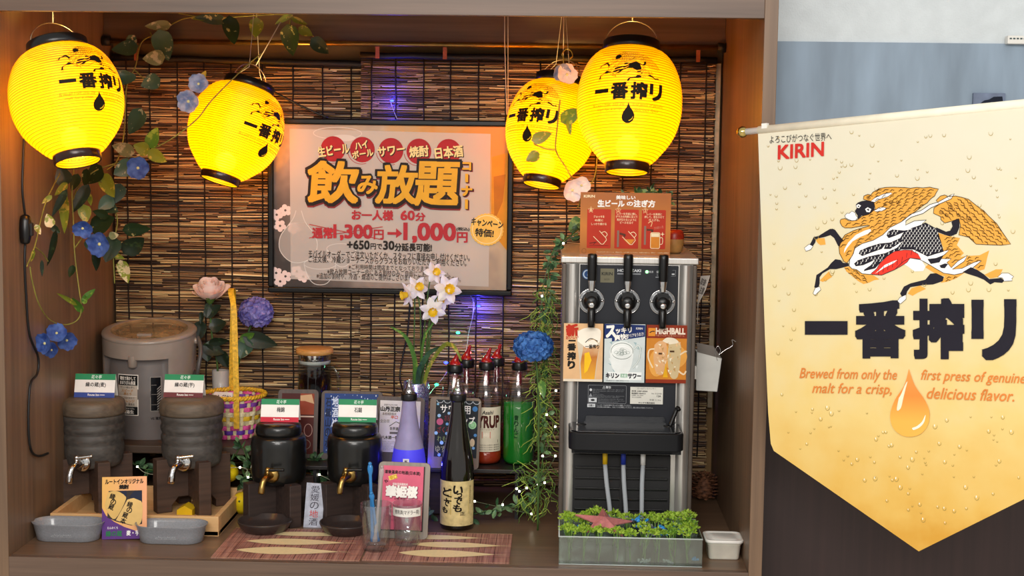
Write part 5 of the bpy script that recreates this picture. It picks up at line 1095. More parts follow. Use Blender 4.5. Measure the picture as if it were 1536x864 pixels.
# upright sign and lemons
t = thing('paper_sign', 'narrow silver upright sign between the black keg stands', 'sign', (A(455, 792, .285).x, .285, .0003)); k = S(A(468, 760, .285))
s = Sheet((0, 0, 28, 66), 28 * k, 67 * k); s.slab(.0012, mat('silver_paper', 'a8acba', .4, var=.12, scale=60)); s.vtext('愛媛の地酒', 7.5, 3, 20.5, 63, C('3a3440', .5), .0, {'地': C('c23a3a', .5)}); s.mb.build('sign_face', t, M=Matrix.Rotation(math.radians(-9), 4, 'X') @ Matrix.Rotation(math.radians(3), 4, 'Y'))
MB().box(.01, .03, 0, .0012, 0, .07, C('8a8a90', .5)).build('easel_leg', t, M=Matrix.Translation((0, .04, 0)) @ Matrix.Rotation(math.radians(20), 4, 'X'))
LEM = mat('lemon_skin', 'e8cc16', .45, var=.06, bmp=.4, bscale=600)
for px, py, r, Y, lab in ((344, 709, 14, .47, 'yellow lemon resting on the corner of the pale tray'), (363, 762, 17, .40, 'yellow lemon on the counter left of the black keg stand'), (478, 765, 14, .36, 'yellow lemon behind the narrow silver sign')):
    c = A(px, py, Y); k = S(c); zc = c.z if py < 720 else r * k * .92
    t = thing('lemon', lab, 'fruit', (c.x, Y, zc)); MB().lathe([(0, -r * k * 1.28), (r * k * .16, -r * k * 1.2), (r * k * .3, -r * k * 1.02), (r * k * .72, -r * k * .7), (r * k, 0), (r * k * .72, r * k * .7), (r * k * .3, r * k * 1.02), (r * k * .14, r * k * 1.14), (0, r * k * 1.18)], LEM, 24, M=Matrix.Rotation(1.2, 4, 'X')).build('peel', t)
    MB().ball((0, -.0, 0), r * k * .1, GSTEM, 8, 6, Matrix.Rotation(1.2, 4, 'X') @ Matrix.Translation((0, 0, r * k * 1.18))).build('stem_button', t)
# ------------------------------------------------------------------ menus in wooden stand frames
def menu_frame(label, box, Y, zbase, lean, fw, draw, inner, yaw=0, grp=None, fm=None, roll=0):
    """box: outer frame pixels (x0,y0,x1,y1); inner: pixel box of the sheet"""
    x0, y0, x1, y1 = box; k = S(A((x0 + x1) / 2, (y0 + y1) / 2, Y)); Wd, Hh = (x1 - x0) * k, (y1 - y0) * k / math.cos(math.radians(lean)); xo = A((x0 + x1) / 2, y1, Y).x - Wd / 2
    t = thing('menu_stand', label, 'menu', (xo, Y, zbase + .0004), (0, 0, yaw), grp); L = Matrix.Rotation(math.radians(roll), 4, 'Y') @ Matrix.Rotation(math.radians(-lean), 4, 'X'); fm = fm or DARKW2
    R0 = Matrix(((1, 0, 0, 0), (0, 0, -1, 0), (0, 1, 0, 0), (0, 0, 0, 1))); mb = MB()
    o = rrect(0, 0, Wd, Hh, .010); i0, j0, i1, j1 = (inner[0] - x0) * k, Hh - (inner[3] - y0) / (y1 - y0) * Hh, (inner[2] - x0) * k, Hh - (inner[1] - y0) / (y1 - y0) * Hh
    mb.prism(o, 0, .008, fm, R0)
    mb.build('frame', t, M=L, bevel=.001)
    s = Sheet(inner, i1 - i0, j1 - j0, eps=.0002); draw(s); s.mb.build('sheet', t, M=L @ Matrix.Translation((i0, -.0084, j0)))
    MB().box(Wd * .3, Wd * .7, 0, .004, 0, Hh * .6, fm).build('rear_prop', t, M=Matrix.Translation((0, .045, 0)) @ Matrix.Rotation(math.radians(lean + 4), 4, 'X'))
    return t
DARKW2 = wood('menu_frame_wood', '3a2e28', '574840', 'Z', rough=.5, k=2); GREYW = wood('grey_menu_wood', '7a7068', '978c80', 'Z', rough=.5, k=2)
WHS = C('d9d2cc', .5); BK = C('241e1c', .5); WH = C('f3efe8', .5)
def dA(s):
    s.rect(421, 601, 470, 690, C('4a1c18', .4)); s.up(); s.rect(449, 601, 470, 632, C('8a3a22', .4)); s.poly([(449, 604), (466, 602), (470, 616), (456, 612), (449, 612)], C('c9a27a', .5)); s.rect(449, 634, 470, 636, C('c9b0a0', .5)); s.up(); s.line(circ(462, 655, 6, 9), 1, C('b08a80', .5), True); s.line(circ(458, 676, 8, 7), 1, C('7a6a60', .5), True)
menu_frame('dark framed menu with a red and brown picture, behind the crimson-footed card', (415, 595, 476, 697), .465, ZR, 10, 6, dA, (421, 601, 470, 690))
def dB(s):
    R = random.Random(2); s.rect(485, 600, 566, 688, C('27427e', .4)); s.up()
    for i in range(130):
        x, y = R.uniform(486, 564), R.uniform(601, 687); s.rect(x, y, x + R.uniform(.5, 1.6), y + R.uniform(1, 3), C(R.choice(('a9bfe0', '6f8cc8', 'd9e4f4')), .5))
    s.up(); s.vtext('石鎚山の水', 487, 606, 495, 680, C('1a2440', .5), .02); s.vtext('地酒めぐり', 497, 604, 506, 684, C('d9e4f6', .5), .02)
menu_frame('dark framed menu with a blue starry picture behind the card with a green foot', (480, 596, 572, 697), .465, ZR, 10, 6, dB, (485, 600, 566, 688))
def dC(s):
    s.rect(567, 603, 605, 679, WHS); s.rect(605, 603, 628, 679, WHS); s.up()
    s.text('愛媛県今治市の地酒', 573, 608, 593, 611, BK); s.text('山丹正宗', 568, 612, 597, 619, BK, .05); s.text('本格焼酎純米', 571, 620.5, 592, 625, C('6a5a50', .5), .01); s.text('辛口', 584, 625, 594, 630, C('c8502c', .5), .03); s.text('全治宿', 568, 631, 582, 636, C('8a827c', .5), .01)
    s.line([(582, 641), (592, 634), (608, 641)], 1, BK); s.text('世界酒蔵', 583, 642, 600, 647, BK, .02); s.rect(583, 649, 600, 652.5, C('6a6460', .5)); s.text('八木酒一郎', 571, 655, 596, 660, BK, .03)
    for i in range(6): s.text('瀬戸内の水と米から生まれた', 569, 663 + i * 2.4, 594 - (i % 3) * 4, 664.8 + i * 2.4, C('7a736e', .5))
    for i in range(9): s.rect(600, 614 + i * 3.2, 601.6, 615.6 + i * 3.2, C('8a8480', .5))
menu_frame('dark framed white drinks sheet standing behind the blue bottle', (561, 597, 634, 697), .425, ZR, 10, 6, dC, (567, 603, 628, 679), roll=1)
def dD(s):
    s.rect(650, 605, 714, 690, C('1f2428', .5)); s.up()
    for i in range(6): s.line([(652 + i * 11 + 5 * math.cos(a) + 4, 606 + 4 * math.sin(a)) for a in [PI * k / 8 for k in range(9)]], .8, C('b9c0c4', .5))
    for x, y, r, c in ((653, 612, 1.8, '7fb0d0'), (709, 617, 4, '3f78b0'), (655.5, 629, 2.6, '9cc4e0'), (670, 625, 2.2, '9cc4e0'), (668, 641, 2.2, '6fa8d8'), (652, 655, 2.6, '9cc8e8'), (668, 655, 2.4, '8cbce0'), (661, 669, 2.8, '9cc8e8'), (711, 656, 2.4, '4f88c0'), (658, 687, 2.4, '7fb0d8'), (709, 675, 2.2, '7fb0d8'), (700, 690 - 3, 2, '9cc4e0')): s.poly(circ(x, y, r, n=14), C(c, .5))
    s.poly(circ(657, 638, 5, 5), C('c05a78', .5)); s.poly(circ(706, 641, 6, 6), C('9ccf9a', .5)); s.poly(circ(707, 667, 3.6, 6), C('d9c39a', .5)); s.up()
    s.text('サワー用', 657, 613, 702, 625, WH, .015); s.text('シロップ', 672, 629, 709, 640, WH, .015); s.text('さくら', 664, 628, 671, 636, C('8c3434', .5), .02); s.text('ざくろ', 654, 645, 672, 654, C('8c3434', .5), .01); s.text('れもん', 654, 659, 676, 667, C('8a9a5a', .5), .0); s.text('ゆず', 652, 673, 668, 683, C('b0b070', .5), .0)
    s.line(circ(706, 641, 3.6, 3.6, 14), .6, C('5f9a5c', .5), True); s.line(circ(652, 686, 5, 5, 10, -1.5, .2), .8, C('9a9070', .5))
menu_frame('black chalkboard menu with white lettering and blue dots, behind the dark sake bottle', (641, 601, 718, 707), .395, ZR, 8, 8, dD, (650, 605, 714, 690), fm=wood('chalkboard_frame_wood', '5a4a3c', '7c6856', 'Z', rough=.5, k=2), roll=1.5)
def dE(s):
    s.rect(571, 704, 634, 800, C('3a2c2c', .4)); s.up(); s.rect(571, 704, 632, 798, C('d8647e', .45)); s.up()
    s.text('道後温泉の地酒(日本酒)', 573.5, 711, 627, 717, BK, .03, rot=1.5); s.poly([(579, 720), (591, 716), (593, 722), (581, 726)], C('f0d868', .5)); s.up(); s.text('辛口', 581, 718, 592, 724, C('d09a20', .5), .03, rot=-15); s.text('や', 573, 725, 579, 730, BK, .02)
    s.text('華姫桜', 577, 734, 623, 750, C('7a2c44', .5), .09, dx=.6, dy=.6); s.up(); s.text('華姫桜', 577, 734, 623, 750, WH, .06); s.text('道後温泉蔵純米', 586, 729, 609, 733, WH, .01); s.text('近藤酒造', 589, 751, 606, 754, BK)
    for i in range(4): s.text('ふくよかな香りと辛口の味わい', 574, 764 + i * 6, 600 - (i % 2) * 5, 767.5 + i * 6, C('8a3450', .5))
    s.text('常', 607, 781, 612, 787, WH, .03); s.text('温', 607, 775, 612, 780, WH, .03)
menu_frame('grey-framed pink drink card standing behind the two empty glasses', (564, 698.5, 641.5, 811), .205, .0022, 9, 8, dE, (571, 704, 634, 800), fm=GREYW, roll=1.2)
# ------------------------------------------------------------------ bottles
def lathe_px(px, Y, prof, zb_, m, seg=44):
    c = A(px, 650, Y); k = S(c); return [(a * k, A(px, b, Y).z - zb_) for a, b in prof]
CRY = thin('crystal_pourer', 'f4ecd8', .08, 1.5, .25)
BBL = mat('frosted_blue_glass_glow', '4a44d8', .45, var=.04, emit=.28, ecol='3c34ff'); FRO = mat('frosted_clear_glass', '8f88b0', .5, var=.05, sub=.2)  # blue glass emits: light from the LED behind is put into the bottle
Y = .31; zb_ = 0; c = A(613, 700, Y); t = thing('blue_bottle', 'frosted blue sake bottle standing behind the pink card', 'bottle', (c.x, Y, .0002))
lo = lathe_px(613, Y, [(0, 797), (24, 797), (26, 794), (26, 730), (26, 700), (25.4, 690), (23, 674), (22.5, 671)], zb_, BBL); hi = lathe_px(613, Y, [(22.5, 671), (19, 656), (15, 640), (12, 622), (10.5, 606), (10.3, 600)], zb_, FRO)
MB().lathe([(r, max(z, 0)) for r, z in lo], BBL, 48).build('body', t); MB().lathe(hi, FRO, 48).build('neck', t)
k = S(c); zf = lambda y: A(613, y, Y).z
cp = MB().lathe(lathe_px(613, Y, [(9.5, 600), (12, 600), (12.2, 598), (12.2, 591), (11.6, 589.5), (0, 589.4)], zb_, BLACK), BLACK, 28).build('cap', t)
MB().lathe(lathe_px(613, Y, [(8.5, 589.5), (8, 586), (5, 581), (3.2, 576), (3, 570), (2.2, 567), (0, 567)], zb_, CRY), CRY, 18).build('pourer', t)
s = Sheet((0, 0, 10, 40), .014, .05); s.rect(0, 0, 10, 40, C('e9e4ee', .5)); s.up(); s.vtext('新純米酒', 2.5, 2, 7.5, 38, C('2a2440', .5), .02); s.mb.build('label', t, (-.009, -26.2 * k, zf(683) - .05))
# dark sake bottle
DB = mat('dark_brown_glass', '120c06', .10, var=.05, coat=.6, spec=.7); Y = .315; c = A(686, 700, Y); k = S(c); t = thing('sake_bottle', 'dark brown sake bottle with a tan brush-lettered label', 'bottle', (c.x, Y, .0002)); zf = lambda y: A(686, y, Y).z
pr = lathe_px(686, Y, [(0, 791.5), (20, 791.5), (24, 790), (25.6, 786), (25.6, 722), (25.4, 706), (23.5, 688), (19.5, 668), (15.5, 648), (12, 628), (10.3, 612), (10, 602)], 0, DB); MB().lathe([(r, max(0, z)) for r, z in pr], DB, 56).build('body', t)
MB().lathe(lathe_px(686, Y, [(9.5, 602), (12.2, 601.5), (12.6, 599), (12.4, 592), (11.8, 590.5), (0, 590.4)], 0, BLACK), BLACK, 28).build('cap', t)
MB().lathe(lathe_px(686, Y, [(9, 590.5), (8.5, 586), (5.4, 580), (3.6, 575), (3.2, 570), (2.4, 567), (0, 567)], 0, CRY), CRY, 18).build('pourer', t)
s = Sheet((660, 716, 712, 786), 2.55 * 26 * k, zf(717) - zf(783)); TAN = mat('washi_label', 'd2bd84', .6, var=.08, scale=90)
for i in range(24): s.rect(660 + i * 52 / 24, 716, 660 + (i + 1) * 52 / 24, 786, TAN)
s.up(); s.rect(666, 727, 680, 768, C('bfa556', .6)); s.rect(680, 727, 702, 768, C('bfa556', .6)); s.up(); BI = C('1a1410', .6)
for ch, x, y, w_ in (('い', 683, 723, 11), ('っ', 687, 734, 6), ('で', 684, 741, 9), ('も', 683, 752, 10), ('ど', 669, 727, 11), ('こ', 674, 739, 7), ('で', 670, 746, 8), ('も', 668, 757, 8)): s.text(ch, x, y, x + w_, y + w_ + 1, BI, .035, rot=8)
s.text('正', 691, 764, 697, 769, BI, .02); s.vtext('純米酒特別限定醸造', 703, 723, 705, 752, C('6a5830', .6)); s.rect(692, 782, 706, 783, C('7a6a40', .6)); V = []
R1 = 25.75 * k
for u, ny, v in s.mb.v: a = -PI / 2 + (u - s.W / 2) / R1; rr = R1 - ny; V.append((rr * math.cos(a), rr * math.sin(a), zf(783) + v))
s.mb.v = V; s.mb.build('label', t)
# syrup bottles
REDP = mat('red_pourer', 'a0101a', .15, var=.05, coat=.5)
def syrup(label, px, Y, liquid, lcol, front=True, dy=0, group=None, stem=True):
    c = A(px, 640, Y); k = S(c); t = thing('syrup_bottle', label, 'bottle', (c.x, Y, ZR + .0003), group=group); zf = lambda y: A(px, y + dy, Y).z - ZR
    P = [(22, 689), (24, 686), (24, 612), (23.4, 600), (20.5, 585), (16, 570), (11.5, 558), (10.5, 553)]
    H_ = max(.002, zf(689)); LIQ = mat('syrup_' + lcol, lcol, .15, var=.05, coat=.3); mb = MB(); seg = 44
    pr = [(a * k, zf(b)) for a, b in P]; sh = [(0, .0006), (pr[0][0], .0006)] + [(r * (1 + (.006 if i % 2 else 0)), max(z, .002)) for i, (r, z) in enumerate(pr)]
    MB().lathe(sh, thin('bottle_clear_' + lcol, 'f2ecea', .1, 1.45, .05), seg).build('bottle_wall', t)
    zl = zf(liquid); inn = [(0, .0025), (pr[0][0] - .0015, .0025), (pr[1][0] - .0012, max(.006, pr[1][1]))]
    for r, z in pr[2:]:
        if z < zl: inn.append((r - .0012, z))
    inn += [(inn[-1][0] * .995, zl), (0, zl)]; MB().lathe(inn, LIQ, seg).build('syrup', t)
    MB().lathe([(10.5 * k, zf(555)), (11.8 * k, zf(554.6)), (12 * k, zf(552)), (11.8 * k, zf(544)), (11 * k, zf(542.6)), (0, zf(542.4))], BLACK, 26).build('cap', t)
    MB().tube(bez([(0, 0, zf(544)), (0, 0, zf(538)), (.004, -.002, zf(531)), (.009, -.004, zf(522))], 5), [8.5 * k] * 3 + [8 * k, 7.5 * k, 6.6 * k, 5.6 * k, 4.8 * k, 4.2 * k] + [3.6 * k, 3.2 * k, 2.9 * k, 2.6 * k, 2.4 * k, 2.2 * k, 1.8 * k], REDP, 14).build('pourer', t)
    MB().tube([(0, 0, zf(556)), (0, 0, zf(578))], 4.4 * k, mat('inner_red_tube', '8c2a2e', .4), 10).build('inner_tube', t)
    return t, zf, k
t, zf, k = syrup('syrup bottle with green liquid at the right end of the riser', 778, .47, 602, '1f8c2c')
s = Sheet((0, 0, 10, 40), .014, .062); s.vtext('青りんご', 1.5, 2, 8.5, 38, C('0c3a18', .5), .02); s.mb.build('lettering', t, (-.012, -24.6 * k, zf(655)))
t, zf, k = syrup('orange syrup bottle with a cream label beside the green bottle', 729, .47, 668, 'a83a1c')
s = Sheet((708, 607, 752, 673), 1.9 * 24.4 * k, zf(607) - zf(673)); LBC = C('d9cfb8', .5); CAT = C('2a2a2c', .5)
for i in range(16): s.rect(708 + i * 44 / 16, 607, 708 + (i + 1) * 44 / 16, 673, LBC)
s.up(); s.text('Asahi', 722, 612, 738, 617.5, CAT, .02, .2); s.text('SYRUP', 710, 620, 748, 637, C('4a1c18', .5), .04); s.text('サワーシロップ', 718, 638.5, 740, 641, C('7a5a48', .5)); s.rect(722, 643, 734, 653, C('c23a24', .5)); s.up(); s.text('梅', 724, 644.5, 732, 651.5, C('f0e4d0', .5), .02); s.rect(714, 655.5, 746, 660, C('4a3c34', .5))
for i in range(3): s.text('清涼飲料水の原料 業務用', 712, 662 + i * 3.4, 748, 664 + i * 3.4, C('6a6058', .5))
V = []
for u, ny, v in s.mb.v: R1 = 24.5 * k; a = -PI / 2 + .15 + (u - s.W / 2) / R1; V.append(((R1 - ny) * math.cos(a), (R1 - ny) * math.sin(a), zf(673) + v))
s.mb.v = V; s.mb.build('label', t)
syrup('syrup bottle behind the chalkboard menu, its red pourer above the dark sake bottle', 682, .485, 640, '8c2f48', dy=4)
syrup('rear syrup bottle between the chalkboard bottle and the labelled one', 699, .575, 650, '9c4a2c', dy=-4)
syrup('rear syrup bottle directly behind the cream-labelled one', 744, .575, 640, '8a3030', dy=-6)
# glitter tumbler with daffodils
def glitter():
    m, nt, b = base('glitter_film'); v = coords(nt); vo = nd(nt, 'ShaderNodeTexVoronoi'); vo.inputs['Scale'].default_value = 420; nt.links.new(v, vo.inputs['Vector'])
    r = ramp(nt, [(0, '5a4a8c'), (.35, '9c8cc8'), (.6, 'e0d8f0'), (.8, '78b8c8'), (1, 'c89ac8')]); sp = nd(nt, 'ShaderNodeSeparateColor'); nt.links.new(vo.outputs['Color'], sp.inputs[0]); nt.links.new(sp.outputs[0], r.inputs[0]); nt.links.new(r.outputs[0], b.inputs['Base Color'])
    b.inputs['Metallic'].default_value = .7; b.inputs['Roughness'].default_value = .25; b.inputs['Alpha'].default_value = .75; bump(nt, b, sp.outputs[1], .8, .003); return m
c = A(624, 640, .52); k = S(c); t = thing('glitter_tumbler', 'glittering holographic tumbler holding the daffodils', 'vase', (c.x, .52, ZR + .0003)); zt_ = A(624, 573, .52).z - ZR; r = 19.5 * k
MB().lathe([(0, 0), (r * .9, 0), (r * .92, .003), (r, zt_ - .002), (r - .001, zt_), (r - .002, zt_ - .002), (r * .9, .004), (0, .004)], glitter(), 36).build('wall', t)
TB = Vector((c.x, .52, ZR + .006))
def daffodil(label, head, neck, face, k_=1.0, seed=1, petals=True):
    """head px; face = direction the trumpet looks (x right, y toward viewer, z up)"""
    R = random.Random(seed); h = A(*head); o0 = TB + Vector((R.uniform(-.015, .015), R.uniform(-.012, .012), 0)); t = thing('artificial_daffodil', label, 'flower', o0, group='daffodils in the glitter tumbler'); c = h - o0; d = Vector(face).normalized(); kk = S(h); Q = Matrix.Translation(c) @ d.to_track_quat('Z', 'Y').to_matrix().to_4x4()
    L = 21 * kk * k_; mb = MB()
    for b in range(6):
        V = []; nu, nv = 6, 3
        for u in range(nu + 1):
            tt = u / nu; w_ = L * .30 * math.sin(PI * min(1, .1 + .9 * tt)) ** .7
            for j in range(-nv, nv + 1): q = j / nv; V.append((tt * L, q * w_, (.20 if b % 2 else -.05) * L * tt * tt - .08 * L * abs(q) + .03 * L * math.sin(3 * tt + b)))
        N = 2 * nv + 1; mb.add(V, [(u * N + j, u * N + j + 1, (u + 1) * N + j + 1, (u + 1) * N + j) for u in range(nu) for j in range(N - 1)], PWH, True, Q @ Matrix.Rotation(b * PI / 3 + seed, 4, 'Z'))
    mb.build('petals', t)
    pr = [(.0, 0), (.20, .02), (.24, .15), (.26, .35), (.34, .48)]; mb = MB(); V = []; n = 30
    for r_, z in pr:
        for j in range(n): f = 1 + (.09 * math.sin(9 * 2 * PI * j / n) if z > .4 else 0); V.append((r_ * L * f * math.cos(2 * PI * j / n), r_ * L * f * math.sin(2 * PI * j / n), z * L))
    mb.add(V, [(i * n + j, i * n + (j + 1) % n, (i + 1) * n + (j + 1) % n, (i + 1) * n + j) for i in range(len(pr) - 1) for j in range(n)], PYE, True, Q); mb.build('trumpet', t)
    nk = A(*neck) - o0; MB().tube(bez([c - d * L * .1, c - d * L * .55, nk, (nk * .6 + Vector((0, 0, 0)) * .4), Vector((0, 0, 0))], 7), .0017, GSTEM, 6).build('stem', t)
Yd = .50
daffodil('daffodil facing left at the far left of the bunch', (611, 442, Yd), (622, 462, Yd), (-.8, -.5, -.1), .95, 1)
daffodil('daffodil second from the left, seen from the side, facing up right', (626, 432, Yd), (630, 462, Yd), (.35, -.6, .25), .95, 2)
daffodil('topmost daffodil, in front of the poster lower edge', (652, 409, Yd), (642, 440, Yd), (.45, -.8, .25), .85, 3)
daffodil('largest daffodil facing the viewer at the right of the bunch', (672, 434, Yd - .02), (648, 462, Yd), (.35, -1, .15), 1.1, 4)
daffodil('daffodil tucked below the large right-hand bloom', (662, 450, Yd), (650, 470, Yd), (.0, -1, .1), .8, 5)
daffodil('lowest daffodil, facing forward and down', (649, 466, Yd - .02), (644, 490, Yd), (.1, -1, -.15), 1.0, 6)
t = thing('artificial_leaves', 'long green strap leaves standing in the glitter tumbler', 'leaves', TB)
def blade(mb, pts, wd, m):
    P = bez([A(*p) - TB for p in pts], 8); n = len(P); V = []
    for i, p in enumerate(P):
        tt = i / (n - 1); w_ = wd * math.sin(PI * (.12 + .86 * tt)) ** .6; d = (P[min(i + 1, n - 1)] - P[max(i - 1, 0)]).normalized(); q = d.cross(Vector((0, 1, 0))).normalized(); V += [p - q * w_, p + Vector((0, .002, 0)), p + q * w_]
    mb.add(V, [(3 * i + j, 3 * i + j + 1, 3 * i + 4 + j, 3 * i + 3 + j) for i in range(n - 1) for j in range(2)], m, True)
mb = MB(); blade(mb, [(625, 640, .52), (624, 570, .51), (621, 535, .50), (608, 505, .49), (586, 490, .48)], .0055, LV['v']); mb.build('blade', t)
mb = MB(); blade(mb, [(627, 640, .52), (627, 570, .50), (634, 545, .48), (646, 528, .47), (660, 521, .46)], .0065, GL[0]); mb.build('blade', t)
mb = MB(); blade(mb, [(628, 640, .52), (640, 560, .49), (664, 520, .45), (678, 518, .43), (686, 528, .42), (692, 542, .42)], .005, LV['y']); mb.build('blade', t)
mb = MB(); blade(mb, [(625, 640, .52), (632, 540, .50), (637, 505, .49), (646, 490, .49), (655, 478, .49)], .003, LV['v']); mb.build('blade', t)
# blue hydrangea on the garland
hydrangea('artificial_hydrangea', 'cobalt blue artificial hydrangea above the green syrup bottle', 800, 520, 31, 22, .285, [(806, 560, .30), (808, 640, .30), Vector((A(808, 700, .30).x, .30, .001))], PDB, [(814, 585, 26, 12, 80, 'v')], 12, 52)
# ------------------------------------------------------------------ glasses with stirrers
def tumbler(label, px, ybase, Yc, hw0, hw1, ytop, group):
    g = A(px, 790, Yc); k = S(g); h = A(px, ytop, Yc).z - .0026; R0, R1 = hw0 * k, hw1 * k; t = thing('glass_tumbler', label, 'glass', (g.x, Yc, .0028), group=group); n = 60; V = []; th_ = .0016
    def rr(z, a):
        q = R0 + (R1 - R0) * (z / h); f = max(0, min(1, (.80 - z / h) * 6)); c_ = math.cos(PI / 10) / math.cos((a % (2 * PI / 10)) - PI / 10); return q * (1 + f * (c_ * 1.03 - 1) * .8)
    zs = [0, .003, .012, .03, .05, h * .72, h * .85, h - .001, h]; mb = MB(); V = []
    for z in zs:
        for j in range(n): a = 2 * PI * j / n; q = rr(z, a) * (.94 if z == 0 else 1) - (.0004 if z == h else 0); V.append((q * math.cos(a), q * math.sin(a), z))
    zi = [h, h - .001, h * .5, .016, .013]
    for z in zi:
        for j in range(n): a = 2 * PI * j / n; q = (R0 + (R1 - R0) * z / h) - th_ - (.004 if z == .013 else 0); V.append((q * math.cos(a), q * math.sin(a), z))
    m_ = len(zs) + len(zi); F = [(i * n + j, i * n + (j + 1) % n, (i + 1) * n + (j + 1) % n, (i + 1) * n + j) for i in range(m_ - 1) for j in range(n)]; F.append(tuple(range(n))[::-1]); F.append(tuple((m_ - 1) * n + j for j in range(n)))
    mb.add(V, F, thin('tumbler_glass', 'f6f9fa', .03, 1.5, .09), True); mb.build('tumbler_wall', t); return t, k, h, R0, R1
tg, kg, hg, r0_, r1_ = tumbler('clear glass tumbler holding blue stirrers', 564, 826, .108, 19.5, 24, 755, 'glass tumblers on the mats')
t2, k2, h2, _, r2 = tumbler('empty clear glass tumbler with a white paper band', 611, 817, .155, 18.5, 23, 754, 'glass tumblers on the mats')
s = Sheet((0, 0, 100, 24), 2.2 * r2, .019)
for i in range(20): s.rect(i * 5, 0, i * 5 + 5, 24, C('e4e0d8', .6))
s.up(); s.text('使用済(マドラー用)', 14, 5, 92, 19, C('3a3634', .6), .01); V = []
for u, ny, v in s.mb.v: R1 = r2 * .985 + .001; a = -PI / 2 + (u - s.W / 2) / R1; V.append(((R1 - ny) * math.cos(a), (R1 - ny) * math.sin(a), h2 - .024 + v))
s.mb.v = V; s.mb.build('paper_band', t2)
BLUS = shine('blue_stirrer', '2f7fc0', .15, .15); CLRS = shine('smoky_stirrer', 'b9a8a8', .4, .1); gp = tg.location
for i, (a, b, m, lab) in enumerate((((555, 696, .118), (559, 812, .108), BLUS, 'translucent blue stirrer leaning left in the front glass'), ((557, 740, .10), (567, 812, .112), BLUS, 'translucent blue stirrer crossing behind in the front glass'), ((573, 701, .125), (562, 812, .102), CLRS, 'smoky clear stirrer leaning right in the front glass'))):
    p, q = A(*a), A(*b); q.z = .0185; t = thing('stirrer', lab, 'stirrer', q, group='stirrers in the glass'); d = p - q
    MB().tube([d * u for u in (0, .04, .1, .5, .86, .90, .94, .98, 1)], [.0045, .0055, .0035, .0030, .0034, .0055, .0062, .005, .002], m, 10, flat=.5).build('stick', t)
    MB().ball(d * 1.005, .0042, m, 10, 8).build('knob', t)
# ------------------------------------------------------------------ beer dispenser
DY = .255; q = lambda x, y, Y=DY: A(x, y, Y)
x0, x1 = q(840, 600).x, q(1041, 600).x; dz = q(940, 386).z; cxd = (x0 + x1) / 2
t = thing('beer_dispenser', 'stainless beer dispenser with three black tap handles', 'beer dispenser', (cxd, DY, 0)); D0 = Vector((cxd, DY, 0)); X = lambda x, y=600, Y=DY: q(x, y, Y).x - cxd; Z = lambda y, Y=DY: q(940, y, Y).z
PAN = mat('charcoal_panel', '24262c', .45, var=.04, spec=.25); TRIM = mat('brown_grey_trim', '5a5048', .4, .3, var=.05); hw = (x1 - x0) / 2; DEP = .40
for sx in (-.12, .12):
    for sy in (.04, .34): MB().lathe([(0, 0), (.016, 0), (.016, .012), (0, .012)], BLACKM, 20, M=Matrix.Translation((sx, sy, 0))).build('foot', t)
MB().box(-hw, hw, .006, DEP, .012, dz - .012, STEEL).build('cabinet', t, bevel=.004)
MB().box(-hw - .003, hw + .003, -.006, DEP + .004, dz - .014, dz + .001, STEEL).build('top_plate', t, bevel=.003)
for s_ in (-1, 1):
    MB().box(min(s_ * hw, s_ * (hw - .010)), max(s_ * hw, s_ * (hw - .010)), -.004, .012, .012, dz - .015, TRIM).build('corner_trim', t, bevel=.003)
    a, b = sorted((s_ * (hw - .0105), s_ * (hw - .038))); n = 10; V = []
    for z in (.014, dz - .016):
        for i in range(n + 1): u = i / n; V.append((a + (b - a) * u, .004 - .010 * math.sin(PI * u) , z))
    MB().add(V, [(i, i + 1, n + 2 + i, n + 1 + i) for i in range(n)], STEEL, True).build('column_cover', t)
MB().box(X(867), X(1013), -.004, .010, Z(662), Z(398), PAN).build('front_panel', t, bevel=.0015)
# panel print
s = Sheet(mp=lambda px, py: (X(px), Z(py)), eps=.0003); WHP = C('c9ccd0', .5); GRP = C('8a8d92', .5)
s.poly(circ(878, 412, 8), C('2a4a7c', .5)); s.up(); s.line(circ(878, 412, 6), 1.6, C('b8c8d8', .5), True); s.poly(circ(880, 413, 2.5), C('d8e0e8', .5)); s.rect(897, 403, 917.5, 424, C('6e6a56', .3)); s.up(); s.text('KIRIN', 899, 408.5, 915, 413, C('2a2a26', .4), .02); s.text('BEER', 903, 418, 911, 420.5, C('4a483c', .4))
s.text('HOSHIZAKI', 922.5, 403.5, 957, 407.5, WHP, .03); s.rect(922, 409.5, 957, 411.5, GRP); s.poly(circ(966, 407, 2.4), mat('green_led', '9cf0a0', .4, emit=2.5, ecol='80ff90')); s.text('電源', 969, 405.5, 975.5, 408.5, WHP)
s.text('保冷中', 980, 405, 990, 409, WHP); s.text('注出時', 980, 410, 990, 413, GRP); s.rect(979, 414, 990, 415.6, GRP); s.line([(1004, 404), (1008.5, 404), (1008.5, 413), (1002, 413)], .5, GRP); s.rect(1003, 409, 1007, 411, WHP)
s.line(rrect(882, 578, 939, 605, 1.5), .5, GRP, True); s.text('⚠警告', 903.5, 579, 916, 583, WHP, .02); s.poly(circ(885.8, 585, 2), WHP); s.poly([(885.8, 590), (888.6, 595.5), (883, 595.5)], GRP); s.rect(883, 597, 895, 603.5, WHP); s.up(); s.poly(circ(889, 600.3, 3, 1.6), C('2a2a2c', .5))
for i, (x, y, w_) in enumerate(((889, 583.6, 47), (889, 586, 46), (889, 588.4, 10), (889, 591, 16), (889, 593.2, 47), (889, 595.2, 40), (897, 598, 38), (897, 600.4, 40), (897, 602.6, 30))): s.text('感電や火災のおそれがありますので、必ず守ってください。分解しないでください', x, y, x + w_, y + 1.7, GRP)
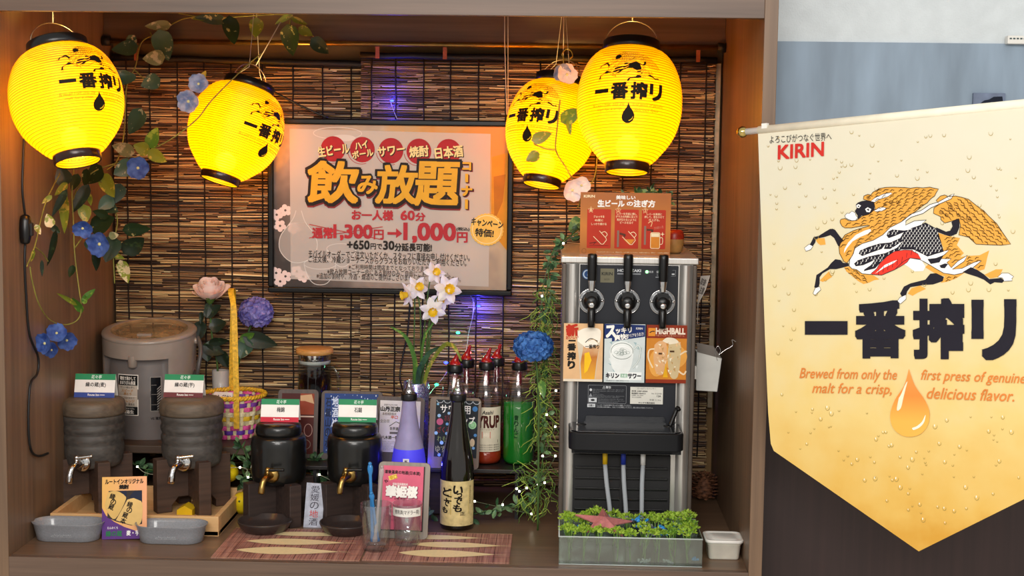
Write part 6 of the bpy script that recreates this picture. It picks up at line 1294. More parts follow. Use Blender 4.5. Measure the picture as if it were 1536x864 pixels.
s.rect(881, 606, 893, 611, WHP); s.text('お願い', 883, 607, 891, 610, C('2a2a2c', .5), .02); s.text('ドレンホースは水が流れやすいように設置してください。', 895, 606.5, 947, 609, WHP); s.text('冷却水槽の水量を確認し、不足していれば補充してください。(週に1回は必ず洗浄してください)', 895, 609.6, 979, 612, WHP)
s.rect(945, 579.5, 994, 605, C('d8d6cc', .5)); s.up(); CATX = C('2a2a2c', .5); s.text('ビールディスペンサー', 956, 580.5, 983, 583, CATX); s.text('形名 DBF-40SA', 947, 584.5, 971, 587, CATX, .02); s.text('製造番号 F8A00231', 947, 588, 968, 590.3, CATX, .02); s.text('No. 0123456', 977, 588, 992, 590, CATX); s.text('定格電圧 100V 50/60Hz', 947, 591, 965, 593, C('5a5a58', .5)); s.text('12A', 985, 591.5, 991, 594, CATX, .02); s.text('冷媒 R134a 定格消費電力', 947, 594, 962, 596, C('5a5a58', .5)); s.text('質量 21.5kg', 974, 597.5, 991, 600, C('5a5a58', .5)); s.text('ホシザキ株式会社', 957.5, 602, 982, 604.2, CATX, .03)
for u in range(len(s.mb.v)): a_, b_, c_ = s.mb.v[u]; s.mb.v[u] = (a_, b_ - .0041, c_)
s.mb.build('panel_print', t)
# taps
ROTX = Matrix.Rotation(PI / 2, 4, 'X')
for px in (887, 940.5, 993):
    px_c = px; o = Vector((X(px, 455), -.004, Z(452))); k = S(q(px, 452))
    tp = MB().lathe([(0, -.002), (19 * k, -.002), (19 * k, .002), (17.5 * k, .004), (14.5 * k, .005)], shine('clear_collar', 'b9bcc0', .35, .06), 40, M=Matrix.Translation(o) @ ROTX).build('tap', t)
    MB().lathe([(19.2 * k, 0), (19.2 * k, .0042), (18.2 * k, .005), (17.6 * k, .0042)], CHROME, 40, M=Matrix.Translation(o) @ ROTX).build('collar_ring', tp)
    MB().lathe([(13.5 * k, 0), (13.5 * k, .012), (12.2 * k, .020), (9 * k, .026), (6 * k, .030), (0, .031)], BLACK, 36, M=Matrix.Translation(o) @ ROTX).box(o.x - .012, o.x + .012, -.030, 0, o.z, o.z + .021, BLACK).build('tap_body', tp)
    MB().lathe([(4.6 * k, .030), (4.6 * k, .034), (3.6 * k, .0365), (1.5 * k, .0368), (0, .0362)], CHROME, 24, M=Matrix.Translation(o + Vector((0, 0, -.006))) @ ROTX).build('tap_screw', tp)
    for s_ in (-1, 1): MB().lathe([(2.6 * k, 0), (2.6 * k, .006), (1.6 * k, .0085), (0, .009)], CHROME, 16, M=Matrix.Translation(o + Vector((s_ * 15.8 * k, 0, .002))) @ ROTX).build('collar_bolt', tp)
    f = Vector((o.x, -.022, 0)); zt_ = Z(434, DY - .02)
    MB().lathe([(4.3 * k, zt_ - .004), (4.6 * k, zt_), (6.1 * k, Z(421, DY - .02)), (6.1 * k, Z(420.5, DY - .02))], CHROME, 24, M=Matrix.Translation(f)).build('ferrule', tp)
    MB().lathe([(6.2 * k, Z(421.5, DY - .02)), (6.6 * k, Z(419, DY - .02)), (7.3 * k, Z(388, DY - .02)), (7.0 * k, Z(382.5, DY - .02)), (5.6 * k, Z(381, DY - .02)), (0, Z(380.7, DY - .02))], BLACK, 28, M=Matrix.Translation(f)).build('handle', tp)
    MB().tube([(o.x, -.020, o.z - .006), (o.x, -.027, Z(468)), (o.x, -.030, Z(482, DY - .03)), (o.x, -.031, Z(492, DY - .03))], [6.6 * k, 6.2 * k, 5.6 * k, 5.2 * k], BLACK, 20).build('spout', tp)
# drip tray
ty0, ty1 = -.118, -.001; TR = mat('tray_black', '141518', .4, var=.05, spec=.3); zt1, zt0 = Z(650.5, DY + ty0), Z(677, DY + ty0)
xa, xb = X(853, 660, DY + ty0), X(1026, 660, DY + ty0); ch = .016
outl = [(xa, ty1), (xa, ty0 + ch), (xa + .006, ty0 + .005), (xa + ch, ty0), (xb - ch, ty0), (xb - .006, ty0 + .005), (xb, ty0 + ch), (xb, ty1)]
dt = MB().prism(outl, zt0, zt1, TR).build('drip_tray', t, bevel=.003)
ins = [(xa + .006, ty1 - .004), (xa + .006, ty0 + ch + .003), (xa + ch + .003, ty0 + .006), (xb - ch - .003, ty0 + .006), (xb - .006, ty0 + ch + .003), (xb - .006, ty1 - .004)]
MB().prism(ins, zt1 + .0003, zt1 + .0025, mat('tray_insert', '1c1e22', .22, var=.05, coat=.4)).build('tray_grid', dt, bevel=.001)
MB().prism([(X(862) , 0), (X(1005), 0), (X(1005), .01), (X(862), .01)], 0, .001, TR, Matrix.Translation((0, -.105, zt0 - .008))).box(X(858), X(1018), ty0 + .02, ty1, zt0 - .010, zt0, TR).build('tray_underside', dt, bevel=.004)
MB().prism([(X(876), 0), (X(1000), 0), (X(996), .016), (X(880), .016)], -.004, 0, mat('rinse_plate', '202226', .25), Matrix.Translation((0, -.012, zt1 + .002)) @ Matrix(((1, 0, 0, 0), (0, 0, -1, 0), (0, 1, 0, 0), (0, 0, 0, 1)))).build('splash_lip', dt)
for sx in (872, 1003): MB().lathe([(0, .001), (.011, .001), (.011, 0)], BLACK, 20, M=Matrix.Translation((X(sx, 640, DY - .04), -.035, zt1 + .0025))).build('tray_hole', dt)
b0 = Vector((X(1005, 640, DY - .04), -.035, zt1 + .002)); b1 = q(1016, 612, DY - .03) - D0
MB().tube(bez([b0, b0 + (b1 - b0) * .5, b0 + (b1 - b0) * .92, b1 + Vector((.001, -.004, .001)), b1 + Vector((.003, -.010, -.003))], 5), .0046, BLACK, 14).build('rinse_lever', dt)
# lower grille
MB().box(X(860), X(1008), -.003, .010, .016, Z(682), BLACKM).build('grille_back', t, bevel=.002)
for i in range(6): z = Z(700) - i * (Z(700) - .03) / 5.6; MB().box(X(864), X(1004), -.0075, -.0025, z - .005, z, BLACK, Matrix.Translation((0, 0, 0))).build('louver', t, bevel=.001)
MB().box(X(932), X(936), -.008, -.002, .02, Z(686), BLACKM).build('grille_rib', t)
TUBE = shine('clear_hose', 'c9cfd6', .45, .12)
for px, pe, col in ((907.5, 915, 'd9b21c'), (935, 939, '2438a0'), (964.5, 962.5, 'e6e6e6')):
    a = Vector((X(px, 690, DY - .03), -.03, Z(683, DY - .03))); b = Vector((X(px, 697, DY - .03), -.03, Z(696, DY - .03))); e = Vector((X(pe, 769, DY - .03), -.030, Z(768, DY - .03)))
    h_ = MB().tube(bez([b, b + (e - b) * .4 + Vector((-.001, 0, 0)), e, Vector((e.x, -.028, .03))], 6), .0050, TUBE, 12).build('drain_hose', t); MB().tube([a + Vector((0, 0, .006)), a, b - Vector((0, 0, .001))], .0056, mat('hose_tip_' + col, col, .45, var=.03), 14).build('hose_tip', h_)
# pictures of drinks clipped on the front
def drink_card(label, box, draw, tilt=0):
    x0_, y0_, x1_, y1_ = box; a, b = q(x0_, y1_, DY - .02), q(x1_, y0_, DY - .02); t_ = thing('drink_picture', label, 'picture', (a.x, DY - .0165, a.z), group='drink pictures on the dispenser'); s = Sheet(box, b.x - a.x, b.z - a.z, eps=.0002); draw(s); s.mb.build('picture_sheet', t_, rot=(0, math.radians(tilt), 0))
    MB().box(.01, b.x - a.x - .01, .0009, .0115, (b.z - a.z) * .6, (b.z - a.z) * .9, C('cfc8bc', .6)).build('magnet_strip', t_)
def beer(s):
    s.slab(.0008, C('dcb284', .5)); FO = C('efe6d6', .45); AM = grad('beer_amber', [(0, 'e8a810'), (.5, 'd08a18'), (.8, 'b86a14'), (1, 'cfa070')], 'Z', 0, .07, .4, .3, 60); GG = C('cfc2ac', .4); RDK = C('b8301c', .5); INK2 = C('1c1814', .5)
    s.poly([(866, 497), (884, 491), (902, 496), (901, 512), (897, 540), (894, 569), (871, 569), (869, 540), (865, 512)], GG); s.up(); s.poly([(875, 520), (900, 518), (896, 540), (893, 569), (873, 569), (871, 545)], AM); s.poly(bez2([(866, 498), (876, 493), (890, 492), (901, 496), (900, 512), (892, 519), (880, 522), (874, 518), (866, 512)], 4), FO); s.up()
    s.poly([(877, 530), (884, 528), (888, 540), (882, 556), (877, 560)], C('f2c020', .4)); s.text('一番搾り', 878, 517, 899, 523, INK2, .03); s.line(bez2([(878, 514), (886, 508), (897, 512)], 4), 1.1, INK2); s.line(bez2([(882, 512), (890, 509), (898, 515)], 4), .7, C('b08a50', .5))
    s.text('新', 849, 488, 866, 504, RDK, .06, rot=-6); s.text('おいしい', 848, 504, 867, 509, RDK, .02, rot=-5); s.rect(852, 510.5, 863, 512.8, INK2); s.text('番', 851, 516, 863, 526, INK2, .05); s.text('搾', 851, 529, 863, 540, INK2, .05); s.text('り', 852, 542, 862, 553, INK2, .05); s.rect(845, 568.5, 905, 572, C('e0d4c0', .5))
drink_card('tall beer glass picture, left of the three drink pictures', (844.5, 486, 905, 572), beer)
def sour(s):
    s.slab(.0008, C('c9d2d2', .45)); NAVY = C('1c2f66', .5); R = random.Random(9); LG = C('e4e8e6', .4)
    for i in range(26): x, y = R.uniform(908, 962), R.uniform(512, 560); s.poly([(x, y), (x + R.uniform(3, 6), y + R.uniform(-3, 2)), (x + R.uniform(2, 5), y + R.uniform(3, 6))], C(R.choice(('9cb4b8', 'dfe6e6', 'aebfbe')), .45))
    s.poly([(905.5, 487), (968, 488), (968, 505), (917, 513), (917, 508), (905.5, 509)], NAVY); s.up(); s.poly(bez2([(914, 528), (917, 519), (926, 513), (938, 513), (948, 518), (951, 528), (949, 544), (944, 557), (934, 561), (924, 559), (917, 548), (914, 528)], 4)[:-1], LG); s.up(); s.line(circ(933, 527, 17, 12, 26), 1, C('8a948e', .4), True); s.line(circ(933, 530, 16, 10, 26), .8, C('f6f8f6', .4), True)
    s.line(bez2([(951, 524), (957, 518), (961, 524), (959, 540), (950, 552)], 5), 2.2, C('aab6b2', .4)); s.line(bez2([(951, 524), (957, 518), (961, 524), (959, 540), (950, 552)], 5), .8, C('eef2f0', .4), layer=s.k + 1)
    for i in range(14): a = i * 1.7; s.line(circ(933 + 9 * math.cos(a) * (i % 3) / 2, 530 + 6 * math.sin(a) * (i % 4) / 3, 3.2, 2, 8), .5, C('8f9a94', .4), True)
    s.rect(912, 558, 964, 570, C('e8ecea', .45)); s.up(2)
    s.text('ス', 908, 490, 922, 506, WH, .05, rot=-4); s.text('ッキリ', 923, 492, 947, 500, WH, .04, rot=-4); s.text('爽快!', 921, 502, 941, 510, WH, .04, rot=-8); s.text('クリアなうまさ!', 941, 500, 966, 505, WH, .01, rot=-9); s.text('KIRIN', 954, 491.5, 964, 494.5, WH, .01); s.text('キリン', 909, 560, 929, 567, INK, .05); s.rect(931.5, 560.5, 942, 566, C('7fa88a', .5)); s.up(); s.text('氷結', 932.5, 561, 941, 565.5, C('dfeee4', .5), .02); s.text('サワー', 943, 560, 963, 567, INK, .05); s.text('お酒は20歳を過ぎてから。飲酒運転は法律で禁止されています。', 909, 570.3, 945, 571.6, INK)
drink_card('white sour mug picture with a navy band, middle of the three drink pictures', (905.6, 487, 968.3, 573.5), sour)
def high(s):
    s.slab(.0008, C('c8802c', .45)); RB = C('8a3018', .5); s.rect(968.5, 488.5, 1031, 508, RB); s.rect(968.5, 569, 1031, 574.5, RB); OG2 = C('e0a04a', .45); s.poly(circ(985, 545, 12, 20), OG2); s.poly(circ(1010, 535, 22, 18), OG2); s.up()
    for x in (981, 1003): s.poly(bez2([(x, 518), (x + 8, 512), (x + 18, 515), (x + 19, 535), (x + 15, 560 + (x > 990) * 5), (x + 4, 560 + (x > 990) * 5), (x - 1, 540), (x, 518)], 4)[:-1], C('d8a878' if x < 990 else 'c9b48a', .4))
    s.line(bez2([(981, 524), (973, 526), (972, 538), (979, 552)], 5), 2.2, C('e6d0ac', .4)); s.line(bez2([(1021, 532), (1029, 527), (1031, 528)], 5), 2.4, C('e6d0ac', .4)); s.line(bez2([(1019, 556), (1027, 561), (1031, 556)], 5), 2.4, C('e6d0ac', .4)); s.up(); R = random.Random(4)
    for i in range(44): x, y = R.uniform(981, 1020), R.uniform(514, 560); s.poly([(x, y), (x + R.uniform(2, 5), y + R.uniform(-2, 2)), (x + R.uniform(0, 4), y + R.uniform(2, 5))], C(R.choice(('f0e4c8', 'e0b888', 'b89058', 'f4ecd8', 'd8b070')), .4))
    s.poly([(995, 566), (999, 545), (1003, 566)], C('e0a81c', .45)); s.poly(bez2([(993, 512), (1000, 507), (1012, 508), (1018, 514), (1004, 517)], 4), C('e8dcc4', .4)); s.up()
    s.rect(971, 493, 982, 505, C('d88a2c', .5)); s.up(); s.line(bez2([(973, 500), (977, 498), (981, 498)], 3), 1.4, INK); s.text('HIGHBALL', 983, 493, 1028, 501.5, C('f0dcc8', .5), .05); s.text('今夜ウイスキーは 驚きのハイボール', 983, 502.5, 1027, 505.5, C('e0a080', .5)); s.rect(987.5, 529.5, 993, 532, C('4a3018', .5)); s.rect(1005, 526, 1012, 528.5, C('4a3018', .5))
drink_card('two highball mugs picture on orange, right of the three drink pictures', (968.6, 488.5, 1031, 574.5), high)
# pouring guide sign on top
a, b = q(869.5, 379.5, .30), q(1007, 290, .30)
t = thing('pouring_guide_sign', 'orange pouring guide sign with three red panels on top of the dispenser', 'sign', (a.x, .30, dz + .0012)); sgz = b.z - dz - .0012
s = Sheet((869.5, 290, 1007, 379.5), b.x - a.x, sgz, eps=.0003); s.slab(.002, grad('sign_orange', [(0, 'ac6220'), (.5, 'c87624'), (1, 'a65e1e')], 'Z', 0, .13, .3, .3, 10, coat=.3, spec=.3)); RDP = C('b8321c', .35); LC = C('f4dcb0', .5); OR = C('d8862c', .5); GY = C('8a7060', .5); YL = C('f0c890', .5)
for x in (880, 922, 963): s.poly(rrect(x, 314, x + 36.5, 370, 1.5), RDP)
s.up(); s.text('KIRIN', 874.5, 294, 891, 297.5, LC, .03); s.text('美味しい', 923.5, 294, 952.5, 299.5, WH, .03); s.text('生ビール', 896, 301, 936, 310, WH, .04); s.text('の', 940, 303, 949, 308.5, WH, .03); s.text('注ぎ方', 950.5, 300.5, 982.5, 310, WH, .04); s.line([(896, 310.6), (907, 310.4)], .6, WH)
for x, n_ in ((885.5, '1'), (927, '2'), (968, '3')): s.line(star(x, 315, 4.6, 2.2), .7, YL, True); s.text(n_, x - .9, 313.2, x + .9, 316.8, YL, .02)
for x0_, x1_, ys in ((889, 907, ((323, 'ジョッキを'), (328, '45度に'), (333.5, 'しっかり傾ける'))), (924, 956, ((318.5, 'レバーを手前に倒し'), (322.5, 'グラスの内側に沿って'), (326.8, '泡が立たないように'), (331, 'ビールを注ぐ'))), (968, 996, ((318.5, 'レバーを奥側に'), (322.5, '押して、泡をのせて'), (326.8, '仕上げる。')))):
    for y, tx in ys: s.text(tx, (x0_ + x1_) / 2 - len(tx) * 1.65, y, (x0_ + x1_) / 2 + len(tx) * 1.65, y + 3.4, LC, .01)
def mug(cx, cy): s.line([(cx - 11, cy - 5), (cx + 1, cy + 6), (cx + 4, cy + 6), (cx + 9, cy), (cx + 8, cy - 3), (cx - 2, cy - 13)], .9, LC); s.line(bez2([(cx + 1, cy - 10), (cx + 6, cy - 12), (cx + 10, cy - 8), (cx + 7, cy - 4)], 4), .9, LC)
mug(901, 358); s.line([(884, 366), (913, 366)], .5, C('5a2014', .5)); s.line([(884, 363), (890, 362), (895, 361)], 1.1, C('5a2014', .5)); s.line([(890, 365), (893, 362)], .8, C('5a2014', .5))
s.poly([(936, 356.5), (953, 356.5), (948, 363), (945, 364), (943, 363)], OR); mug(945, 358); s.rect(926, 344, 929, 368, GY); s.poly([(930, 347), (939, 349), (939, 352), (937, 354), (935, 351), (930, 350)], C('5a3020', .5))
s.rect(967, 337, 970, 364, GY); s.poly([(971, 341), (981, 342), (981, 345), (979, 347), (977, 344), (971, 344)], C('5a3020', .5)); s.line(bez2([(973, 333), (976, 331), (979, 332), (977, 338)], 3), .9, YL); s.poly(rrect(977, 346, 991, 369, 2), OR); s.up(); s.rect(978, 347.5, 990, 352.5, C('f4e2bc', .5)); s.line(rrect(977, 346.5, 991, 369, 2), .9, LC, True); s.line(bez2([(991, 354), (995, 354), (995, 362), (991, 363)], 4), .9, LC); s.poly(star(995, 348.5, 3.4, 1, 4), LC); s.text('きめ細かい泡', 982, 337, 996, 341, C('d88a70', .5), rot=-10)
s.line(circ(876, 374, 3.2, 3.6, 14), .5, C('7a4a1c', .5), True); s.text('ディスペンサーのレバーは、最後までしっかり倒してください。お酒は20歳から。樽生ビール品質向上委員会', 895, 374.4, 1005, 376.2, LC)
s.mb.build('sign_face', t, rot=(0, 0, 0)); MB().box(.02, b.x - a.x - .02, .002, .045, 0, .0025, C('a08a70', .5)).box(.02, b.x - a.x - .02, .002, .005, 0, .06, C('a08a70', .5)).build('stand_foot', t)
c = q(1013, 378, .40); k = S(c); t = thing('red_cup', 'small red and tan round cup behind the pouring guide sign', 'cup', (A(1011, 370, .38).x, .385, dz + .0012)); h_ = A(1011, 346, .38).z - dz
MB().lathe([(0, 0), (9 * k, 0), (13 * k, .006), (14.8 * k, h_ * .45), (15 * k, h_ * .62)], mat('cup_tan', 'b0844a', .4, var=.1), 36).build('base', t); MB().lathe([(15 * k, h_ * .62), (15 * k, h_ * .8), (13 * k, h_ * .97), (11 * k, h_), (10 * k, h_ * .98), (0, h_ * .9)], mat('cup_red', 'a02a16', .35, var=.08), 36).build('band', t)
# ------------------------------------------------------------------ clear box of plastic plants
BX0, BX1, BY0, BY1 = G(838, 848).x, G(1053, 852).x, .030, .195; BH = .060; bcx, bcy = (BX0 + BX1) / 2, (BY0 + BY1) / 2; hx, hy = (BX1 - BX0) / 2, (BY1 - BY0) / 2
t = thing('clear_plastic_box', 'clear plastic box of artificial plants in front of the dispenser', 'box', (bcx, bcy, .0004)); th = .0026; CP = thin('box_plastic', 'e2ece6', .10, 1.45, .11); RIM = shine('box_rim_plastic', 'dfe8e6', .45, .08)
for nm, bb in (('base', (-hx, hx, -hy, hy, 0, th)), ('side', (-hx, hx, -hy, -hy + th, th, BH)), ('side', (-hx, hx, hy - th, hy, th, BH)), ('side', (-hx, -hx + th, -hy + th, hy - th, th, BH)), ('side', (hx - th, hx, -hy + th, hy - th, th, BH))): MB().box(*bb, CP).build(nm, t)
MB().tube([(-hx, -hy, BH), (hx, -hy, BH), (hx, hy, BH), (-hx, hy, BH), (-hx, -hy, BH)], .0016, RIM, 6).build('rim', t); MB().tube([(-hx, -hy, .001), (hx, -hy, .001)], .0012, RIM, 6).build('base_edge', t)
PL = [petal('plastic_green', '8fb82c', 'c4de58', 90, .35), petal('plastic_green_deep', '5f9428', '93b840', 90, .3)]
PSTEM = petal('plastic_stem', '6fa040', '98c060', 60, .3)
def sprig(m, h, seed):
    R = random.Random(seed); root = thing('plastic_plant', 'small bright green plastic plant sprig planted in the clear box', 'artificial plant', group='plastic plants in the clear box')
    mb = MB(); mb.tube(bez([(0, 0, 0), (R.uniform(-.004, .004), R.uniform(-.004, .004), h * .5), (0, 0, h)], 4), .0016, PSTEM, 5)
    for i in range(4): a = R.uniform(0, 6.28); mb.tube([(0, 0, h * .45), (.008 * math.cos(a), .008 * math.sin(a), h * .9), (.013 * math.cos(a), .013 * math.sin(a), h * 1.05)], .0011, PSTEM, 4)
    mb.build('stem', root); mb = MB()
    for i in range(15):
        a = i * 2.4; q_ = math.sqrt(i / 15) * .018; b0 = Vector((q_ * math.cos(a), q_ * math.sin(a), h + .006 - q_ * .55))
        for j in range(6):
            d = Vector((R.uniform(-1, 1), R.uniform(-1, 1), R.uniform(.25, 1.1))).normalized() + Vector((math.cos(a), math.sin(a), 0)) * q_ * 22; d.normalize(); L = R.uniform(.007, .0105)
            w_ = d.cross(Vector((R.uniform(-1, 1), R.uniform(-1, 1), .2))).normalized() * L * .19
            mb.add([b0, b0 + d * L * .4 + w_, b0 + d * L * .8 + w_ * .8, b0 + d * L, b0 + d * L * .8 - w_ * .8, b0 + d * L * .4 - w_], [(0, 1, 5), (1, 2, 4, 5), (2, 3, 4)], m)
    mb.build('foliage', root); return root
prot = [sprig(PL[i % 2 if i else 0], .066 + .003 * i, 30 + i) for i in range(3)]; R = random.Random(8); used = set(); n_ = 0
spots = []
for iy in range(4):
    for ix in range(9): spots.append((-hx + .024 + ix * (2 * hx - .048) / 8 + R.uniform(-.004, .004), -hy + .024 + iy * (2 * hy - .048) / 3 + R.uniform(-.004, .004), iy, ix))
for x, y, iy, ix in spots:
    if (iy in (1, 2) and ix in (2, 3, 4)) or (iy == 1 and ix in (6,)) or (iy == 2 and ix == 5): continue
    i = R.choice((0, 0, 1, 2)) if iy < 3 else R.choice((1, 2)); p = prot[i]
    if i not in used: used.add(i); r_ = p
    else: r_ = copy_tree(p)
    r_.location = (bcx + x, bcy + y, .0032); r_.rotation_euler = (R.uniform(-.1, .1), R.uniform(-.1, .1), R.uniform(0, 6)); sc_ = R.uniform(.9, 1.08); r_.scale = (sc_, sc_, sc_)
for i, p in enumerate(prot):
    if i not in used: p.location = (bcx, bcy + hy * .7, .0032)
# starfish
cS = Vector((A(906, 785, .11).x, .112, A(906, 785, .11).z + .002)); t = thing('starfish', 'dusty pink five-armed starfish lying on the plastic plants', 'starfish', cS, (math.radians(14), math.radians(2), .35)); V = [(0, 0, .014)]; n = 10
Rr = .066
for i in range(n): r_ = Rr if i % 2 == 0 else Rr * .36; V.append((r_ * math.cos(2 * PI * i / n), r_ * math.sin(2 * PI * i / n), .001 if i % 2 == 0 else .002))
V += [(v[0], v[1], v[2] - .004) for v in V[1:]] + [(0, 0, -.002)]
F = [(0, 1 + i, 1 + (i + 1) % n) for i in range(n)] + [(1 + i, 11 + i, 11 + (i + 1) % n, 1 + (i + 1) % n) for i in range(n)] + [(21, 11 + (i + 1) % n, 11 + i) for i in range(n)]
MB().add(V, F, mat('starfish_pink', 'b8706e', .6, var=.08, scale=120, bmp=.4, bscale=500)).build('body', t, bevel=.001)
# glass gems
GEM = {'b': mat('blue_gem', '2f8ad0', .08, var=.2, scale=300, coat=.6), 'c': mat('dark_gem', '4a4c62', .1, .3, var=.3, scale=300, coat=.5), 's': mat('silver_gem', 'b8bcc4', .1, .6, var=.2, scale=300)}
R = random.Random(17); mb = MB()
def gems(px, py, nn, sx, kinds):
    for i in range(nn):
        x, y = px + R.gauss(0, sx), py + R.gauss(0, sx * .35); p = A(x, y, .082 + (812 - y) * .0022); r_ = R.uniform(.0022, .0042); V = [(0, 0, r_), (0, 0, -r_)] + [(r_ * math.cos(a), r_ * math.sin(a), 0) for a in (0, 1.047, 2.094, 3.1416, 4.189, 5.236)]; M = Matrix.Translation(p) @ Matrix.Rotation(R.uniform(0, 6), 4, 'X') @ Matrix.Rotation(R.uniform(0, 6), 4, 'Z')
        mb.add(V, [(0, 2 + k, 2 + (k + 1) % 6) for k in range(6)] + [(1, 2 + (k + 1) % 6, 2 + k) for k in range(6)], GEM[R.choice(kinds)], False, M)
gems(871, 790, 26, 5, 'bbc'); gems(1008, 795, 75, 11, 'bbbbc'); gems(970, 793, 60, 8, 'ccsb'); gems(960, 779, 24, 6, 'bc'); gems(975, 803, 20, 4, 'cs')
for px, py in ((966, 843), (972, 840), (1042, 838), (1000, 842), (1005, 845), (962, 840)):
    for _ in range(7): p = A(px + R.uniform(-5, 5), py + R.uniform(-2, 2), .036); p.z = max(p.z, .007); mb.ball(p, .0032, GEM['s' if px < 1040 else 'b'], 6, 4)
tag(mb.build('glass_gems'), 'blue and silver glass gems scattered among the plastic plants', 'gems', kind='stuff')
# ------------------------------------------------------------------ white tub
g = A(1084, 820, .125); k = S(g); t = thing('plastic_tub', 'white lidded plastic tub on the counter right of the clear box', 'tub', (g.x, .125, .0003)); mb = MB(); n = 5
def sqr(h_, r_, z): return [(x, y, z) for x, y in rrect(-h_, -h_, h_, h_, r_)]
hb = 26 * k; hgt = A(1084, 803, .125).z - .003; RG = [sqr(hb * .84, .008, 0), sqr(hb * .87, .010, .003), sqr(hb * .95, .011, hgt * .75), sqr(hb, .012, hgt * .8), sqr(hb, .012, hgt * .98)]; V = [p for r_ in RG for p in r_]; N = len(RG[0]); F = [(i * N + j, i * N + (j + 1) % N, (i + 1) * N + (j + 1) % N, (i + 1) * N + j) for i in range(len(RG) - 1) for j in range(N)] + [tuple(range(N))[::-1]]
mb.add(V, F, mat('milky_plastic', 'd8d2c4', .4, var=.05, scale=25, sub=.1), True); mb.build('container', t)
RG = [sqr(hb * 1.08, .013, hgt * .90), sqr(hb * 1.10, .014, hgt * .98), sqr(hb * 1.09, .014, hgt * 1.03), sqr(hb * .98, .012, hgt * 1.04), sqr(hb * .93, .011, hgt * 1.0), sqr(hb * .72, .010, hgt * 1.0), sqr(hb * .68, .009, hgt * 1.02)]; V = [p for r_ in RG for p in r_]; F = [(i * N + j, i * N + (j + 1) % N, (i + 1) * N + (j + 1) % N, (i + 1) * N + j) for i in range(len(RG) - 1) for j in range(N)] + [tuple(6 * N + j for j in range(N))]
MB().add(V, F, WHITEP, True).build('lid', t)
# ------------------------------------------------------------------ holder hung on the dispenser, tag, hook, pine cone
p = A(1063, 560, .33); k = S(p); o0 = A(1045, 588, .33); t = thing('white_holder', 'white plastic holder hanging at the right side of the dispenser', 'holder', o0); f = lambda x, y, Y=.33: A(x, y, Y) - o0
ft = [(1045, 528), (1083, 538), (1076, 588), (1044, 586)]; P0 = [f(x, y, .325) for x, y in ft]; P1 = [v + Vector((0, .045, 0)) for v in P0]
MB().add(P0 + P1, [(0, 3, 2, 1), (4, 5, 6, 7), (1, 2, 6, 5), (0, 4, 7, 3), (2, 3, 7, 6)], mat('holder_white', 'd0d0ca', .45, var=.03)).build('pocket', t, bevel=.002)
b_ = [f(1045, 514, .372), f(1070, 519, .372), f(1083, 538, .365), f(1046, 528, .365)]; MB().add(b_ + [v + Vector((0, .003, 0)) for v in b_], [(0, 3, 2, 1), (4, 5, 6, 7), (0, 1, 5, 4), (1, 2, 6, 5), (2, 3, 7, 6), (3, 0, 4, 7)], C('8a827a', .6)).build('flap', t)
MB().box(-.012, .001, -.004, .040, .03, .06, WHITEP).build('bracket', t)
h0 = A(1077, 532, .33); t = thing('wire_clip', 'bent silver wire clip sticking out above the white holder', 'clip', h0); f = lambda x, y: A(x, y, .325) - h0
MB().tube(bez([f(1076, 541), f(1073, 527), f(1077, 519), f(1081, 526), f(1078, 532), f(1088, 525), f(1099, 518), f(1098, 510), f(1104, 513), f(1107, 520), f(1105, 526), f(1104, 533), f(1106, 527)], 6), .0009, CHROME, 6).build('bent_wire', t)
o0 = A(1045, 456, .30); t = thing('paper_tag', 'grey-white printed paper tag leaning out beside the dispenser', 'tag', o0); f = lambda x, y, Y=.30: A(x, y, Y) - o0
c4 = [f(1046, 456), f(1051, 414), f(1065, 413), f(1058, 435), f(1047, 456)]; c4 = c4[:4]; MB().add(c4 + [v + Vector((0, .0012, 0)) for v in c4], [(0, 1, 2, 3), (7, 6, 5, 4), (0, 3, 7, 4), (1, 0, 4, 5), (2, 1, 5, 6), (3, 2, 6, 7)], C('a8a098', .6)).tube([f(1065, 413), f(1058, 435), f(1047, 456), f(1046, 486), f(1058, 486)], .0008, C('cfc8be', .6), 4).build('tag_card', t)
s = Sheet(mp=lambda x, y: (f(x, y).x, f(x, y).z)); s.text('取扱', 1051, 418, 1059, 428, C('4a4440', .6), .02, rot=20); s.text('注意', 1049, 430, 1056, 441, C('4a4440', .6), .02, rot=20); s.mb.build('lettering', t, (0, -.0006, 0))
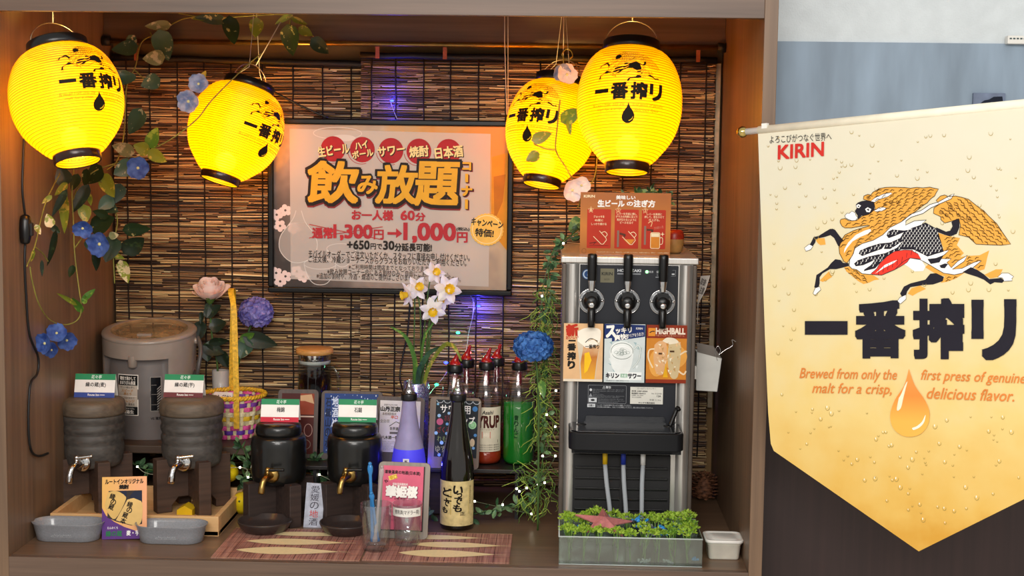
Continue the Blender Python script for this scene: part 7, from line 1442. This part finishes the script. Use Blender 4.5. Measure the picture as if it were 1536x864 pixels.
pc = G(1056, 762, 0); t = thing('pine_cone', 'brown pine cone in the dark corner behind the dispenser', 'pine cone', (A(1056, 740, .62).x, .62, 0)); PC = mat('pine_scale', '7a5038', .7, var=.3, scale=90); mb = MB(); k = S(A(1056, 740, .62)); Hc = 42 * k
mb.lathe([(0, .004), (12 * k, .01), (14 * k, Hc * .35), (8 * k, Hc * .75), (0, Hc * .95)], PC, 20)
for i in range(90):
    u = i / 90; a = i * 2.39996; r_ = (22 * math.sin(PI * (.18 + .75 * u)) + 2) * k; b0 = Vector((r_ * .55 * math.cos(a), r_ * .55 * math.sin(a), .006 + Hc * .92 * u)); d = Vector((math.cos(a), math.sin(a), .45 - .3 * (1 - u))); w_ = Vector((-math.sin(a), math.cos(a), 0)) * r_ * .26; e = b0 + d * r_ * .5
    mb.add([b0, e - w_, e + d * .002 + Vector((0, 0, .002)), e + w_, e + Vector((0, 0, -.0025))], [(0, 1, 2, 3), (0, 4, 1), (0, 3, 4), (1, 4, 2), (2, 4, 3)], PC)
mb.build('cone', t)
# ------------------------------------------------------------------ things on the side wall
a, b = A(1510, 66, YW - .02), A(1560, 54, YW - .02); t = thing('wall_vent', 'white slotted vent strip at the top of the blue-grey wall band', 'vent', (a.x, YW - .0045, a.z)); MB().box(0, b.x - a.x, -.022, 0, 0, b.z - a.z, WHITEP).build('housing', t, bevel=.002)
for i in range(10): MB().box(.004 + i * .0075, .0085 + i * .0075, -.0232, -.0215, (b.z - a.z) * .55, (b.z - a.z) * .72, C('4a5a5c', .6)).build('slot', t)
a, b = A(1459, 156, YW - .01), A(1508, 140, YW - .01); t = thing('wall_plate', 'grey wall plate with a dark worn notch above the banner', 'wall plate', (a.x, YW - .0045, a.z - .01)); MB().box(0, b.x - a.x, -.008, 0, 0, b.z - a.z + .01, mat('plate_grey', '6c7890', .5, var=.15)).build('plate', t, bevel=.001)
P = [(.016, .012), (.024, .018), (.034, .020), (.044, .026), (.062, .027), (.064, .016), (.05, .014), (.04, .015), (.03, .012)]; MB().prism(P, 0, .001, C('1c2230', .7), Matrix(((1, 0, 0, 0), (0, 0, -1, -.0085), (0, 1, 0, 0), (0, 0, 0, 1)))).build('notch', t)
